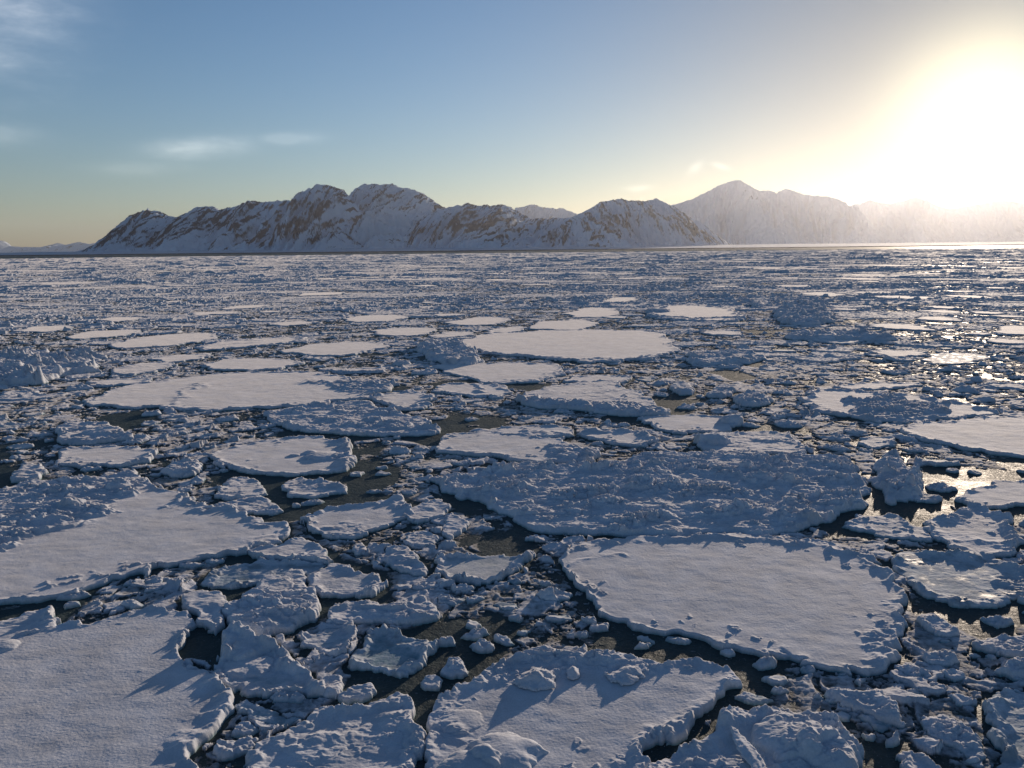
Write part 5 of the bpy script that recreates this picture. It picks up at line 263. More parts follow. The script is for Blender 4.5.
{"name":"ice_chunk","cat":"ice chunk","h":0.37,"rim":0,"rw":0.1,"rub":0.34,"dune":0.14,"wet":0,"tilt":[-0.01,0.07],"ang":1,"label":"lumpy ice chunk, fourth from left of those left of the twin-lobed floe","p":[[16.467,43.758],[16.176,44.389],[15.776,44.721],[14.979,44.765],[14.867,44.222],[14.946,43.569],[15.334,43.335],[15.99,43.325]],"rp":[],"rg":[],"lp":[],"group":"ice chunks left of the twin-lobed floe"},
{"name":"ice_chunk","cat":"ice chunk","h":0.29,"rim":0,"rw":0.1,"rub":0.24,"dune":0.14,"wet":0,"tilt":[0.02,0.0],"ang":1,"label":"lumpy ice chunk, second from left of those in front of the wide sunlit right floe","p":[[20.337,38.298],[20.07,38.596],[19.844,38.646],[19.387,38.681],[19.236,38.042],[19.511,37.759],[19.941,37.667],[20.367,37.762]],"rp":[],"rg":[],"lp":[],"group":"ice chunks in front of the wide sunlit right floe"},
{"name":"ice_chunk","cat":"ice chunk","h":0.23,"rim":0,"rw":0.1,"rub":0.17,"dune":0.14,"wet":0,"tilt":[0.09,-0.05],"ang":1,"label":"lumpy ice chunk, the only one behind the wide sunlit right floe","p":[[30.657,48.549],[30.459,48.796],[30.23,48.603],[30.136,48.263],[30.503,48.226],[30.591,48.303]],"rp":[],"rg":[],"lp":[]},
{"name":"ice_chunk","cat":"ice chunk","h":0.3,"rim":0.06,"rw":0.1,"rub":0.03,"dune":0.05,"wet":0,"tilt":[0.03,-0.09],"ang":1,"label":"tilted ice chunk, first from left of those left of the longest floe at left","p":[[-36.489,59.686],[-36.591,59.928],[-36.98,59.756],[-37.226,59.34],[-37.127,58.911],[-36.679,58.844],[-36.362,59.133]],"rp":[],"rg":[],"lp":[],"group":"ice chunks left of the longest floe at left"},
{"name":"ice_chunk","cat":"ice chunk","h":0.27,"rim":0,"rw":0.1,"rub":0.23,"dune":0.14,"wet":0,"tilt":[0.08,0.09],"ang":1,"label":"lumpy ice chunk, third from left of those behind the peaked floe at bottom","p":[[-4.677,16.528],[-4.748,16.606],[-5.072,16.842],[-5.362,16.775],[-5.573,16.627],[-5.44,16.407],[-5.181,16.407],[-4.852,16.359]],"rp":[],"rg":[],"lp":[],"group":"ice chunks behind the peaked floe at bottom"},
{"name":"ice_chunk","cat":"ice chunk","h":0.22,"rim":0,"rw":0.1,"rub":0.17,"dune":0.14,"wet":0,"tilt":[0.07,0.07],"ang":1,"label":"lumpy ice chunk, first from left of those in front of the floe dotted with lumps","p":[[-13.116,35.665],[-13.276,35.824],[-13.667,35.72],[-13.643,35.575],[-13.348,35.414]],"rp":[],"rg":[],"lp":[],"group":"ice chunks in front of the floe dotted with lumps"},
{"name":"ice_chunk","cat":"ice chunk","h":0.15,"rim":0.11,"rw":0.14,"rub":0.04,"dune":0.04,"wet":0,"ang":1,"label":"rimmed ice chunk, first from left of those in front of the broad rubble-covered floe","p":[[-0.645,28.856],[-0.785,28.979],[-1.175,28.847],[-1.177,28.615],[-1.017,28.548],[-0.767,28.565]],"rp":[],"rg":[],"lp":[],"group":"ice chunks in front of the broad rubble-covered floe"},
{"name":"ice_chunk","cat":"ice chunk","h":0.24,"rim":0,"rw":0.1,"rub":0.19,"dune":0.14,"wet":0,"tilt":[-0.0,0.05],"ang":1,"label":"lumpy ice chunk, third from left of those behind the right-edge pale floe","p":[[22.853,34.372],[22.602,34.54],[22.447,34.345],[22.45,34.119],[22.687,33.969],[22.933,34.065]],"rp":[],"rg":[],"lp":[],"group":"ice chunks behind the right-edge pale floe"},
{"name":"ice_chunk","cat":"ice chunk","h":0.23,"rim":0,"rw":0.1,"rub":0.17,"dune":0.14,"wet":0,"tilt":[-0.06,-0.0],"ang":1,"label":"lumpy ice chunk, second from left of those in front of the broad rubble-covered floe","p":[[1.032,26.64],[0.843,26.763],[0.582,26.711],[0.493,26.596],[0.352,26.384],[0.543,26.336],[0.707,26.315],[0.914,26.512]],"rp":[],"rg":[],"lp":[],"group":"ice chunks in front of the broad rubble-covered floe"},
{"name":"ice_chunk","cat":"ice chunk","h":0.15,"rim":0.11,"rw":0.19,"rub":0.04,"dune":0.04,"wet":0,"ang":1,"label":"rimmed ice chunk, the only one right of the wet right floe","p":[[43.618,68.371],[43.539,68.681],[43.007,68.912],[42.557,68.963],[42.512,68.604],[42.575,68.175],[43.117,68.053],[43.387,68.156]],"rp":[],"rg":[],"lp":[]},
{"name":"ice_chunk","cat":"ice chunk","h":0.15,"rim":0.11,"rw":0.16,"rub":0.04,"dune":0.04,"wet":0,"ang":1,"label":"rimmed ice chunk, the only one right of the floe with perched blocks","p":[[5.749,16.273],[5.593,16.465],[5.287,16.64],[5.141,16.61],[4.909,16.423],[5.17,16.177],[5.479,16.17]],"rp":[],"rg":[],"lp":[]},
{"name":"ice_chunk","cat":"ice chunk","h":0.2,"rim":0,"rw":0.1,"rub":0.14,"dune":0.14,"wet":0,"tilt":[0.1,-0.07],"ang":1,"label":"lumpy ice chunk, twelfth from left of those in front of the big rounded floe","p":[[7.916,17.361],[7.848,17.438],[7.708,17.448],[7.549,17.399],[7.57,17.307],[7.587,17.235],[7.749,17.244],[7.832,17.317]],"rp":[],"rg":[],"lp":[],"group":"ice chunks in front of the big rounded floe"},
{"name":"ice_chunk","cat":"ice chunk","h":0.3,"rim":0.06,"rw":0.1,"rub":0.03,"dune":0.05,"wet":0,"tilt":[-0.08,-0.17],"ang":1,"label":"tilted ice chunk, second from left of those left of the longest floe at left","p":[[-37.383,61.637],[-37.472,62.079],[-37.762,61.964],[-38.019,61.757],[-37.872,61.388],[-37.378,61.282]],"rp":[],"rg":[],"lp":[],"group":"ice chunks left of the longest floe at left"},
{"name":"ice_chunk","cat":"ice chunk","h":0.15,"rim":0.11,"rw":0.23,"rub":0.04,"dune":0.04,"wet":0,"ang":1,"label":"rimmed ice chunk, second from left of those behind the wet right floe","p":[[43.535,77.33],[43.16,78.224],[41.697,77.734],[41.477,76.418],[42.536,76.26]],"rp":[],"rg":[],"lp":[],"group":"ice chunks behind the wet right floe"},
{"name":"ice_chunk","cat":"ice chunk","h":0.3,"rim":0.06,"rw":0.1,"rub":0.03,"dune":0.05,"wet":0,"tilt":[0.09,-0.05],"ang":1,"label":"tilted ice chunk, third from left of those in front of the rafted rubble floe","p":[[-6.021,42.062],[-6.225,42.36],[-6.497,42.213],[-6.441,41.726],[-6.081,41.722]],"rp":[],"rg":[],"lp":[],"group":"ice chunks in front of the rafted rubble floe"},
{"name":"ice_chunk","cat":"ice chunk","h":0.15,"rim":0.11,"rw":0.14,"rub":0.04,"dune":0.04,"wet":0,"ang":1,"label":"rimmed ice chunk, second from left of those behind the right-edge pale floe","p":[[20.784,34.116],[20.698,34.342],[20.597,34.409],[20.43,34.534],[20.221,34.297],[20.281,34.017],[20.374,33.794],[20.649,33.868]],"rp":[],"rg":[],"lp":[],"group":"ice chunks behind the right-edge pale floe"},
{"name":"ice_chunk","cat":"ice chunk","h":0.15,"rim":0.11,"rw":0.17,"rub":0.04,"dune":0.04,"wet":0,"ang":1,"label":"rimmed ice chunk, first from left of those behind the wet right floe","p":[[42.678,79.589],[42.741,80.041],[42.278,80.215],[42.004,80.102],[41.904,79.65],[41.888,79.232],[42.405,79.266]],"rp":[],"rg":[],"lp":[],"group":"ice chunks behind the wet right floe"},
{"name":"ice_chunk","cat":"ice chunk","h":0.3,"rim":0.06,"rw":0.1,"rub":0.03,"dune":0.05,"wet":0,"tilt":[0.11,0.11],"ang":1,"label":"tilted ice chunk, first from left of those right of the floe dotted with lumps","p":[[-5.81,35.923],[-5.97,36.16],[-6.278,36.038],[-6.423,35.883],[-6.122,35.639],[-5.928,35.664]],"rp":[],"rg":[],"lp":[],"group":"ice chunks right of the floe dotted with lumps"},
{"name":"ice_chunk","cat":"ice chunk","h":0.3,"rim":0.06,"rw":0.1,"rub":0.03,"dune":0.05,"wet":0,"tilt":[-0.16,0.05],"ang":1,"label":"tilted ice chunk, fourth from left of those behind the pointed left floe","p":[[-13.592,32.542],[-13.725,32.721],[-14.076,32.849],[-14.27,32.53],[-13.896,32.28]],"rp":[],"rg":[],"lp":[],"group":"ice chunks behind the pointed left floe"},
{"name":"ice_chunk","cat":"ice chunk","h":0.15,"rim":0.11,"rw":0.13,"rub":0.04,"dune":0.04,"wet":0,"ang":1,"label":"rimmed ice chunk, thirteenth from left of those in front of the big rounded floe","p":[[8.206,17.163],[8.044,17.171],[7.904,17.119],[7.853,16.957],[7.904,16.848],[8.118,17.007]],"rp":[],"rg":[],"lp":[],"group":"ice chunks in front of the big rounded floe"},
{"name":"ice_chunk","cat":"ice chunk","h":0.27,"rim":0,"rw":0.1,"rub":0.22,"dune":0.14,"wet":0,"tilt":[-0.04,0.04],"ang":1,"label":"lumpy ice chunk, the only one right of the rafted rubble floe","p":[[-2.978,49.754],[-3.197,50.277],[-3.578,50.403],[-3.811,49.909],[-3.683,49.495],[-3.31,49.262]],"rp":[],"rg":[],"lp":[]},
{"name":"ice_chunk","cat":"ice chunk","h":0.3,"rim":0.06,"rw":0.1,"rub":0.03,"dune":0.05,"wet":0,"tilt":[0.03,0.07],"ang":1,"label":"tilted ice chunk, first from left of those in front of the glinting wet floe","p":[[13.465,20.778],[13.495,20.874],[13.344,20.973],[13.224,20.969],[13.158,20.913],[13.183,20.806],[13.287,20.783],[13.425,20.737]],"rp":[],"rg":[],"lp":[],"group":"ice chunks in front of the glinting wet floe"},
{"name":"ice_chunk","cat":"ice chunk","h":0.15,"rim":0.11,"rw":0.15,"rub":0.04,"dune":0.04,"wet":0,"ang":1,"label":"rimmed ice chunk, second from left of those in front of the curled-lip floe","p":[[-1.188,22.351],[-1.13,22.455],[-1.561,22.532],[-1.804,22.53],[-1.941,22.343],[-1.839,22.167],[-1.448,22.136],[-1.274,22.215]],"rp":[],"rg":[],"lp":[],"group":"ice chunks in front of the curled-lip floe"},
{"name":"ice_chunk","cat":"ice chunk","h":0.15,"rim":0.11,"rw":0.2,"rub":0.04,"dune":0.04,"wet":0,"ang":1,"label":"rimmed ice chunk, second from left of those in front of the longest floe at left","p":[[-19.854,47.865],[-20.198,48.563],[-21.15,47.813],[-21.096,46.97],[-20.367,46.903]],"rp":[],"rg":[],"lp":[],"group":"ice chunks in front of the longest floe at left"},
{"name":"ice_chunk","cat":"ice chunk","h":0.15,"rim":0.11,"rw":0.19,"rub":0.04,"dune":0.04,"wet":0,"ang":1,"label":"rimmed ice chunk, first from left of those left of the floe dotted with lumps","p":[[-18.132,43.924],[-18.548,44.293],[-19.301,44.211],[-19.427,43.568],[-18.164,43.192]],"rp":[],"rg":[],"lp":[],"group":"ice chunks left of the floe dotted with lumps"},
{"name":"ice_chunk","cat":"ice chunk","h":0.15,"rim":0.11,"rw":0.14,"rub":0.04,"dune":0.04,"wet":0,"ang":1,"label":"rimmed ice chunk, third from left of those behind the pointed left floe","p":[[-16.012,34.963],[-16.007,35.186],[-16.159,35.354],[-16.392,35.279],[-16.545,35.078],[-16.392,34.906],[-16.234,34.902]],"rp":[],"rg":[],"lp":[],"group":"ice chunks behind the pointed left floe"},
{"name":"ice_chunk","cat":"ice chunk","h":0.36,"rim":0,"rw":0.1,"rub":0.32,"dune":0.14,"wet":0,"tilt":[0.03,-0.06],"ang":1,"label":"lumpy ice chunk, first from left of those in front of the longest floe at left","p":[[-22.113,49.282],[-22.429,50.022],[-22.972,49.664],[-23.372,49.525],[-23.199,48.832],[-23.1,48.434],[-22.392,48.456],[-21.975,48.791]],"rp":[],"rg":[],"lp":[],"group":"ice chunks in front of the longest floe at left"},
{"name":"ice_chunk","cat":"ice chunk","h":0.15,"rim":0.11,"rw":0.13,"rub":0.04,"dune":0.04,"wet":0,"ang":1,"label":"rimmed ice chunk, fourth from left of those left of the big rounded floe","p":[[1.158,22.644],[1.049,22.856],[0.844,22.8],[0.76,22.654],[0.919,22.473],[1.033,22.554]],"rp":[],"rg":[],"lp":[],"group":"ice chunks left of the big rounded floe"},
{"name":"ice_chunk","cat":"ice chunk","h":0.15,"rim":0.11,"rw":0.15,"rub":0.04,"dune":0.04,"wet":0,"ang":1,"label":"rimmed ice chunk, fifth from left of those behind the broad rubble-covered floe","p":[[17.851,38.237],[17.471,38.441],[17.178,38.431],[17.059,38.252],[17.282,37.796],[17.594,37.829],[17.743,38.025]],"rp":[],"rg":[],"lp":[],"group":"ice chunks behind the broad rubble-covered floe"},
{"name":"ice_chunk","cat":"ice chunk","h":0.37,"rim":0,"rw":0.1,"rub":0.34,"dune":0.14,"wet":0,"tilt":[-0.05,-0.03],"ang":1,"label":"lumpy ice chunk, first from left of those behind the thin oval floe","p":[[28.736,64.704],[28.181,64.941],[27.61,64.735],[27.314,64.189],[27.763,63.875],[28.717,64.009]],"rp":[],"rg":[],"lp":[],"group":"ice chunks behind the thin oval floe"},
{"name":"ice_chunk","cat":"ice chunk","h":0.15,"rim":0.11,"rw":0.16,"rub":0.04,"dune":0.04,"wet":0,"ang":1,"label":"rimmed ice chunk, second from left of those right of the lit cap floe","p":[[-21.006,46.329],[-21.041,46.602],[-21.458,46.827],[-21.795,46.583],[-22.057,46.268],[-21.82,45.68],[-21.525,45.663],[-21.064,45.69]],"rp":[],"rg":[],"lp":[],"group":"ice chunks right of the lit cap floe"},
{"name":"ice_chunk","cat":"ice chunk","h":0.15,"rim":0.11,"rw":0.15,"rub":0.04,"dune":0.04,"wet":0,"ang":1,"label":"rimmed ice chunk, fourth from left of those in front of the pointed left floe","p":[[-10.61,21.355],[-10.573,21.511],[-10.976,21.719],[-11.137,21.659],[-11.334,21.471],[-11.121,21.381],[-10.871,21.233]],"rp":[],"rg":[],"lp":[],"group":"ice chunks in front of the pointed left floe"},
{"name":"ice_chunk","cat":"ice chunk","h":0.28,"rim":0,"rw":0.1,"rub":0.23,"dune":0.14,"wet":0,"tilt":[-0.04,-0.04],"ang":1,"label":"lumpy ice chunk, second from left of those in front of the pointed left floe","p":[[-12.482,22.213],[-12.745,22.345],[-13.397,22.183],[-13.448,21.939],[-12.867,21.92]],"rp":[],"rg":[],"lp":[],"group":"ice chunks in front of the pointed left floe"},
{"name":"ice_chunk","cat":"ice chunk","h":0.23,"rim":0,"rw":0.1,"rub":0.17,"dune":0.14,"wet":0,"tilt":[-0.03,-0.06],"ang":1,"label":"lumpy ice chunk, second from left of those in front of the rafted rubble floe","p":[[-6.45,41.17],[-6.653,41.264],[-6.892,41.069],[-6.948,40.927],[-6.658,40.645],[-6.414,40.792]],"rp":[],"rg":[],"lp":[],"group":"ice chunks in front of the rafted rubble floe"},
{"name":"ice_floe","cat":"ice floe","h":0.34,"rim":0.06,"rw":0.35,"rub":0.01,"dune":0.03,"wet":0,"ang":1,"label":"pale flat floe, first from left of those behind the thin far left floe","p":[[-56.511,119.512],[-57.59,125.485],[-62.655,125.857],[-63.237,120.662],[-58.352,116.766]],"rp":[],"rg":[],"lp":[],"group":"flat floes behind the thin far left floe"},
{"name":"ice_floe","cat":"ice floe","h":0.34,"rim":0.06,"rw":0.35,"rub":0.01,"dune":0.03,"wet":0,"ang":1,"label":"pale flat floe, fourth from left of those behind the upper mid floe","p":[[-59.825,536.331],[-56.676,545.354],[-66.191,549.775],[-72.264,548.177],[-76.182,542.06],[-76.302,533.18],[-72.454,527.582],[-62.616,528.121]],"rp":[],"rg":[],"lp":[],"group":"flat floes behind the upper mid floe"},
{"name":"ice_floe","cat":"ice floe","h":0.34,"rim":0.06,"rw":0.35,"rub":0.01,"dune":0.03,"wet":0,"ang":1,"label":"pale flat floe, first from left of those behind the far right lit floe","p":[[151.462,281.682],[149.59,286.735],[144.519,287.055],[141.356,282.112],[144.536,276.041],[150.071,276.727]],"rp":[],"rg":[],"lp":[],"group":"flat floes behind the far right lit floe"},
{"name":"ice_floe","cat":"ice floe","h":0.34,"rim":0.06,"rw":0.35,"rub":0.01,"dune":0.03,"wet":0,"ang":1,"label":"pale flat floe, ninth from left of those behind the far right lit floe","p":[[71.654,110.379],[69.816,112.65],[67.523,112.322],[67.406,109.208],[70.11,107.949]],"rp":[],"rg":[],"lp":[],"group":"flat floes behind the far right lit floe"},
{"name":"ice_floe","cat":"ice floe","h":0.34,"rim":0.06,"rw":0.35,"rub":0.01,"dune":0.03,"wet":0,"ang":1,"label":"pale flat floe, first from left of those behind the upper left long floe","p":[[-45.061,130.788],[-45.477,134.433],[-49.121,135.848],[-51.257,135.353],[-53.247,133.193],[-52.868,129.585],[-49.709,127.61],[-47.953,129.651]],"rp":[],"rg":[],"lp":[],"group":"flat floes behind the upper left long floe"},
{"name":"ice_floe","cat":"ice floe","h":0.34,"rim":0.06,"rw":0.35,"rub":0.01,"dune":0.03,"wet":0,"ang":1,"label":"pale flat floe, the only one in front of the far right lit floe","p":[[53.389,82.412],[51.733,84.363],[50.46,84.229],[49.152,82.543],[49.539,80.497],[50.059,79.012],[52.251,79.595]],"rp":[],"rg":[],"lp":[]},
{"name":"ice_floe","cat":"ice floe","h":0.34,"rim":0.06,"rw":0.35,"rub":0.01,"dune":0.03,"wet":0,"ang":1,"label":"pale flat floe, second from left of those behind the broad bright central floe","p":[[1.127,268.086],[-5.898,273.241],[-10.11,266.119],[-5.439,258.42],[-1.431,258.729]],"rp":[],"rg":[],"lp":[],"group":"flat floes behind the broad bright central floe"},
{"name":"ice_floe","cat":"ice floe","h":0.34,"rim":0.06,"rw":0.35,"rub":0.01,"dune":0.03,"wet":0,"ang":1,"label":"pale flat floe, sixth from left of those behind the domed far floe","p":[[133.157,387.031],[124.984,394.822],[116.882,390.151],[111.86,371.195],[122.831,366.144]],"rp":[],"rg":[],"lp":[],"group":"flat floes behind the domed far floe"},
{"name":"ice_floe","cat":"ice floe","h":0.34,"rim":0.06,"rw":0.35,"rub":0.01,"dune":0.03,"wet":0,"ang":1,"label":"pale flat floe, second from left of those behind the upper left long floe","p":[[-45.093,146.072],[-45.984,151.709],[-48.421,151.635],[-52.11,149.023],[-52.216,143.661],[-50.459,139.754],[-47.618,142.452]],"rp":[],"rg":[],"lp":[],"group":"flat floes behind the upper left long floe"},
{"name":"ice_floe","cat":"ice floe","h":0.34,"rim":0.06,"rw":0.35,"rub":0.01,"dune":0.03,"wet":0,"ang":1,"label":"pale flat floe, the only one right of the lit floe under ridge","p":[[51.36,97.609],[50.087,101.327],[46.499,102.266],[44.285,97.914],[46.599,94.112],[49.566,92.278]],"rp":[],"rg":[],"lp":[]},
{"name":"ice_floe","cat":"ice floe","h":0.34,"rim":0.06,"rw":0.35,"rub":0.01,"dune":0.03,"wet":0,"ang":1,"label":"pale flat floe, sixth from left of those behind the thin far left floe","p":[[-68.5,164.826],[-68.684,167.346],[-69.804,168.076],[-71.437,166.837],[-71.272,164.383],[-71.36,162.534],[-69.854,161.824],[-68.27,163.159]],"rp":[],"rg":[],"lp":[],"group":"flat floes behind the thin far left floe"},
{"name":"ice_floe","cat":"ice floe","h":0.34,"rim":0.06,"rw":0.35,"rub":0.01,"dune":0.03,"wet":0,"ang":1,"label":"pale flat floe, third from left of those behind the far right lit floe","p":[[100.442,173.198],[97.809,174.683],[93.64,173.702],[94.227,167.9],[98.57,169.69]],"rp":[],"rg":[],"lp":[],"group":"flat floes behind the far right lit floe"},
{"name":"ice_floe","cat":"ice floe","h":0.34,"rim":0.06,"rw":0.35,"rub":0.01,"dune":0.03,"wet":0,"ang":1,"label":"pale flat floe, fourth from left of those behind the far right lit floe","p":[[91.679,151.464],[91.618,157.648],[86.185,160.0],[84.755,154.673],[86.602,150.138],[89.315,147.247]],"rp":[],"rg":[],"lp":[],"group":"flat floes behind the far right lit floe"},
{"name":"ice_floe","cat":"ice floe","h":0.34,"rim":0.06,"rw":0.35,"rub":0.01,"dune":0.03,"wet":0,"ang":1,"label":"pale flat floe, fourth from left of those behind the domed far floe","p":[[46.584,266.539],[44.247,272.995],[35.257,271.319],[35.849,262.557],[40.905,262.377]],"rp":[],"rg":[],"lp":[],"group":"flat floes behind the domed far floe"},
{"name":"ice_floe","cat":"ice floe","h":0.34,"rim":0.06,"rw":0.35,"rub":0.01,"dune":0.03,"wet":0,"ang":1,"label":"pale flat floe, sixth from left of those behind the lit floe under ridge","p":[[81.249,153.762],[76.216,160.167],[72.091,159.896],[70.63,154.893],[74.52,147.493],[79.089,149.425]],"rp":[],"rg":[],"lp":[],"group":"flat floes behind the lit floe under ridge"},
{"name":"ice_floe","cat":"ice floe","h":0.34,"rim":0.06,"rw":0.35,"rub":0.01,"dune":0.03,"wet":0,"ang":1,"label":"pale flat floe, fourth from left of those left of the far right lit floe","p":[[54.152,89.743],[52.904,90.537],[51.989,89.939],[50.705,88.962],[52.235,87.597],[53.501,87.949]],"rp":[],"rg":[],"lp":[],"group":"flat floes left of the far right lit floe"},
{"name":"ice_floe","cat":"ice floe","h":0.34,"rim":0.06,"rw":0.35,"rub":0.01,"dune":0.03,"wet":0,"ang":1,"label":"pale flat floe, first from left of those behind the snow tongue floe","p":[[-38.88,133.623],[-39.049,135.152],[-40.706,136.433],[-41.778,135.021],[-42.245,133.861],[-42.12,132.203],[-40.518,131.611],[-38.864,132.678]],"rp":[],"rg":[],"lp":[],"group":"flat floes behind the snow tongue floe"},
{"name":"ice_floe","cat":"ice floe","h":0.34,"rim":0.06,"rw":0.35,"rub":0.01,"dune":0.03,"wet":0,"ang":1,"label":"pale flat floe, seventh from left of those behind the upper mid floe","p":[[-14.055,153.736],[-15.015,156.39],[-16.565,156.124],[-17.45,155.467],[-17.59,153.07],[-15.915,151.208],[-14.333,152.371]],"rp":[],"rg":[],"lp":[],"group":"flat floes behind the upper mid floe"},
{"name":"ice_floe","cat":"ice floe","h":0.34,"rim":0.06,"rw":0.35,"rub":0.01,"dune":0.03,"wet":0,"ang":1,"label":"pale flat floe, fourth from left of those behind the broad bright central floe","p":[[14.226,186.736],[12.667,188.7],[11.255,188.447],[10.144,185.829],[12.227,184.335],[13.583,183.408]],"rp":[],"rg":[],"lp":[],"group":"flat floes behind the broad bright central floe"},
{"name":"ice_floe","cat":"ice floe","h":0.34,"rim":0.06,"rw":0.35,"rub":0.01,"dune":0.03,"wet":0,"ang":1,"label":"pale flat floe, the only one right of the upper mid floe","p":[[-13.683,140.548],[-13.628,142.373],[-14.607,142.839],[-15.874,142.687],[-16.412,140.823],[-16.393,139.469],[-15.288,138.202],[-14.621,139.27]],"rp":[],"rg":[],"lp":[]},
{"name":"ice_floe","cat":"ice floe","h":0.34,"rim":0.06,"rw":0.35,"rub":0.01,"dune":0.03,"wet":0,"ang":1,"label":"pale flat floe, third from left of those behind the upper mid floe","p":[[-58.869,295.544],[-61.619,302.491],[-71.449,299.369],[-72.27,291.017],[-69.551,287.516],[-61.775,287.185]],"rp":[],"rg":[],"lp":[],"group":"flat floes behind the upper mid floe"},
{"name":"ice_floe","cat":"ice floe","h":0.34,"rim":0.06,"rw":0.35,"rub":0.01,"dune":0.03,"wet":0,"ang":1,"label":"pale flat floe, first from left of those right of the domed far floe","p":[[76.185,201.743],[76.306,206.545],[70.461,208.749],[66.182,203.156],[69.533,199.027],[74.163,198.39]],"rp":[],"rg":[],"lp":[],"group":"flat floes right of the domed far floe"},
{"name":"ice_floe","cat":"ice floe","h":0.34,"rim":0.06,"rw":0.35,"rub":0.01,"dune":0.03,"wet":0,"ang":1,"label":"pale flat floe, fourth from left of those behind the thin far left floe","p":[[-82.832,196.136],[-84.427,198.544],[-86.515,198.96],[-87.492,194.061],[-85.217,191.403]],"rp":[],"rg":[],"lp":[],"group":"flat floes behind the thin far left floe"},
{"name":"ice_floe","cat":"ice floe","h":0.34,"rim":0.06,"rw":0.35,"rub":0.01,"dune":0.03,"wet":0,"ang":1,"label":"pale flat floe, first from left of those left of the far right lit floe","p":[[60.774,109.107],[58.66,111.643],[56.854,110.991],[54.896,107.913],[57.561,104.789],[59.218,104.229]],"rp":[],"rg":[],"lp":[],"group":"flat floes left of the far right lit floe"},
{"name":"ice_floe","cat":"ice floe","h":0.34,"rim":0.06,"rw":0.35,"rub":0.01,"dune":0.03,"wet":0,"ang":1,"label":"pale flat floe, the only one behind the mid tapered floe","p":[[-21.122,98.448],[-21.316,98.812],[-22.379,99.143],[-23.344,99.074],[-23.891,98.474],[-23.168,96.918],[-22.152,97.293],[-21.376,97.422]],"rp":[],"rg":[],"lp":[]},
{"name":"ice_floe","cat":"ice floe","h":0.34,"rim":0.06,"rw":0.35,"rub":0.01,"dune":0.03,"wet":0,"ang":1,"label":"pale flat floe, first from left of those behind the upper mid floe","p":[[-115.743,422.909],[-118.897,437.479],[-124.734,437.354],[-132.451,426.313],[-126.261,416.053],[-124.395,409.084],[-112.873,415.443]],"rp":[],"rg":[],"lp":[],"group":"flat floes behind the upper mid floe"},
{"name":"ice_floe","cat":"ice floe","h":0.34,"rim":0.06,"rw":0.35,"rub":0.01,"dune":0.03,"wet":0,"ang":1,"label":"pale flat floe, second from left of those behind the domed far floe","p":[[52.95,469.481],[52.631,479.447],[44.073,477.726],[37.609,470.52],[43.238,462.857],[52.637,460.098]],"rp":[],"rg":[],"lp":[],"group":"flat floes behind the domed far floe"},
{"name":"ice_floe","cat":"ice floe","h":0.34,"rim":0.06,"rw":0.35,"rub":0.01,"dune":0.03,"wet":0,"ang":1,"label":"pale flat floe, fifth from left of those behind the far right lit floe","p":[[72.279,115.68],[70.771,119.641],[69.235,119.757],[67.724,116.295],[69.349,114.403]],"rp":[],"rg":[],"lp":[],"group":"flat floes behind the far right lit floe"},
{"name":"ice_floe","cat":"ice floe","h":0.34,"rim":0.06,"rw":0.35,"rub":0.01,"dune":0.03,"wet":0,"ang":1,"label":"pale flat floe, third from left of those behind the thin far left floe","p":[[-162.121,372.67],[-165.922,379.521],[-169.716,378.77],[-174.311,377.86],[-174.141,372.657],[-172.367,366.667],[-166.833,365.545],[-163.937,370.496]],"rp":[],"rg":[],"lp":[],"group":"flat floes behind the thin far left floe"},
{"name":"ice_floe","cat":"ice floe","h":0.34,"rim":0.06,"rw":0.35,"rub":0.01,"dune":0.03,"wet":0,"ang":1,"label":"pale flat floe, fifth from left of those behind the lit floe under ridge","p":[[201.132,397.4],[196.792,413.639],[183.873,421.233],[176.872,407.85],[177.944,400.391],[186.39,389.661],[192.738,389.122]],"rp":[],"rg":[],"lp":[],"group":"flat floes behind the lit floe under ridge"},
{"name":"ice_floe","cat":"ice floe","h":0.34,"rim":0.06,"rw":0.35,"rub":0.01,"dune":0.03,"wet":0,"ang":1,"label":"pale flat floe, the only one in front of the domed far floe","p":[[27.273,92.832],[25.889,95.978],[22.305,94.478],[22.74,90.698],[26.057,90.0]],"rp":[],"rg":[],"lp":[]},
{"name":"ice_floe","cat":"ice floe","h":0.34,"rim":0.06,"rw":0.35,"rub":0.01,"dune":0.03,"wet":0,"ang":1,"label":"pale flat floe, eleventh from left of those behind the far right lit floe","p":[[151.163,227.743],[143.077,235.618],[138.758,231.952],[136.768,223.645],[143.797,215.102],[146.99,218.715]],"rp":[],"rg":[],"lp":[],"group":"flat floes behind the far right lit floe"},
{"name":"ice_floe","cat":"ice floe","h":0.34,"rim":0.06,"rw":0.35,"rub":0.01,"dune":0.03,"wet":0,"ang":1,"label":"pale flat floe, third from left of those behind the left edge far floe","p":[[-352.622,620.626],[-355.488,623.008],[-360.703,624.81],[-363.136,622.052],[-362.562,614.266],[-357.256,612.463],[-353.018,614.062]],"rp":[],"rg":[],"lp":[],"group":"flat floes behind the left edge far floe"},
{"name":"ice_floe","cat":"ice floe","h":0.34,"rim":0.06,"rw":0.35,"rub":0.01,"dune":0.03,"wet":0,"ang":1,"label":"pale flat floe, fifth from left of those behind the thin far left floe","p":[[-114.298,272.34],[-114.682,276.314],[-117.886,274.949],[-119.846,273.639],[-120.613,269.429],[-118.258,267.468],[-114.323,267.619]],"rp":[],"rg":[],"lp":[],"group":"flat floes behind the thin far left floe"},
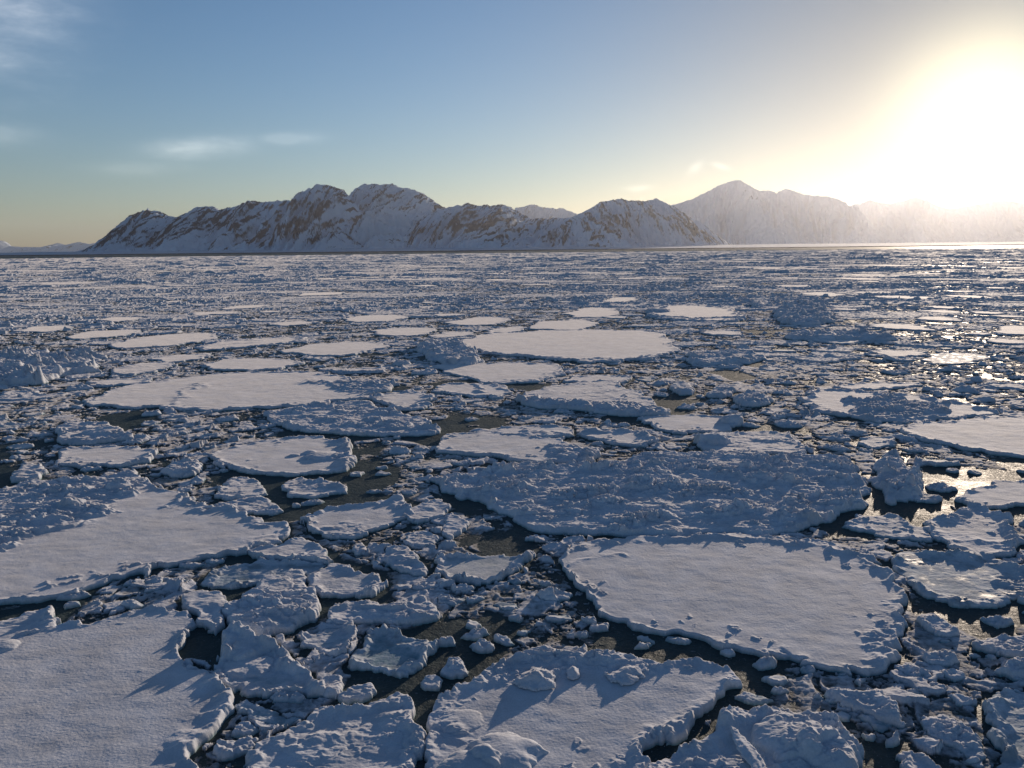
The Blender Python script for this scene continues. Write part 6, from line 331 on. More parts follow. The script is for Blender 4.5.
{"name":"ice_floe","cat":"ice floe","h":0.34,"rim":0.06,"rw":0.35,"rub":0.01,"dune":0.03,"wet":0,"ang":1,"label":"pale flat floe, third from left of those behind the domed far floe","p":[[67.166,435.826],[67.257,439.169],[64.056,441.103],[60.922,439.255],[58.639,436.217],[60.424,431.707],[63.372,430.393],[66.597,429.758]],"rp":[],"rg":[],"lp":[],"group":"flat floes behind the domed far floe"},
{"name":"ice_floe","cat":"ice floe","h":0.34,"rim":0.06,"rw":0.35,"rub":0.01,"dune":0.03,"wet":0,"ang":1,"label":"pale flat floe, the only one left of the wet right floe","p":[[38.815,74.317],[36.536,76.36],[34.496,75.908],[33.691,74.053],[33.929,71.407],[35.659,70.997],[37.864,71.494]],"rp":[],"rg":[],"lp":[]},
{"name":"ice_floe","cat":"ice floe","h":0.34,"rim":0.06,"rw":0.35,"rub":0.01,"dune":0.03,"wet":0,"ang":1,"label":"pale flat floe, sixth from left of those behind the far right lit floe","p":[[115.259,183.53],[113.811,188.209],[109.86,186.172],[108.664,183.287],[113.132,180.226]],"rp":[],"rg":[],"lp":[],"group":"flat floes behind the far right lit floe"},
{"name":"ice_floe","cat":"ice floe","h":0.34,"rim":0.06,"rw":0.35,"rub":0.01,"dune":0.03,"wet":0,"ang":1,"label":"pale flat floe, second from left of those behind the left edge far floe","p":[[-427.91,725.816],[-430.152,731.683],[-437.072,728.972],[-438.579,722.099],[-431.077,717.923]],"rp":[],"rg":[],"lp":[],"group":"flat floes behind the left edge far floe"},
{"name":"ice_floe","cat":"ice floe","h":0.34,"rim":0.06,"rw":0.35,"rub":0.01,"dune":0.03,"wet":0,"ang":1,"label":"pale flat floe, fourth from left of those behind the lit floe under ridge","p":[[82.336,169.506],[79.646,173.293],[74.288,172.879],[72.054,170.078],[79.03,167.921]],"rp":[],"rg":[],"lp":[],"group":"flat floes behind the lit floe under ridge"},
{"name":"ice_floe","cat":"ice floe","h":0.34,"rim":0.06,"rw":0.35,"rub":0.01,"dune":0.03,"wet":0,"ang":1,"label":"pale flat floe, fifth from left of those behind the domed far floe","p":[[58.569,204.885],[58.515,206.87],[53.503,208.763],[50.501,205.806],[52.699,200.833],[56.456,201.012]],"rp":[],"rg":[],"lp":[],"group":"flat floes behind the domed far floe"},
{"name":"ice_floe","cat":"ice floe","h":0.34,"rim":0.06,"rw":0.35,"rub":0.01,"dune":0.03,"wet":0,"ang":1,"label":"pale flat floe, second from left of those behind the snow tongue floe","p":[[-27.513,112.186],[-28.457,113.877],[-30.974,115.395],[-33.864,111.97],[-33.286,109.268],[-30.545,107.648],[-28.536,109.413]],"rp":[],"rg":[],"lp":[],"group":"flat floes behind the snow tongue floe"},
{"name":"ice_floe","cat":"ice floe","h":0.34,"rim":0.06,"rw":0.35,"rub":0.01,"dune":0.03,"wet":0,"ang":1,"label":"pale flat floe, sixth from left of those behind the upper mid floe","p":[[-20.407,226.118],[-22.75,230.831],[-24.427,232.939],[-27.036,230.012],[-28.642,227.535],[-26.375,223.71],[-24.686,221.377],[-22.2,223.883]],"rp":[],"rg":[],"lp":[],"group":"flat floes behind the upper mid floe"},
{"name":"ice_floe","cat":"ice floe","h":0.34,"rim":0.06,"rw":0.35,"rub":0.01,"dune":0.03,"wet":0,"ang":1,"label":"pale flat floe, fourth from left of those right of the domed far floe","p":[[128.92,277.787],[121.489,286.283],[112.238,281.645],[116.467,270.964],[126.788,268.807]],"rp":[],"rg":[],"lp":[],"group":"flat floes right of the domed far floe"},
{"name":"ice_floe","cat":"ice floe","h":0.34,"rim":0.06,"rw":0.35,"rub":0.01,"dune":0.03,"wet":0,"ang":1,"label":"pale flat floe, third from left of those behind the broad bright central floe","p":[[11.662,228.321],[10.57,230.053],[7.261,230.495],[3.402,230.651],[2.044,226.883],[3.434,224.855],[7.05,223.733],[10.466,224.181]],"rp":[],"rg":[],"lp":[],"group":"flat floes behind the broad bright central floe"},
{"name":"ice_floe","cat":"ice floe","h":0.34,"rim":0.06,"rw":0.35,"rub":0.01,"dune":0.03,"wet":0,"ang":1,"label":"pale flat floe, second from left of those behind the thin far left floe","p":[[-87.827,192.214],[-89.769,194.798],[-91.252,193.518],[-92.02,191.81],[-89.883,189.478],[-88.242,189.652]],"rp":[],"rg":[],"lp":[],"group":"flat floes behind the thin far left floe"},
{"name":"ice_floe","cat":"ice floe","h":0.34,"rim":0.06,"rw":0.35,"rub":0.01,"dune":0.03,"wet":0,"ang":1,"label":"pale flat floe, fifth from left of those behind the left edge far floe","p":[[-319.866,618.597],[-323.148,621.242],[-326.486,621.033],[-328.582,616.711],[-323.485,615.564]],"rp":[],"rg":[],"lp":[],"group":"flat floes behind the left edge far floe"},
{"name":"ice_floe","cat":"ice floe","h":0.34,"rim":0.06,"rw":0.35,"rub":0.01,"dune":0.03,"wet":0,"ang":1,"label":"pale flat floe, the only one behind the upper mid long floe","p":[[-6.067,124.389],[-8.933,125.905],[-12.674,125.085],[-11.381,120.767],[-8.202,122.032]],"rp":[],"rg":[],"lp":[]},
{"name":"ice_floe","cat":"ice floe","h":0.34,"rim":0.06,"rw":0.35,"rub":0.01,"dune":0.03,"wet":0,"ang":1,"label":"pale flat floe, third from left of those behind the lit floe under ridge","p":[[102.969,224.614],[103.239,228.704],[99.921,229.723],[99.015,227.381],[95.876,223.795],[97.682,222.24],[100.606,219.887],[102.434,221.231]],"rp":[],"rg":[],"lp":[],"group":"flat floes behind the lit floe under ridge"},
{"name":"ice_floe","cat":"ice floe","h":0.34,"rim":0.06,"rw":0.35,"rub":0.01,"dune":0.03,"wet":0,"ang":1,"label":"pale flat floe, first from left of those behind the lit floe under ridge","p":[[54.866,125.662],[53.896,127.445],[52.475,128.717],[50.645,127.073],[51.692,124.848],[52.91,123.777],[54.698,124.505]],"rp":[],"rg":[],"lp":[],"group":"flat floes behind the lit floe under ridge"},
{"name":"ice_floe","cat":"ice floe","h":0.34,"rim":0.06,"rw":0.35,"rub":0.01,"dune":0.03,"wet":0,"ang":1,"label":"pale flat floe, seventh from left of those behind the thin far left floe","p":[[-227.699,587.326],[-235.612,597.816],[-244.573,600.648],[-250.002,589.984],[-244.261,582.692],[-237.207,580.925]],"rp":[],"rg":[],"lp":[],"group":"flat floes behind the thin far left floe"},
{"name":"ice_floe","cat":"ice floe","h":0.34,"rim":0.06,"rw":0.35,"rub":0.01,"dune":0.03,"wet":0,"ang":1,"label":"pale flat floe, eighth from left of those behind the upper mid floe","p":[[-30.36,337.513],[-31.881,340.435],[-34.317,341.372],[-36.572,334.47],[-34.012,330.988],[-30.689,330.723]],"rp":[],"rg":[],"lp":[],"group":"flat floes behind the upper mid floe"},
{"name":"ice_floe","cat":"ice floe","h":0.34,"rim":0.06,"rw":0.35,"rub":0.01,"dune":0.03,"wet":0,"ang":1,"label":"pale flat floe, first from left of those behind the broad bright central floe","p":[[0.404,335.895],[-2.547,342.145],[-7.221,343.902],[-10.37,341.8],[-11.688,337.126],[-11.421,331.35],[-6.512,329.555],[0.416,330.046]],"rp":[],"rg":[],"lp":[],"group":"flat floes behind the broad bright central floe"},
{"name":"ice_floe","cat":"ice floe","h":0.34,"rim":0.06,"rw":0.35,"rub":0.01,"dune":0.03,"wet":0,"ang":1,"label":"pale flat floe, second from left of those behind the lit floe under ridge","p":[[113.459,243.069],[109.077,252.584],[105.129,254.824],[99.591,250.838],[100.526,242.195],[103.284,237.73],[108.301,236.104]],"rp":[],"rg":[],"lp":[],"group":"flat floes behind the lit floe under ridge"},
{"name":"ice_floe","cat":"ice floe","h":0.34,"rim":0.06,"rw":0.35,"rub":0.01,"dune":0.03,"wet":0,"ang":1,"label":"pale flat floe, the only one left of the domed far floe","p":[[26.934,242.634],[26.004,248.101],[21.656,246.674],[20.076,242.674],[23.889,241.5]],"rp":[],"rg":[],"lp":[]},
{"name":"ice_floe","cat":"ice floe","h":0.34,"rim":0.06,"rw":0.35,"rub":0.01,"dune":0.03,"wet":0,"ang":1,"label":"pale flat floe, thirteenth from left of those behind the far right lit floe","p":[[251.775,388.8],[249.707,390.159],[246.98,390.085],[242.305,388.89],[243.055,386.475],[245.103,381.975],[248.784,382.059],[250.4,384.667]],"rp":[],"rg":[],"lp":[],"group":"flat floes behind the far right lit floe"},
{"name":"ice_floe","cat":"ice floe","h":0.34,"rim":0.06,"rw":0.35,"rub":0.01,"dune":0.03,"wet":0,"ang":1,"label":"pale flat floe, second from left of those left of the far right lit floe","p":[[71.898,128.602],[71.401,130.224],[67.604,131.302],[67.167,128.584],[66.084,127.231],[69.205,125.121],[70.963,125.494]],"rp":[],"rg":[],"lp":[],"group":"flat floes left of the far right lit floe"},
{"name":"ice_floe","cat":"ice floe","h":0.34,"rim":0.06,"rw":0.35,"rub":0.01,"dune":0.03,"wet":0,"ang":1,"label":"pale flat floe, first from left of those behind the left edge far floe","p":[[-187.681,296.893],[-187.993,299.986],[-190.49,302.82],[-192.425,300.431],[-193.635,297.222],[-193.291,292.177],[-191.489,292.022],[-189.321,293.837]],"rp":[],"rg":[],"lp":[],"group":"flat floes behind the left edge far floe"},
{"name":"ice_floe","cat":"ice floe","h":0.34,"rim":0.06,"rw":0.35,"rub":0.01,"dune":0.03,"wet":0,"ang":1,"label":"pale flat floe, first from left of those behind the domed far floe","p":[[47.168,539.216],[43.854,546.711],[40.05,556.511],[31.356,551.22],[30.248,540.042],[27.926,533.197],[34.687,522.715],[40.197,524.11]],"rp":[],"rg":[],"lp":[],"group":"flat floes behind the domed far floe"},
{"name":"ice_floe","cat":"ice floe","h":0.34,"rim":0.06,"rw":0.35,"rub":0.01,"dune":0.03,"wet":0,"ang":1,"label":"pale flat floe, second from left of those right of the domed far floe","p":[[115.624,289.469],[111.822,294.033],[107.578,292.416],[106.336,289.278],[113.459,286.644]],"rp":[],"rg":[],"lp":[],"group":"flat floes right of the domed far floe"},
{"name":"ice_floe","cat":"ice floe","h":0.34,"rim":0.06,"rw":0.35,"rub":0.01,"dune":0.03,"wet":0,"ang":1,"label":"pale flat floe, tenth from left of those behind the far right lit floe","p":[[219.917,336.299],[220.839,349.205],[215.75,353.247],[207.059,344.335],[202.321,334.327],[207.709,329.936],[216.109,330.501]],"rp":[],"rg":[],"lp":[],"group":"flat floes behind the far right lit floe"},
{"name":"ice_floe","cat":"ice floe","h":0.34,"rim":0.06,"rw":0.35,"rub":0.01,"dune":0.03,"wet":0,"ang":1,"label":"pale flat floe, third from left of those right of the domed far floe","p":[[69.484,165.812],[69.057,173.366],[67.003,175.416],[62.006,172.482],[59.591,168.109],[61.804,163.273],[63.504,157.603],[67.482,162.085]],"rp":[],"rg":[],"lp":[],"group":"flat floes right of the domed far floe"},
{"name":"ice_floe","cat":"ice floe","h":0.34,"rim":0.06,"rw":0.35,"rub":0.01,"dune":0.03,"wet":0,"ang":1,"label":"pale flat floe, fifth from left of those behind the broad bright central floe","p":[[17.1,116.784],[16.279,117.932],[14.566,118.127],[13.126,116.673],[13.434,115.533],[14.333,114.26],[16.06,113.48],[16.841,114.943]],"rp":[],"rg":[],"lp":[],"group":"flat floes behind the broad bright central floe"},
{"name":"ice_floe","cat":"ice floe","h":0.34,"rim":0.06,"rw":0.35,"rub":0.01,"dune":0.03,"wet":0,"ang":1,"label":"pale flat floe, third from left of those left of the far right lit floe","p":[[68.177,119.633],[66.148,123.133],[63.992,122.533],[61.805,121.419],[63.424,117.32],[65.401,116.398]],"rp":[],"rg":[],"lp":[],"group":"flat floes left of the far right lit floe"},
{"name":"ice_floe","cat":"ice floe","h":0.34,"rim":0.06,"rw":0.35,"rub":0.01,"dune":0.03,"wet":0,"ang":1,"label":"pale flat floe, eighth from left of those behind the far right lit floe","p":[[266.581,418.332],[258.707,432.488],[253.122,428.325],[254.361,415.26],[260.714,414.46]],"rp":[],"rg":[],"lp":[],"group":"flat floes behind the far right lit floe"},
{"name":"ice_floe","cat":"ice floe","h":0.34,"rim":0.06,"rw":0.35,"rub":0.01,"dune":0.03,"wet":0,"ang":1,"label":"pale flat floe, fifth from left of those behind the upper mid floe","p":[[-19.118,188.332],[-20.079,189.682],[-20.975,190.751],[-22.383,190.099],[-23.175,189.642],[-22.461,188.438],[-21.165,187.558],[-20.195,188.311]],"rp":[],"rg":[],"lp":[],"group":"flat floes behind the upper mid floe"},
{"name":"ice_floe","cat":"ice floe","h":0.34,"rim":0.06,"rw":0.35,"rub":0.01,"dune":0.03,"wet":0,"ang":1,"label":"pale flat floe, second from left of those behind the upper mid floe","p":[[-39.756,189.469],[-41.353,196.832],[-45.825,195.797],[-50.428,194.495],[-49.822,188.162],[-48.763,181.039],[-40.711,183.389]],"rp":[],"rg":[],"lp":[],"group":"flat floes behind the upper mid floe"},
{"name":"ice_floe","cat":"ice floe","h":0.34,"rim":0.06,"rw":0.35,"rub":0.01,"dune":0.03,"wet":0,"ang":1,"label":"pale flat floe, fourth from left of those behind the left edge far floe","p":[[-247.956,437.89],[-247.546,440.332],[-253.285,440.383],[-255.234,438.259],[-253.762,434.681],[-250.055,434.331]],"rp":[],"rg":[],"lp":[],"group":"flat floes behind the left edge far floe"},
{"name":"ice_floe","cat":"ice floe","h":0.34,"rim":0.06,"rw":0.35,"rub":0.01,"dune":0.03,"wet":0,"ang":1,"label":"pale flat floe, second from left of those behind the far right lit floe","p":[[218.272,374.658],[216.821,380.869],[211.635,386.561],[201.331,384.015],[198.773,376.25],[203.089,369.679],[209.688,366.568],[214.723,368.4]],"rp":[],"rg":[],"lp":[],"group":"flat floes behind the far right lit floe"},
{"name":"ice_floe","cat":"ice floe","h":0.34,"rim":0.06,"rw":0.35,"rub":0.01,"dune":0.03,"wet":0,"ang":1,"label":"pale flat floe, twelfth from left of those behind the far right lit floe","p":[[101.073,154.521],[100.685,157.091],[99.378,158.03],[98.01,157.719],[97.888,155.153],[97.82,152.92],[99.281,152.534],[100.68,152.599]],"rp":[],"rg":[],"lp":[],"group":"flat floes behind the far right lit floe"},
{"name":"ice_floe","cat":"ice floe","h":0.34,"rim":0.06,"rw":0.35,"rub":0.01,"dune":0.03,"wet":0,"ang":1,"label":"pale flat floe, seventh from left of those behind the far right lit floe","p":[[164.023,255.816],[160.684,261.12],[157.545,261.678],[153.488,262.277],[153.295,255.877],[155.507,255.1],[159.693,254.778]],"rp":[],"rg":[],"lp":[],"group":"flat floes behind the far right lit floe"},
{"name":"ice_hummock","cat":"ice hummock","h":1.4400000000000002,"rim":0,"rw":1,"rub":2.2399999999999998,"dune":0.4,"wet":0,"ang":1,"label":"shaded ice hummock, sixth from left of those behind the domed far floe","p":[[332.897,841.748],[332.989,846.072],[321.69,846.195],[311.783,842.532],[312.658,833.701],[321.149,830.014],[330.243,832.014]],"rp":[],"rg":[],"lp":[],"group":"ice hummocks behind the domed far floe"},
{"name":"ice_hummock","cat":"ice hummock","h":1.62,"rim":0,"rw":1,"rub":2.52,"dune":0.4,"wet":0,"ang":1,"label":"shaded ice hummock, the only one right of the domed far floe","p":[[290.344,613.825],[281.822,620.409],[275.452,624.401],[262.001,627.178],[256.95,621.793],[264.252,612.192],[269.52,610.639],[283.035,611.593]],"rp":[],"rg":[],"lp":[]},
{"name":"ice_hummock","cat":"ice hummock","h":0.9,"rim":0,"rw":1,"rub":1.4,"dune":0.4,"wet":0,"ang":1,"label":"shaded ice hummock, the only one behind the far right lit floe","p":[[329.069,642.346],[324.745,645.04],[319.8,644.883],[316.624,640.744],[318.095,637.331],[326.2,637.759]],"rp":[],"rg":[],"lp":[]},
{"name":"ice_hummock","cat":"ice hummock","h":1.08,"rim":0,"rw":1,"rub":1.68,"dune":0.4,"wet":0,"ang":1,"label":"shaded ice hummock, fifth from left of those behind the domed far floe","p":[[292.603,896.735],[284.978,903.237],[278.478,901.427],[272.363,896.389],[268.416,892.389],[278.882,890.414],[287.103,892.873]],"rp":[],"rg":[],"lp":[],"group":"ice hummocks behind the domed far floe"},
{"name":"ice_hummock","cat":"ice hummock","h":0.81,"rim":0,"rw":1,"rub":1.26,"dune":0.4,"wet":0,"ang":1,"label":"shaded ice hummock, third from left of those behind the domed far floe","p":[[77.457,407.441],[75.875,410.898],[67.764,410.112],[69.742,405.585],[73.495,404.955]],"rp":[],"rg":[],"lp":[],"group":"ice hummocks behind the domed far floe"},
{"name":"ice_hummock","cat":"ice hummock","h":0.675,"rim":0,"rw":1,"rub":1.0499999999999998,"dune":0.4,"wet":0,"ang":1,"label":"shaded ice hummock, second from left of those behind the domed far floe","p":[[42.494,347.658],[42.727,349.187],[38.177,349.929],[36.508,349.197],[35.708,348.078],[36.028,346.957],[38.522,345.226],[41.868,345.273]],"rp":[],"rg":[],"lp":[],"group":"ice hummocks behind the domed far floe"},
{"name":"ice_hummock","cat":"ice hummock","h":0.54,"rim":0,"rw":1,"rub":0.84,"dune":0.4,"wet":0,"ang":1,"label":"shaded ice hummock, the only one behind the thin far left floe","p":[[-97.662,216.0],[-98.149,216.728],[-101.463,217.677],[-103.144,216.108],[-101.031,214.423],[-99.306,214.179]],"rp":[],"rg":[],"lp":[]},
{"name":"ice_hummock","cat":"ice hummock","h":0.81,"rim":0,"rw":1,"rub":1.26,"dune":0.4,"wet":0,"ang":1,"label":"shaded ice hummock, the only one behind the broad bright central floe","p":[[-0.415,656.423],[-0.588,658.587],[-3.781,659.029],[-7.782,658.311],[-9.495,656.613],[-7.501,654.929],[-5.361,654.252],[-0.012,653.784]],"rp":[],"rg":[],"lp":[]},
{"name":"ice_hummock","cat":"ice hummock","h":0.675,"rim":0,"rw":1,"rub":1.0499999999999998,"dune":0.4,"wet":0,"ang":1,"label":"shaded ice hummock, first from left of those behind the upper mid floe","p":[[-134.223,504.268],[-135.471,506.332],[-139.179,505.962],[-141.132,504.732],[-140.732,503.131],[-138.818,501.21],[-136.517,502.76]],"rp":[],"rg":[],"lp":[],"group":"ice hummocks behind the upper mid floe"},
{"name":"ice_hummock","cat":"ice hummock","h":0.63,"rim":0,"rw":1,"rub":0.9799999999999999,"dune":0.4,"wet":0,"ang":1,"label":"shaded ice hummock, fourth from left of those behind the domed far floe","p":[[61.264,242.26],[58.9,245.603],[54.301,244.406],[53.75,242.832],[56.404,241.163],[58.227,241.081]],"rp":[],"rg":[],"lp":[],"group":"ice hummocks behind the domed far floe"},
{"name":"ice_hummock","cat":"ice hummock","h":0.54,"rim":0,"rw":1,"rub":0.84,"dune":0.4,"wet":0,"ang":1,"label":"shaded ice hummock, second from left of those behind the upper mid floe","p":[[-32.994,252.163],[-34.507,253.813],[-36.995,254.001],[-38.271,252.566],[-38.597,251.982],[-38.21,249.998],[-36.423,249.849],[-34.178,251.136]],"rp":[],"rg":[],"lp":[],"group":"ice hummocks behind the upper mid floe"},
{"name":"ice_hummock","cat":"ice hummock","h":0.9,"rim":0,"rw":1,"rub":1.4,"dune":0.4,"wet":0,"ang":1,"label":"shaded ice hummock, first from left of those behind the domed far floe","p":[[41.411,929.548],[38.136,931.365],[32.976,932.766],[28.595,932.718],[27.018,929.149],[28.206,924.127],[34.383,925.373],[39.324,926.668]],"rp":[],"rg":[],"lp":[],"group":"ice hummocks behind the domed far floe"}
]''')
MOUNTAINS = json.loads(r'''[
{"name":"left_mountain","label":"long snowy massif with dark rock gullies, left of the saddle","D":8200,"w":1350,"s":[[-4474.4,21.2],[-4318.2,59.7],[-4213.0,98.6],[-4127.1,147.6],[-4026.7,246.0],[-3918.5,324.2],[-3801.3,392.2],[-3696.3,440.4],[-3667.0,430.2],[-3644.3,459.5],[-3625.9,439.6],[-3546.3,429.0],[-3429.6,378.5],[-3369.9,368.0],[-3276.2,406.5],[-3150.8,464.3],[-3069.7,473.3],[-2969.8,462.5],[-2931.7,432.5],[-2880.7,441.9],[-2798.9,460.7],[-2664.9,508.5],[-2592.7,537.2],[-2514.2,506.9],[-2332.7,514.9],[-2211.6,523.5],[-2076.3,610.2],[-1983.5,658.1],[-1902.4,676.8],[-1822.7,666.2],[-1753.5,646.0],[-1664.7,615.8],[-1598.4,527.0],[-1493.2,398.1],[-1398.0,258.7],[-1271.8,118.1],[-1123.2,16.7]],"rock":0.42,"lean":0.35,"jag":1.0},
{"name":"saddle_mountain","label":"rounded snowy summit right of the saddle with a broad white face","D":8900,"w":1500,"s":[[-2320.8,28.6],[-2032.0,296.0],[-1858.7,487.1],[-1732.5,624.3],[-1675.3,687.4],[-1586.5,728.8],[-1434.3,727.3],[-1249.9,714.8],[-1142.2,681.9],[-958.7,627.0],[-851.5,562.1],[-755.3,486.5],[-603.8,420.8],[-387.0,311.3],[-115.4,114.3],[103.6,1]],"rock":0.24,"lean":0.35,"jag":1.0},
{"name":"central_mountain","label":"flat-topped snowy mountain with ribbed dark rock, near the centre","D":8300,"w":1200,"s":[[-1394.2,9.3],[-1132.8,138.1],[-922.4,316.8],[-746.4,405.0],[-612.7,453.4],[-510.6,462.3],[-428.7,481.4],[-368.0,460.9],[-205.0,459.2],[-52.2,457.7],[18.8,427.0],[99.9,376.3],[222.1,325.1],[354.8,313.7],[508.1,322.2],[661.3,330.6],[815.0,248.8],[1021.0,115.9],[1228.0,1]],"rock":0.38,"lean":0.35,"jag":1.0},
{"name":"distant_peaks","label":"small jagged peaks seen through the gap beyond the central mountain","D":14000,"w":1300,"s":[[-97.1,2.6],[83.3,712.9],[255.5,744.8],[393.2,776.9],[513.2,725.3],[685.2,723.6],[805.5,688.7],[908.7,704.5],[1029.2,652.8],[1167.0,600.8],[1547.4,411.1],[1897.8,1]],"rock":0.15,"lean":0.35,"jag":0.35},
{"name":"right_rocky_mountain","label":"broad rocky mountain streaked with snow, right of centre","D":8000,"w":1150,"s":[[93.0,1],[341.4,118.7],[509.4,252.7],[666.9,347.6],[784.6,404.1],[902.1,460.5],[1000.0,478.7],[1098.0,487.2],[1196.4,467.1],[1324.0,465.8],[1392.4,484.2],[1431.5,493.4],[1490.9,464.1],[1590.2,415.1],[1709.9,346.6],[1869.9,258.1],[2021.3,150.0],[2153.1,51.3],[2274.9,1]],"rock":0.4,"lean":-0.2,"jag":1.0},
{"name":"hazy_summit","label":"tall pale summit veiled by sunlit haze, highest of the right side","D":13500,"w":2400,"s":[[1494.9,52.4],[1992.2,342.6],[2403.5,599.1],[2683.1,709.8],[2979.4,787.7],[3224.5,898.1],[3435.9,1008.7],[3598.8,1071.2],[3729.7,1102.0],[3846.5,1068.7],[3998.2,986.9],[4133.1,921.1],[4264.8,935.9],[4398.5,902.3],[4545.2,949.1],[4661.7,931.8],[4830.3,865.6],[5047.2,831.1],[5229.4,829.3],[5431.0,778.8],[5636.7,663.4],[5985.5,399.6],[6343.4,35.3]],"rock":-0.25,"lean":0.35,"jag":0.35},
{"name":"sun_side_ridge","label":"faint hazy ridge beneath the sun, running off the right side","D":17000,"w":2600,"s":[[6094.3,19.9],[6690.4,652.9],[6994.8,813.4],[7303.2,891.9],[7508.1,950.9],[7721.0,887.6],[7931.3,865.0],[8238.9,943.4],[8422.3,1002.6],[8592.3,960.2],[8873.3,835.0],[9193.5,750.0],[9564.9,807.5],[9914.9,865.1],[10285.5,922.5],[10751.0,856.6],[11489.0,787.8],[12521.0,899.6],[14015.9,639.2]],"rock":-1,"lean":0.35,"jag":0.35},
{"name":"far_left_peaks","label":"tiny pale peaks low on the horizon at far left","D":20000,"w":1200,"s":[[-13625.2,138.7],[-13113.0,279.6],[-12731.2,373.0],[-12536.6,346.7],[-12377.9,223.3],[-12084.3,195.9],[-11639.5,191.3],[-11387.2,237.5],[-11184.4,284.1],[-10992.0,233.4],[-10688.1,303.3],[-10396.7,251.6],[-10068.6,321.3],[-9857.8,197.3],[-9549.9,47.7]],"rock":0.1,"lean":0.35,"jag":0.35}
]''')
PITCH, ROLL, FOCAL = 0.167389, -0.010472, 796.0
SUN_ELEV, SUN_AZ = math.radians(7.6), math.radians(29.8)

scene = bpy.context.scene
COL = scene.collection

# ------------------------------------------------------------------ noise
def _h(ix, iy, seed):
    with np.errstate(over='ignore'):
        h = (ix.astype(np.uint32) * np.uint32(374761393) + iy.astype(np.uint32) * np.uint32(668265263)
             + np.uint32((seed * 1274126177) & 0xffffffff))
        h = (h ^ (h >> np.uint32(13))) * np.uint32(1274126177)
        h = (h ^ (h >> np.uint32(15))) * np.uint32(2246822519)
        h ^= h >> np.uint32(16)
    return h

def _r(h):
    return (h & np.uint32(0xffffff)).astype(np.float32) / np.float32(16777216.0)

def noise(x, y, seed=0):
    x = np.asarray(x, np.float32); y = np.asarray(y, np.float32)
    fx, fy = np.floor(x), np.floor(y)
    ix, iy = fx.astype(np.int64).astype(np.int32), fy.astype(np.int64).astype(np.int32)
    tx, ty = x - fx, y - fy
    sx = tx * tx * tx * (tx * (tx * 6 - 15) + 10); sy = ty * ty * ty * (ty * (ty * 6 - 15) + 10)
    out = 0
    for dx in (0, 1):
        for dy in (0, 1):
            a = _r(_h(ix + dx, iy + dy, seed)) * 6.2831853
            g = np.cos(a) * (tx - dx) + np.sin(a) * (ty - dy)
            w = (sx if dx else 1 - sx) * (sy if dy else 1 - sy)
            out = out + g * w
    return out * 1.5

def fbm(x, y, octs=4, seed=0, gain=.5):
    s, a = 0, 1.0
    for k in range(octs):
        s = s + a * noise(x, y, seed + k * 17); a *= gain; x = x * 2.03 + 11.3; y = y * 2.03 + 5.1
    return s

def ridged(x, y, octs=4, seed=0, gain=.5):
    s, a = 0, 1.0
    for k in range(octs):
        s = s + a * (1 - 2 * np.abs(noise(x, y, seed + k * 13))); a *= gain; x = x * 2.1 + 3.7; y = y * 2.1 + 9.2
    return s

def worley(x, y, seed):
    fx, fy = np.floor(x), np.floor(y)
    ix, iy = fx.astype(np.int32), fy.astype(np.int32)
    n = x.shape
    f1 = np.full(n, 9., np.float32); f2 = np.full(n, 9., np.float32)
    cx = np.zeros(n, np.float32); cy = np.zeros(n, np.float32); hid = np.zeros(n, np.uint32)
    for dx in (-1, 0, 1):
        for dy in (-1, 0, 1):
            h = _h(ix + dx, iy + dy, seed)
            px = fx + dx + .1 + .8 * _r(h); py = fy + dy + .1 + .8 * _r(h * np.uint32(2654435761) + np.uint32(77))
            ddx = x - px; ddy = y - py
            d = np.sqrt(ddx * ddx + ddy * ddy)
            c = d < f1
            f2 = np.where(c, f1, np.minimum(f2, d)); f1 = np.where(c, d, f1)
            cx = np.where(c, ddx, cx); cy = np.where(c, ddy, cy); hid = np.where(c, h, hid)
    return f1, f2, cx, cy, hid

def hr(hid, k):
    with np.errstate(over='ignore'):
        h = (hid ^ np.uint32(k * 0x9E3779B1 & 0xffffffff)) * np.uint32(2246822519)
        h ^= h >> np.uint32(13); h = h * np.uint32(3266489917); h ^= h >> np.uint32(16)
    return _r(h)

def sstep(a, b, x):
    t = np.clip((x - a) / (b - a), 0, 1)
    return t * t * (3 - 2 * t)

# a field of broken, tilted plates of one size; NaN-free, -1 where there is no plate
def plates(x, y, size, H, presence, seed, tilt=.5, gap=.05, round_=.10, stretch=1.0):
    wx = x + fbm(x / size * .9, y / size * .9, 3, seed + 5, .6) * size * .28
    wy = y + fbm(x / size * .9 + 40, y / size * .9, 3, seed + 9, .6) * size * .28
    f1, f2, cx, cy, hid = worley(wx / (size * stretch), wy / size, seed)
    e = f2 - f1
    m = sstep(gap, gap + round_, e)
    on = hr(hid, 1) < presence
    a = hr(hid, 2) * 6.2831853
    t = tilt * hr(hid, 3) ** 1.5
    z = H * (.25 + .75 * hr(hid, 4)) + (cx * np.cos(a) + cy * np.sin(a)) * t * size
    # crumbled rim on some of the plates
    rim = np.exp(-((e - gap - round_) / .09) ** 2) * (hr(hid, 5) > .45) * H * .45
    z = (z + rim) * m - .12 * (1 - m)
    return np.where(on, z, -.2)

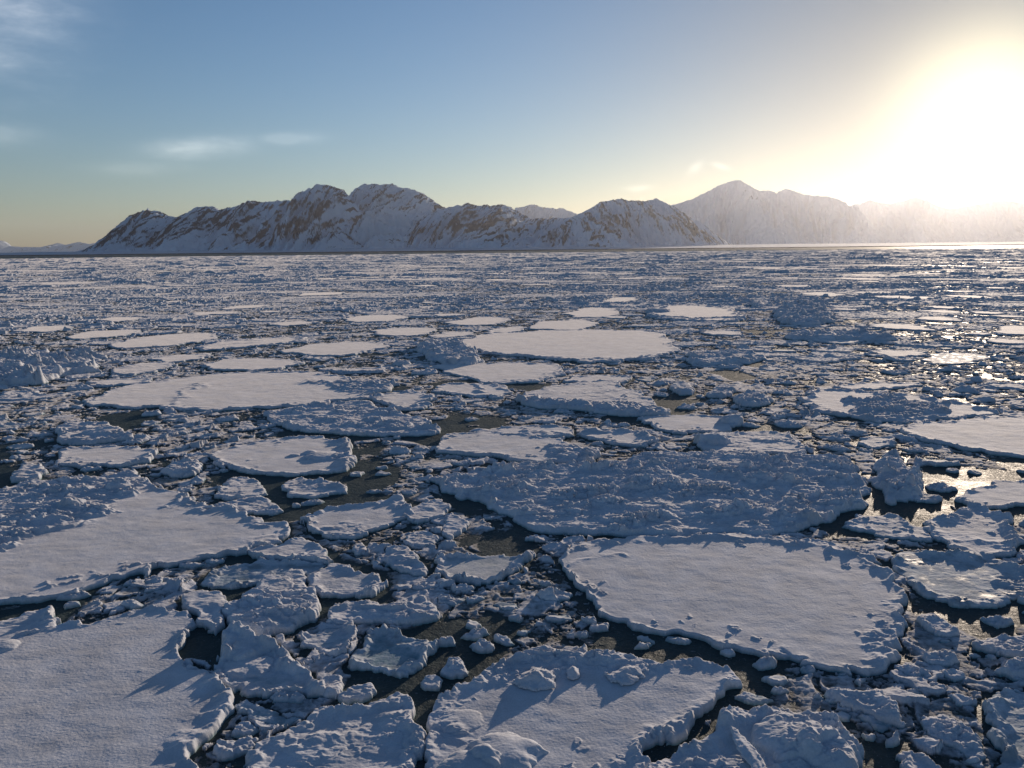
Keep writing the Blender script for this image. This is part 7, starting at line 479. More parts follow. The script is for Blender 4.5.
# ------------------------------------------------------------------ mesh helpers
def grid_mesh(name, X, Y, Z, keep, mat, smooth=True):
    """quads of a grid where keep (per vertex) says at least one corner counts"""
    nr, nc = X.shape
    k = keep[:-1, :-1] | keep[1:, :-1] | keep[:-1, 1:] | keep[1:, 1:]
    idx = np.arange(nr * nc, dtype=np.int32).reshape(nr, nc)
    q = np.stack([idx[:-1, :-1][k], idx[:-1, 1:][k], idx[1:, 1:][k], idx[1:, :-1][k]], 1)
    used = np.zeros(nr * nc, bool); used[q.ravel()] = True
    remap = np.cumsum(used).astype(np.int32) - 1
    q = remap[q]
    co = np.stack([X.ravel()[used], Y.ravel()[used], Z.ravel()[used]], 1).astype(np.float32)
    me = bpy.data.meshes.new(name)
    me.vertices.add(len(co)); me.vertices.foreach_set('co', co.ravel())
    me.loops.add(q.size); me.loops.foreach_set('vertex_index', q.ravel())
    me.polygons.add(len(q)); me.polygons.foreach_set('loop_start', np.arange(0, q.size, 4, dtype=np.int32))
    me.update(calc_edges=True)
    me.polygons.foreach_set('use_smooth', np.full(len(q), smooth))
    me.materials.append(mat)
    return me

def link(name, me, **props):
    o = bpy.data.objects.new(name, me); COL.objects.link(o)
    for k, v in props.items(): o[k] = v
    return o

def chaikin(p, n=1, r=.22):
    p = np.asarray(p, np.float64)
    for _ in range(n):
        q = np.roll(p, -1, 0)
        p = np.stack([(1 - r) * p + r * q, r * p + (1 - r) * q], 1).reshape(-1, 2)
    return p

def sdist(x, y, poly):
    """signed distance to a closed polygon, positive inside"""
    x = x.astype(np.float64); y = y.astype(np.float64)
    best = np.full(x.shape, 1e18); ins = np.zeros(x.shape, bool)
    a = poly; b = np.roll(poly, -1, 0)
    for (ax, ay), (bx, by) in zip(a, b):
        ex, ey = bx - ax, by - ay
        L = ex * ex + ey * ey
        if L < 1e-12: continue
        t = np.clip(((x - ax) * ex + (y - ay) * ey) / L, 0, 1)
        dx = x - ax - t * ex; dy = y - ay - t * ey
        best = np.minimum(best, dx * dx + dy * dy)
        if ay != by:
            c = (ay > y) != (by > y)
            ins ^= c & (x < ex * (y - ay) / (ey) + ax)
    d = np.sqrt(best)
    return np.where(ins, d, -d)

def ldist(x, y, pts):
    best = np.full(x.shape, 1e18)
    for (ax, ay), (bx, by) in zip(pts[:-1], pts[1:]):
        ex, ey = bx - ax, by - ay
        L = max(ex * ex + ey * ey, 1e-9)
        t = np.clip(((x - ax) * ex + (y - ay) * ey) / L, 0, 1)
        best = np.minimum(best, (x - ax - t * ex) ** 2 + (y - ay - t * ey) ** 2)
    return np.sqrt(best)

def warped(x, y, s, amp):
    """wander of floe edges: world-space noise shared by the floes and by the brash around them"""
    wx = fbm(x / s, y / s, 2, 301) * amp + fbm(x / (s * .22), y / (s * .22), 2, 311) * amp * .3
    wy = fbm(x / s + 70, y / s, 2, 302) * amp + fbm(x / (s * .22) + 70, y / (s * .22), 2, 312) * amp * .3
    if float(np.hypot(x.flat[0], y.flat[0])) < 60:
        wx = wx +   .02 * noise(x / .13, y / .13, 331); wy = wy + .02 * noise(x / .13 + 9, y / .13, 332)
    if amp > .3:      # big floes: broken-off corners a metre or two across
        f1, f2, cx, cy, hid = worley(x / (s * .9), y / (s * .9), 317)
        k = sstep(.0, .12, f2 - f1) * amp * .55
        wx = wx + (hr(hid, 7) - .5) * 2 * k; wy = wy + (hr(hid, 8) - .5) * 2 * k
    return x + wx, y + wy

# ------------------------------------------------------------------ materials
def mat_new(name):
    m = bpy.data.materials.new(name); m.use_nodes = True
    nt = m.node_tree; b = nt.nodes['Principled BSDF']
    return m, nt, b

def N(nt, kind, **kw):
    n = nt.nodes.new(kind)
    for k, v in kw.items():
        if k in n.inputs.keys() if isinstance(k, str) else False: n.inputs[k].default_value = v
        else: setattr(n, k, v)
    return n

def pos_noise(nt, scale, detail=4, rough=.55, stretch=None):
    g = nt.nodes.new('ShaderNodeNewGeometry')
    src = g.outputs['Position']
    if stretch:
        mp = nt.nodes.new('ShaderNodeMapping'); mp.inputs['Scale'].default_value = stretch
        mp.inputs['Rotation'].default_value = (0, 0, math.radians(20))
        nt.links.new(src, mp.inputs['Vector']); src = mp.outputs['Vector']
    n = nt.nodes.new('ShaderNodeTexNoise'); n.inputs['Scale'].default_value = scale
    n.inputs['Detail'].default_value = detail; n.inputs['Roughness'].default_value = rough
    nt.links.new(src, n.inputs['Vector'])
    return n.outputs['Fac']

def ramp(nt, src, stops):
    r = nt.nodes.new('ShaderNodeValToRGB'); e = r.color_ramp.elements
    while len(e) < len(stops): e.new(.5)
    for i, (p, c) in enumerate(stops):
        e[i].position = p; e[i].color = (c, c, c, 1) if not isinstance(c, tuple) else (*c, 1)
    nt.links.new(src, r.inputs['Fac'])
    return r.outputs['Color']

def mixc(nt, fac, a, b):
    m = nt.nodes.new('ShaderNodeMix'); m.data_type = 'RGBA'
    for s, v in ((m.inputs[0], fac), (m.inputs[6], a), (m.inputs[7], b)):
        if isinstance(v, tuple): s.default_value = (*v, 1)
        elif isinstance(v, (int, float)): s.default_value = v
        else: nt.links.new(v, s)
    return m.outputs[2]

def math_(nt, op, a, b=None, clamp=False):
    m = nt.nodes.new('ShaderNodeMath'); m.operation = op; m.use_clamp = clamp
    for s, v in ((m.inputs[0], a), (m.inputs[1], b)):
        if v is None: continue
        if isinstance(v, (int, float)): s.default_value = v
        else: nt.links.new(v, s)
    return m.outputs[0]

def bump(nt, b, layers):
    prev = None
    for src, dist, strength in layers:
        n = nt.nodes.new('ShaderNodeBump'); n.inputs['Distance'].default_value = dist; n.inputs['Strength'].default_value = strength
        nt.links.new(src, n.inputs['Height'])
        if prev: nt.links.new(prev, n.inputs['Normal'])
        prev = n.outputs['Normal']
    nt.links.new(prev, b.inputs['Normal'])

def ice_material(name, snow=(.59, .62, .68), low=(.14, .25, .29), z0=.0, z1=.10, rough=.8, bumps=1.0, wet=0.0, lowb=.03, aniso=.5):
    m, nt, b = mat_new(name)
    g = nt.nodes.new('ShaderNodeNewGeometry')
    sp = nt.nodes.new('ShaderNodeSeparateXYZ'); nt.links.new(g.outputs['Position'], sp.inputs[0])
    mr = nt.nodes.new('ShaderNodeMapRange'); mr.inputs['From Min'].default_value = z0; mr.inputs['From Max'].default_value = z1
    wob = math_(nt, 'MULTIPLY', math_(nt, 'SUBTRACT', pos_noise(nt, 6, 3), .5), .10)
    nt.links.new(math_(nt, 'ADD', sp.outputs['Z'], wob), mr.inputs['Value'])
    mott = ramp(nt, pos_noise(nt, 1.1, 5), [(.28, .74), (.72, 1.02)])
    grain = ramp(nt, pos_noise(nt, 26, 3, .75), [(.25, .80), (.75, 1.08)])
    mul = nt.nodes.new('ShaderNodeMix'); mul.data_type = 'RGBA'; mul.blend_type = 'MULTIPLY'; mul.inputs[0].default_value = 1
    nt.links.new(mott, mul.inputs[6]); nt.links.new(grain, mul.inputs[7])
    mul2 = nt.nodes.new('ShaderNodeMix'); mul2.data_type = 'RGBA'; mul2.blend_type = 'MULTIPLY'; mul2.inputs[0].default_value = 1
    nt.links.new(mul.outputs[2], mul2.inputs[6]); mul2.inputs[7].default_value = (*snow, 1)
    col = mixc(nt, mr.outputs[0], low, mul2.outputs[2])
    if wet:
        wf = ramp(nt, pos_noise(nt, 1.6, 5, .6), [(.50, 0.0), (.64, 1.0)])
        col = mixc(nt, math_(nt, 'MULTIPLY', wf, wet), col, (.20, .23, .25))
        rr = nt.nodes.new('ShaderNodeMapRange'); nt.links.new(wf, rr.inputs['Value'])
        b.inputs['IOR'].default_value = 1.25
        rr.inputs['To Min'].default_value = .8; rr.inputs['To Max'].default_value = .55
        nt.links.new(rr.outputs[0], b.inputs['Roughness'])
        b.inputs['Specular IOR Level'].default_value = .22
    else:
        b.inputs['Roughness'].default_value = rough
        b.inputs['Specular IOR Level'].default_value = .3; b.inputs['IOR'].default_value = 1.14
        b.inputs['Sheen Weight'].default_value = .34; b.inputs['Sheen Roughness'].default_value = .45; b.inputs['Sheen Tint'].default_value = (1, .91, .82, 1)
    nt.links.new(col, b.inputs['Base Color'])
    bump(nt, b, [(pos_noise(nt, 4.5, 5, .62), lowb, .7), (pos_noise(nt, 21, 3, .75), .008 * bumps, .9),
                 (pos_noise(nt, 5, 3, .5, (1, 3.2, 1)), lowb * aniso, .6)])
    return m

M_SNOW = ice_material('snow_covered_ice', bumps=1.0, lowb=.010, aniso=.12)
M_BLOCK = ice_material('crumbled_ice', (.63, .66, .72), z1=.10, bumps=1.5, lowb=.04)
M_WET = ice_material('wet_ice', (.58, .62, .67), z0=.0, z1=.08, bumps=.8, wet=.75, lowb=.02)
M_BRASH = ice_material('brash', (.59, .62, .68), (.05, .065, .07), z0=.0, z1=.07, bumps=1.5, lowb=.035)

def water_material():
    m, nt, b = mat_new('sea_water')
    slush = ramp(nt, pos_noise(nt, .45, 6, .62), [(.42, 0.0), (.58, 1.0)])
    fine = ramp(nt, pos_noise(nt, 9, 5, .7, (1, 2.2, 1)), [(.38, 0.0), (.68, 1.0)])
    f = math_(nt, 'MULTIPLY', math_(nt, 'ADD', slush, .22), fine, True)
    wc = mixc(nt, f, (.026, .040, .042), (.075, .100, .098))
    crumb = ramp(nt, pos_noise(nt, 13, 2, .6), [(.64, 0.0), (.72, 1.0)])
    crumb = math_(nt, 'MULTIPLY', crumb, ramp(nt, pos_noise(nt, .8, 4), [(.40, 0.0), (.58, .8)]))
    nt.links.new(mixc(nt, crumb, wc, (.30, .33, .36)), b.inputs['Base Color'])
    rr = nt.nodes.new('ShaderNodeMapRange'); nt.links.new(f, rr.inputs['Value'])
    rr.inputs['To Min'].default_value = .52; rr.inputs['To Max'].default_value = .95
    nt.links.new(rr.outputs[0], b.inputs['Roughness'])
    b.inputs['IOR'].default_value = 1.33
    b.inputs['Specular IOR Level'].default_value = .20
    bump(nt, b, [(pos_noise(nt, 2.6, 5, .65), .10, .8), (pos_noise(nt, 16, 4, .7, (1, 2, 1)), .014, .8)])
    return m
M_WATER = water_material()

# ------------------------------------------------------------------ floes and blocks
GRAIN_K = .00135
POLYS = []            # outlines for clearing the brash field
def build_ice(d, seed):
    P = chaikin(d['p'], 1, .15 if not d.get('ang') else .09)
    cx, cy = P.mean(0)
    ext = P.max(0) - P.min(0); size = float(min(ext))
    near = max(float(np.hypot(P[:, 0], P[:, 1]).min()), 10)
    c = max(.018, GRAIN_K * near)
    c = max(c, math.sqrt(ext[0] * ext[1] / 260000))
    amp = min(.26, size * .085) if size < 4 else min(.5, .22 + .02 * size) if near < 45 else min(1.3, .22 + .05 * size)
    s = max(.30, min(2.2 if near < 45 else 5.0, size * .3))
    pad = amp * 2 + 3 * c
    xs = np.arange(P[:, 0].min() - pad, P[:, 0].max() + pad, c, dtype=np.float32)
    ys = np.arange(P[:, 1].min() - pad, P[:, 1].max() + pad, c * (1.0 if near < 40 else 1.0), dtype=np.float32)
    X, Y = np.meshgrid(xs, ys)
    wx, wy = warped(X, Y, s, amp)
    sd = sdist(wx, wy, P).astype(np.float32)
    h, rim, rw, rub, dune = d['h'] * (.54 if d['cat'] != 'ice chunk' else .34), d['rim'] * .9, d['rw'], d['rub'] * .48, d['dune'] * (.6 if d['cat'] != 'ice chunk' else .42)
    base = d.get('base', 0.0)
    sx, sy = seed * 3.17 % 50, seed * 7.31 % 50
    lf = fbm(X / 2.2 + sx, Y / 2.2 + sy, 3, 3)
    if size < 2: lf = lf * .6 + fbm(X / (.45 * size) + sx, Y / (.4 * size) + sy, 3, 4) * 1.1
    mf = fbm(X / .55 + sx, Y / .45 + sy, 3, 7)
    ef = max(.07, c * 1.5) if rub < .2 and dune < .1 else min(size * .40, max(.16, h * 1.3))
    if base: ef = size * .5
    edge = sstep(0, ef, sd)
    blocky = h > .3 and size < 3.2 and dune >= .1
    Z = base + h * ((.35 if base == 0 else .1) + (.65 if base == 0 else .9) * edge) + dune * (lf * .8 + .25 * mf) * sstep(0, .4, sd)
    if d.get('tilt'): Z = Z + (d['tilt'][0] * (X - cx) + d['tilt'][1] * (Y - cy)) * edge
    if blocky: Z = Z + h * .35 * sstep(0, size * .45, sd)
    Z = Z + (.03 if dune >= .1 else .0) * fbm(X / .22 + sx, Y / .2, 3, 19, .6) * edge
    # rim: broken crust of snow lumps
    crust = np.clip(.5 + 1.1 * fbm(X / .9 + sx, Y / .9, 2, 21), .08, 1.4)
    lump = np.clip(.35 + ridged(X / .28 + sx, Y / .28 + sy, 2, 23) * .5, 0, 1.3)
    Z = Z + rim * crust * (.45 + .9 * lump) * np.exp(-((sd - rw * .75) / rw) ** 2)
    if near < 75:
        cr = np.maximum(plates(X + sx, Y + sy, .30, 1.0, .62, 71, .8, .04, .3), 0) + .7 * np.maximum(plates(X + sy, Y + sx, .15, 1.0, .6, 74, .8, .04, .3), 0)
        Z = Z + min(.07, rim * .8 + .02) * cr * np.exp(-(sd / (rw * 1.1)) ** 2) * crust
    if size > 2 and near < 60 and rub < .1:
        bits = np.maximum(plates(X * 1.0 + sy, Y + sx, .26, .5, .16, 77, .8, .08, .3), 0)
        m = sstep(.12, .45, fbm(X / 2.6 + sx, Y / 2.6 + sy, 3, 79)) * sstep(1.6, .2, sd)
        Z = Z + .16 * bits * m
    # sastrugi and fine relief on the flat snow
    if near < 60:
        Z = Z + .005 * fbm(X / .7 + sx, Y / .45, 3, 31) * edge + .004 * noise(X / .06, Y / .06, 37)
    def rubble(sc, seed2):
        drift = fbm(X / (2.6 * sc) + sx, Y / (1.1 * sc), 2, seed2 + 20)
        f = np.maximum(plates(X + sx, Y + sy, .95 * sc, 1.0, .6, seed2, 1.1, .02, .22, 1.5), -.1) * .75
        f = f + np.maximum(plates(X + sy, Y + sx, .40 * sc, .6, .6, seed2 + 3, 1.4, .02, .18, 1.2), 0) * 1.0
        f = f + .55 * (1 - np.abs(fbm(X / (1.3 * sc) + sx, Y / (.6 * sc), 5, seed2 + 8, .6)) * 1.8)
        return np.maximum(f * (.85 + .5 * drift) + .25 * drift, -.15)
    if rub > .015:
        sc = 1.0 if near < 60 else min(3.0, near / 45)
        patch = 1 if size < 3 else .45 + .8 * sstep(-.25, .25, fbm(X / 3.4 + sx, Y / 1.9, 2, 47))
        Z = Z + rub * patch * rubble(sc * (1 if size > 1.6 else .45), 41) * sstep(0, min(.3, size * .2), sd)
    for poly, a in d['rp']:
        m = sstep(-.15, .35, sdist(wx, wy, np.asarray(poly)) + .22 * mf)
        Z = Z + .5 * a * rubble(1.0, 51) * m * sstep(0, .12, sd)
    for pts, w, hh in d['rg']:
        dl = ldist(wx + .1 * mf, wy, pts)
        w = max(w, c * 1.6)
        Z = Z + hh * (.65 + .35 * lump) * .62 * np.clip(.75 + .8 * fbm(X / .7 + sy, Y / .7, 2, 61), .15, 1.4) * np.exp(-(dl / w) ** 2) * sstep(-.02, .1, sd)
    for lx, ly, r, hh in d['lp']:
        q = np.hypot(X - lx, (Y - ly) * 1.15) / r + .22 * mf
        Z = Z + hh * np.sqrt(np.clip(1 - q * q, 0, 1)) * sstep(0, .06, sd)
    Z = base + (Z - base) * (.78 if base == 0 else .9)
    # sides: pull the outer ring of vertices onto the outline and sink it
    gy, gx = np.gradient(sd, c)
    gl = np.maximum(np.hypot(gx, gy), .5)
    out = sd <= 0
    pull = np.where(out, np.minimum(-sd, c * 1.5) / gl, 0)
    X2 = X + pull * gx / gl; Y2 = Y + pull * gy / gl
    bot = (-.10 if base == 0 else base - .04)
    Z = np.where(out, bot, np.maximum(Z, bot + .03)).astype(np.float32)
    mat = M_WET if d['wet'] else (M_BLOCK if (rub > .12 or blocky) else M_SNOW)
    me = grid_mesh(d['name'], X2 - cx, Y2 - cy, Z - base, ~out, mat)
    o = link(d['name'], me, label=d['label'], category=d['cat'])
    o.location = (cx, cy, base)
    if d.get('group'): o['group'] = d['group']
    if base == 0: POLYS.append((P, s, amp))
    return o

for i, d in enumerate(ICE):
    build_ice(d, i + 1)

# ------------------------------------------------------------------ brash ice between the floes: uncountable broken pieces
def brash_field(x, y, dist):
    dens = fbm(x / 7.0, y / 9.0, 3, 91)
    zone = fbm(x / 70.0, y / 34.0, 3, 93)
    z = np.full(x.shape, -.2, np.float32)
    far = sstep(30, 85, dist)
    # open leads near the ship, closer pack further out
    lead = sstep(-.22, .10, dens + .75 * far)
    def put(sel, f):
        if sel.any():
            z[sel] = np.maximum(z[sel], f(x[sel], y[sel]))
    put(dist < 400, lambda a, b: plates(a, b, 1.7, .085, .36, 101, .10, .07))
    put(dist < 300, lambda a, b: plates(a, b, .85, .07, .40, 111, .18, .08))
    put(dist < 200, lambda a, b: plates(a, b, .42, .055, .48, 121, .28, .10))
    put(dist < 70, lambda a, b: plates(a, b, .20, .035, .55, 131, .35, .12))
    put(dist < 160, lambda a, b: plates(a, b, .62, .11, .13, 105, .95, .10, .04))
    put(dist < 260, lambda a, b: plates(a, b, 1.25, .13, .16, 106, .40, .09, .03))
    # larger pieces and pressure hummocks of the outer pack, in bands of rough and flat ice
    rough = sstep(-.10, .18, zone)
    put(dist > 50, lambda a, b: plates(a, b, 3.4, .20, .34, 141, .08, .05, .08, 1.6) - .25 * (1 - far[dist > 50]))
    s1 = dist > 120
    put(s1, lambda a, b: plates(a, b, 8.0, .26, .33, 151, .02, .035, .03, 1.6) - .10 * rough[s1])
    put(s1, lambda a, b: plates(a, b, 1.3, .30, .34, 201, .6, .06, .3) * (.35 + .65 * rough[s1]))
    put(s1, lambda a, b: plates(a, b, 2.4, .46, .20, 161, .35, .06, .3) * (.2 + .8 * rough[s1]) - .1 * (1 - rough[s1]))
    s2 = dist > 260
    put(s2, lambda a, b: plates(a, b, 6.0, .80, .20, 171, .18, .06, .4, 1.8) * rough[s2] - .2 * (1 - rough[s2]))
    put(s2, lambda a, b: plates(a, b, 19.0, .32, .30, 181, .01, .025, .02, 1.8) - .12 * rough[s2])
    s3 = dist > 600
    put(s3, lambda a, b: plates(a, b, 14.0, 1.2, .20, 191, .1, .06, .45, 1.8) * rough[s3] - .2 * (1 - rough[s3]))
    up = z > -.05
    z = z + (.03 + .02 * far) * fbm(x / .5, y / .4, 4, 95) * up + .012 * fbm(x / .11, y / .11, 2, 97) * up * (dist < 60)
    z = np.where(z > 0, z * (.35 + .65 * lead) * (.75 + .25 * sstep(100, 200, dist)) - (1 - lead) * .06, z)
    return z

az = np.radians(np.linspace(-43, 43, 1180)).astype(np.float32)
K = .0021
r = 8.5 * np.exp(K * np.arange(int(math.log(2400 / 8.5) / K))).astype(np.float32)
Rr, Aa = np.meshgrid(r, az, indexing='ij')
X = Rr * np.sin(Aa); Y = Rr * np.cos(Aa)
Z = np.empty_like(X)
for a in range(0, X.shape[0], 400):
    Z[a:a + 400] = brash_field(X[a:a + 400].ravel(), Y[a:a + 400].ravel(), Rr[a:a + 400].ravel()).reshape(-1, X.shape[1])
clear = np.zeros(X.shape, bool)
for P, s, amp in POLYS:
    lo, hi = P.min(0) - .4, P.max(0) + .4
    rr_ = np.hypot(*np.meshgrid([max(lo[0], 0) if lo[0] > 0 else (0 if hi[0] > 0 else -hi[0])], [max(lo[1], 0)])).min()
    rmax = np.hypot(max(abs(lo[0]), abs(hi[0])), hi[1])
    i0, i1 = np.searchsorted(r, [rr_ - .5, rmax + .5])
    aa = [math.atan2(px, max(py, .1)) for px in (lo[0], hi[0]) for py in (lo[1], hi[1])]
    j0, j1 = np.searchsorted(az, [min(aa) - .01, max(aa) + .01])
    if i1 <= i0 or j1 <= j0: continue
    sx_, sy_ = warped(X[i0:i1, j0:j1], Y[i0:i1, j0:j1], s, amp)
    sdv = sdist(sx_, sy_, P)
    gap_ = (0 if float(min(hi - lo)) < 2.6 else min(.55, .16 + .004 * P[:, 1].min()) * (.55 + .9 * noise(X[i0:i1, j0:j1] / 1.3, Y[i0:i1, j0:j1] / 1.3, 83)))
    clear[i0:i1, j0:j1] |= sdv > .02 - gap_
keep = (Z > -.03) & ~clear
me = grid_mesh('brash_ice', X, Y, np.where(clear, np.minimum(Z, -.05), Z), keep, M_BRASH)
n_ = len(me.polygons); ctr = np.empty(n_ * 3, np.float32); me.polygons.foreach_get('center', ctr)
ctr = ctr.reshape(-1, 3); me.polygons.foreach_set('use_smooth', np.hypot(ctr[:, 0], ctr[:, 1]) < 70)
link('brash_ice', me, kind='stuff', label='loose brash ice and broken pack filling the water between the floes to the horizon', category='brash ice')
del X, Y, Z, Rr, Aa, clear, keep

# ------------------------------------------------------------------ sea
def sheet(name, x0, x1, y0, y1, z, mat, n=2):
    X, Y = np.meshgrid(np.linspace(x0, x1, n), np.linspace(y0, y1, n))
    me = grid_mesh(name, X, Y, np.full(X.shape, z), np.ones(X.shape, bool), mat)
    return me
link('sea_water', sheet('sea_water', -45000, 45000, -3000, 60000, 0, M_WATER), kind='structure', label='dark sea water between the ice floes')

# ------------------------------------------------------------------ mountains
def mountain_material(name, rock, rockc, snowc):
    m, nt, b = mat_new(name)
    g = nt.nodes.new('ShaderNodeNewGeometry')
    at = nt.nodes.new('ShaderNodeAttribute'); at.attribute_name = 'rock'
    n1 = pos_noise(nt, 1 / 160, 6, .65); n2 = pos_noise(nt, 1 / 38, 5, .7)
    v = math_(nt, 'ADD', at.outputs['Fac'], math_(nt, 'MULTIPLY', math_(nt, 'SUBTRACT', n1, .5), .30))
    v = math_(nt, 'ADD', v, math_(nt, 'MULTIPLY', math_(nt, 'SUBTRACT', n2, .5), .6))
    f = ramp(nt, v, [(.5 - .08, 0.0), (.5 + .12, 1.0)])
    nt.links.new(mixc(nt, f, snowc, rockc), b.inputs['Base Color'])
    b.inputs['Roughness'].default_value = .9; b.inputs['Specular IOR Level'].default_value = .05
    bump(nt, b, [(n2, 6, .6)])
    return m

def build_mountain(d, k):
    S = np.asarray(d['s'])            # ridge line: x, height at distance D
    D, depth, back = d['D'], d['w'], d['w'] * .7
    c = D / 796 * .55
    xs = np.arange(S[0, 0], S[-1, 0] + c, c); ys = np.arange(D - depth, D + back, c)
    X, Y = np.meshgrid(xs, ys)
    # ridge wanders in plan
    wob = 120 * fbm(X / 900, np.zeros_like(X) + k, 3, k) * d.get('wob', 1)
    # perspective: a ridge point at distance D+wob keeps its azimuth; heights are read along that azimuth
    Hn = np.interp(X * D / np.maximum(Y, 1) * (1.0), S[:, 0], S[:, 1])
    Hx = np.interp(X, S[:, 0], S[:, 1]); Hx = Hx * (1 + d.get('jag', 1) * (.022 * fbm(X / 140, X * 0 + k, 4, 400 + k, .6))); Hd = np.minimum(Hx, Hn * 0 + Hx)
    t = np.where(Y < D, (D - Y) / depth, (Y - D) / back)
    hmax = S[:, 1].max()
    foot = np.clip((Hx / hmax) ** .8, .12, 1)
    tt = np.clip(t / foot, 0, 1.4)
    prof = np.where(tt < 1, (1 - tt) ** 1.15, 0)
    # gullies run straight down the face, fanning out from the summits
    fan = d.get('lean', .35) + .5 * noise(X / 900, X * 0 + k, 270 + k)
    u = X + fan * (D - Y) + 22 * fbm(X / 130, Y / 130, 3, 9)
    v = (D - Y)
    spur = ridged(u / 420 + k * 7, v / 2200 + k, 2, 200 + k)
    gul = ridged(u / 150 + k, v / 1100, 3, 230 + k, .6)
    gu2 = ridged(u / 52 + k * 3, v / 520, 3, 240 + k, .6)
    env = np.sin(np.clip(tt, 0, 1) * math.pi) ** .7 * np.where(tt < 1, 1, 0)
    z = Hx * prof + env * Hx * (.20 * (spur - .8) + .15 * (gul - 1.0) + .06 * (gu2 - 1.0))
    z = z + Hx * .018 * (ridged(X / 60, Y / 60, 3, 250 + k) - .9) * np.where(tt < 1, 1, 0)
    z = np.where(Y < D, np.minimum(z, Hx * (1 - .25 * tt)), z)
    low = sstep(.60, 1.0, tt)
    st = ridged(u / 19, v / 330, 2, 290 + k)
    rock = d['rock'] - .05 + .20 * (gul - 1.0) + .42 * (gu2 - 1.0) + .46 * (st - .75) + .18 * (spur - .8) + .10 * np.sin(np.clip(tt, 0, 1) * math.pi) - .30 * low
    rock = rock + .26 * fbm(X / 520, Y / 420, 3, 260 + k)
    apron = 14 * sstep(1.35, .9, t / foot)
    z = np.maximum(z, apron - 6)
    m = mountain_material(d['name'] + '_surface', d['rock'], (.009, .023, .048), (.54, .60, .68))
    me = grid_mesh(d['name'], X, Y, z, z > -3, m)
    used = np.zeros(X.shape, bool); kk = z > -3
    q = kk[:-1, :-1] | kk[1:, :-1] | kk[:-1, 1:] | kk[1:, 1:]
    used[:-1, :-1] |= q; used[1:, :-1] |= q; used[:-1, 1:] |= q; used[1:, 1:] |= q
    a = me.attributes.new('rock', 'FLOAT', 'POINT'); a.data.foreach_set('value', rock[used].astype(np.float32))
    link(d['name'], me, kind='structure', label=d['label'])
for k, d in enumerate(MOUNTAINS): build_mountain(d, k)

# low snowy shore at the feet of the mountains
m_shore, nt, b = mat_new('shore_snow_reflection_band')
g = nt.nodes.new('ShaderNodeNewGeometry'); sp = nt.nodes.new('ShaderNodeSeparateXYZ'); nt.links.new(g.outputs['Position'], sp.inputs[0])
nt.links.new(mixc(nt, math_(nt, 'LESS_THAN', sp.outputs['Z'], 6.8), (.42, .46, .52), (.03, .03, .03)), b.inputs['Base Color']); b.inputs['Roughness'].default_value = .9  # dark foot band painted in for the mountains' dark reflection on the water
xs = np.linspace(-7500, 9000, 900); ys = np.concatenate([[6195, 6200], np.linspace(6206, 7600, 20)])
X, Y = np.meshgrid(xs, ys)
Z = np.where(Y < 6198, -1, 7) + np.maximum(Y - 6200, 0) / 1400 * 26 + 2 * fbm(X / 400, Y / 300, 3, 77) * (Y > 6198)
link('snowy_shore', grid_mesh('snowy_shore', X, Y, Z, Z > -2, m_shore), kind='structure', label='low snow-covered shore at the foot of the mountains')

# ------------------------------------------------------------------ haze over the fjord
HAZE = 1
if HAZE:
    m = bpy.data.materials.new('haze'); m.use_nodes = True; nt = m.node_tree; nt.nodes.clear()
    out = nt.nodes.new('ShaderNodeOutputMaterial'); sh = nt.nodes.new('ShaderNodeAddShader')
    for k, (den, g_, c_) in enumerate([(1.6e-5, .70, (1, .76, .45, 1)), (1.8e-5, .0, (.38, .62, 1, 1))]):   # dust and air
        v = nt.nodes.new('ShaderNodeVolumeScatter'); v.inputs['Density'].default_value = den; v.inputs['Anisotropy'].default_value = g_
        v.inputs['Color'].default_value = c_; nt.links.new(v.outputs[0], sh.inputs[k])
    nt.links.new(sh.outputs[0], out.inputs['Volume'])
    me = bpy.data.meshes.new('fjord_haze')
    x0, x1, y0, y1, z0, z1 = -16000, 20000, 2700, 30000, .4, 1000
    vs = [(x, y, z) for z in (z0, z1) for y in (y0, y1) for x in (x0, x1)]
    me.from_pydata(vs, [], [(0, 2, 3, 1), (4, 5, 7, 6), (0, 1, 5, 4), (2, 6, 7, 3), (0, 4, 6, 2), (1, 3, 7, 5)])
    me.materials.append(m)
    link('fjord_haze', me, kind='structure', label='thin sunlit haze over the fjord in front of the mountains')

# ------------------------------------------------------------------ light
sd = Vector((math.sin(SUN_AZ) * math.cos(SUN_ELEV), math.cos(SUN_AZ) * math.cos(SUN_ELEV), math.sin(SUN_ELEV)))
L = bpy.data.lights.new('sun', 'SUN'); L.energy = 5.7; L.angle = math.radians(.6); L.color = (1, .82, .65)
lo = bpy.data.objects.new('sun', L); COL.objects.link(lo); lo.rotation_euler = sd.to_track_quat('Z', 'Y').to_euler()

w = bpy.data.worlds.new('World'); scene.world = w; w.use_nodes = True
nt = w.node_tree; bg = nt.nodes['Background']
sky = nt.nodes.new('ShaderNodeTexSky'); sky.sky_type = 'NISHITA'; sky.sun_disc = False
sky.sun_elevation = SUN_ELEV; sky.sun_rotation = SUN_AZ
sky.altitude = 0; sky.air_density = 1.0; sky.dust_density = .5; sky.ozone_density = 3.0
tc = nt.nodes.new('ShaderNodeTexCoord')
def vmath(op, a, b_):
    n = nt.nodes.new('ShaderNodeVectorMath'); n.operation = op
    for s_, v_ in ((n.inputs[0], a), (n.inputs[1], b_)):
        if isinstance(v_, (tuple, Vector)): s_.default_value = v_
        else: nt.links.new(v_, s_)
    return n
dirn = vmath('NORMALIZE', tc.outputs['Generated'], (0, 0, 0)).outputs[0]
dot = vmath('DOT_PRODUCT', dirn, sd).outputs['Value']
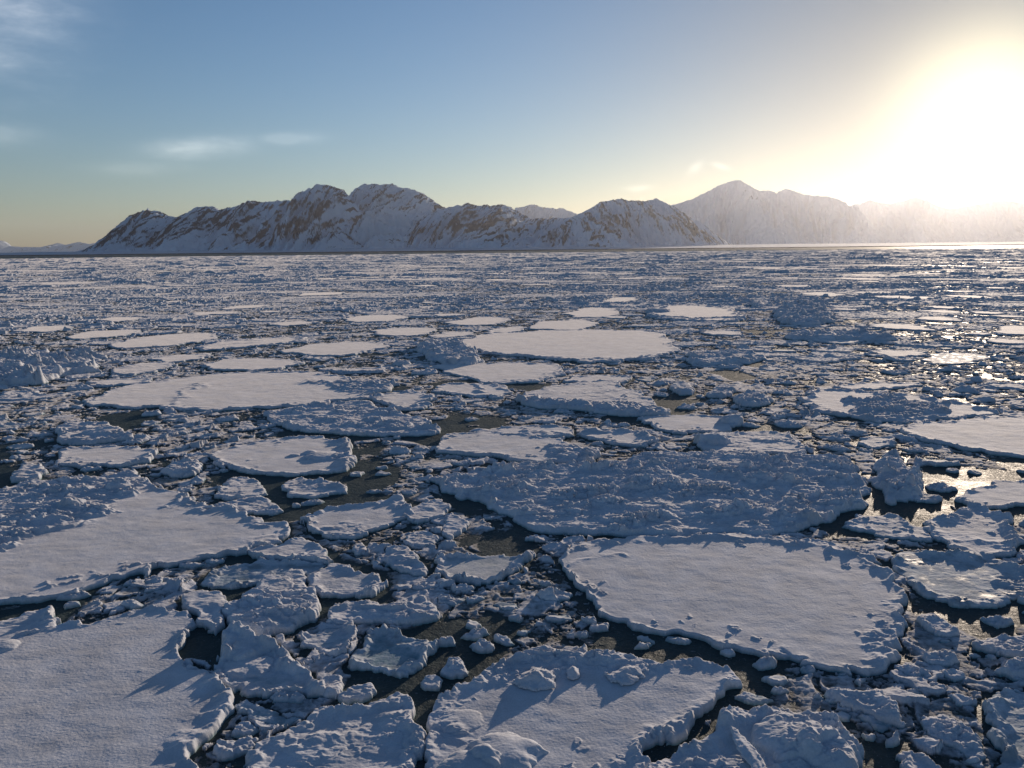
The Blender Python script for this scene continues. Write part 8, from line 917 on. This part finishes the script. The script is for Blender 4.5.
sep = nt.nodes.new('ShaderNodeSeparateXYZ'); nt.links.new(dirn, sep.inputs[0])
ang = math_(nt, 'ARCCOSINE', math_(nt, 'MINIMUM', dot, .99999))
def expfall(scale, power=1.0):
    a = math_(nt, 'POWER', math_(nt, 'DIVIDE', ang, scale), power)
    return math_(nt, 'EXPONENT', math_(nt, 'MULTIPLY', a, -1))
def scaled(col, fac):
    n = nt.nodes.new('ShaderNodeMix'); n.data_type = 'RGBA'; n.blend_type = 'MIX'
    n.inputs[6].default_value = (0, 0, 0, 1); n.clamp_factor = False
    nt.links.new(fac, n.inputs[0])
    if isinstance(col, tuple): n.inputs[7].default_value = (*col, 1)
    else: nt.links.new(col, n.inputs[7])
    return n.outputs[2]
def add(a, b_):
    n = nt.nodes.new('ShaderNodeMix'); n.data_type = 'RGBA'; n.blend_type = 'ADD'; n.inputs[0].default_value = 1
    nt.links.new(a, n.inputs[6]); nt.links.new(b_, n.inputs[7]); return n.outputs[2]
# the upper sky of a clear polar evening is much darker than the horizon
zen = nt.nodes.new('ShaderNodeMapRange'); zen.interpolation_type = 'SMOOTHSTEP'
nt.links.new(sep.outputs['Z'], zen.inputs['Value']); zen.inputs['From Min'].default_value = .15; zen.inputs['From Max'].default_value = .7
zen.inputs['To Min'].default_value = 1; zen.inputs['To Max'].default_value = 1.0
SKY = dict(sky=1.0, damp=(.37,.66), tint=(1.17,1.17,1.27), glow=[((1,.86,.50),.076,2.0,10.0),((1,.85,.60),.30,1.4,.9)], cloudc=(3.4,3.2,2.9), clouds=[(-20.6,6.7,3.0,.6,.75,.1),(-15.0,7.4,2.2,.4,.3,.05),(-24,5.4,2.8,.5,.2,.05),(-33,7.3,3.2,.9,.3,-.1),(-32.0,14.5,5.2,4.6,.7,.3),(12.7,5.3,.55,.4,.5,.5),(14.4,5.4,.6,.22,.55,-.3),(8.9,4.1,1.0,.25,.6,0)])
near_ = math_(nt, 'SUBTRACT', 1, math_(nt, 'MULTIPLY', expfall(SKY['damp'][0], 2), SKY['damp'][1]))
base = scaled(sky.outputs[0], math_(nt, 'MULTIPLY', math_(nt, 'MULTIPLY', zen.outputs[0], near_), SKY['sky']))
tint = nt.nodes.new('ShaderNodeMix'); tint.data_type = 'RGBA'; tint.blend_type = 'MULTIPLY'; tint.inputs[0].default_value = 1
nt.links.new(base, tint.inputs[6]); tint.inputs[7].default_value = (*SKY['tint'], 1)
col = tint.outputs[2]
for c_, s_, p_, k_ in SKY['glow']:
    col = add(col, scaled(c_, math_(nt, 'MULTIPLY', expfall(s_, p_), k_)))
# thin clouds, fixed in the sky by direction: (azimuth, elevation, half width, half height, strength)
azn = math_(nt, 'ARCTAN2', sep.outputs['X'], sep.outputs['Y'])
eln = math_(nt, 'ARCSINE', sep.outputs['Z'])
cn = nt.nodes.new('ShaderNodeTexNoise'); cn.inputs['Scale'].default_value = 14; cn.inputs['Detail'].default_value = 6; cn.inputs['Roughness'].default_value = .6
mp = nt.nodes.new('ShaderNodeMapping'); mp.inputs['Scale'].default_value = (1, 1, 3.2); nt.links.new(dirn, mp.inputs[0]); nt.links.new(mp.outputs[0], cn.inputs['Vector'])
cl = None
for (a0, e0, wa, we, st, sl) in SKY['clouds']:
    da = math_(nt, 'SUBTRACT', azn, math.radians(a0)); de = math_(nt, 'SUBTRACT', eln, math.radians(e0))
    de = math_(nt, 'SUBTRACT', de, math_(nt, 'MULTIPLY', da, sl))
    q = math_(nt, 'ADD', math_(nt, 'POWER', math_(nt, 'ABSOLUTE', math_(nt, 'DIVIDE', da, math.radians(wa))), 2),
              math_(nt, 'POWER', math_(nt, 'ABSOLUTE', math_(nt, 'DIVIDE', de, math.radians(we))), 2))
    q = math_(nt, 'ADD', q, math_(nt, 'MULTIPLY', math_(nt, 'SUBTRACT', cn.outputs['Fac'], .5), 3.5))
    e = math_(nt, 'MULTIPLY', math_(nt, 'EXPONENT', math_(nt, 'MULTIPLY', math_(nt, 'MAXIMUM', q, 0), -1.3)), st)
    cl = e if cl is None else math_(nt, 'MAXIMUM', cl, e)
col = add(col, scaled(SKY['cloudc'], cl))
nt.links.new(col, bg.inputs['Color']); bg.inputs['Strength'].default_value = .1

# ------------------------------------------------------------------ camera and render settings
cd = bpy.data.cameras.new('camera'); cam = bpy.data.objects.new('camera', cd); COL.objects.link(cam)
cd.sensor_width = 36; cd.lens = FOCAL / 1024 * 36; cd.clip_start = .1; cd.clip_end = 120000
cam.location = (0, 0, 10)
from mathutils import Matrix
cam.matrix_world = Matrix.Translation((0, 0, 10)) @ Matrix.Rotation(math.pi / 2 - PITCH, 4, 'X') @ Matrix.Rotation(ROLL, 4, 'Z')
scene.camera = cam
scene.view_settings.view_transform = 'Standard'; scene.view_settings.look = 'None'; scene.view_settings.exposure = 0
scene.cycles.use_denoising = True
scene.cycles.max_bounces = 6; scene.cycles.diffuse_bounces = 3; scene.cycles.glossy_bounces = 3; scene.cycles.volume_bounces = 0
scene.cycles.transparent_max_bounces = 6
scene.cycles.sample_clamp_indirect = 4
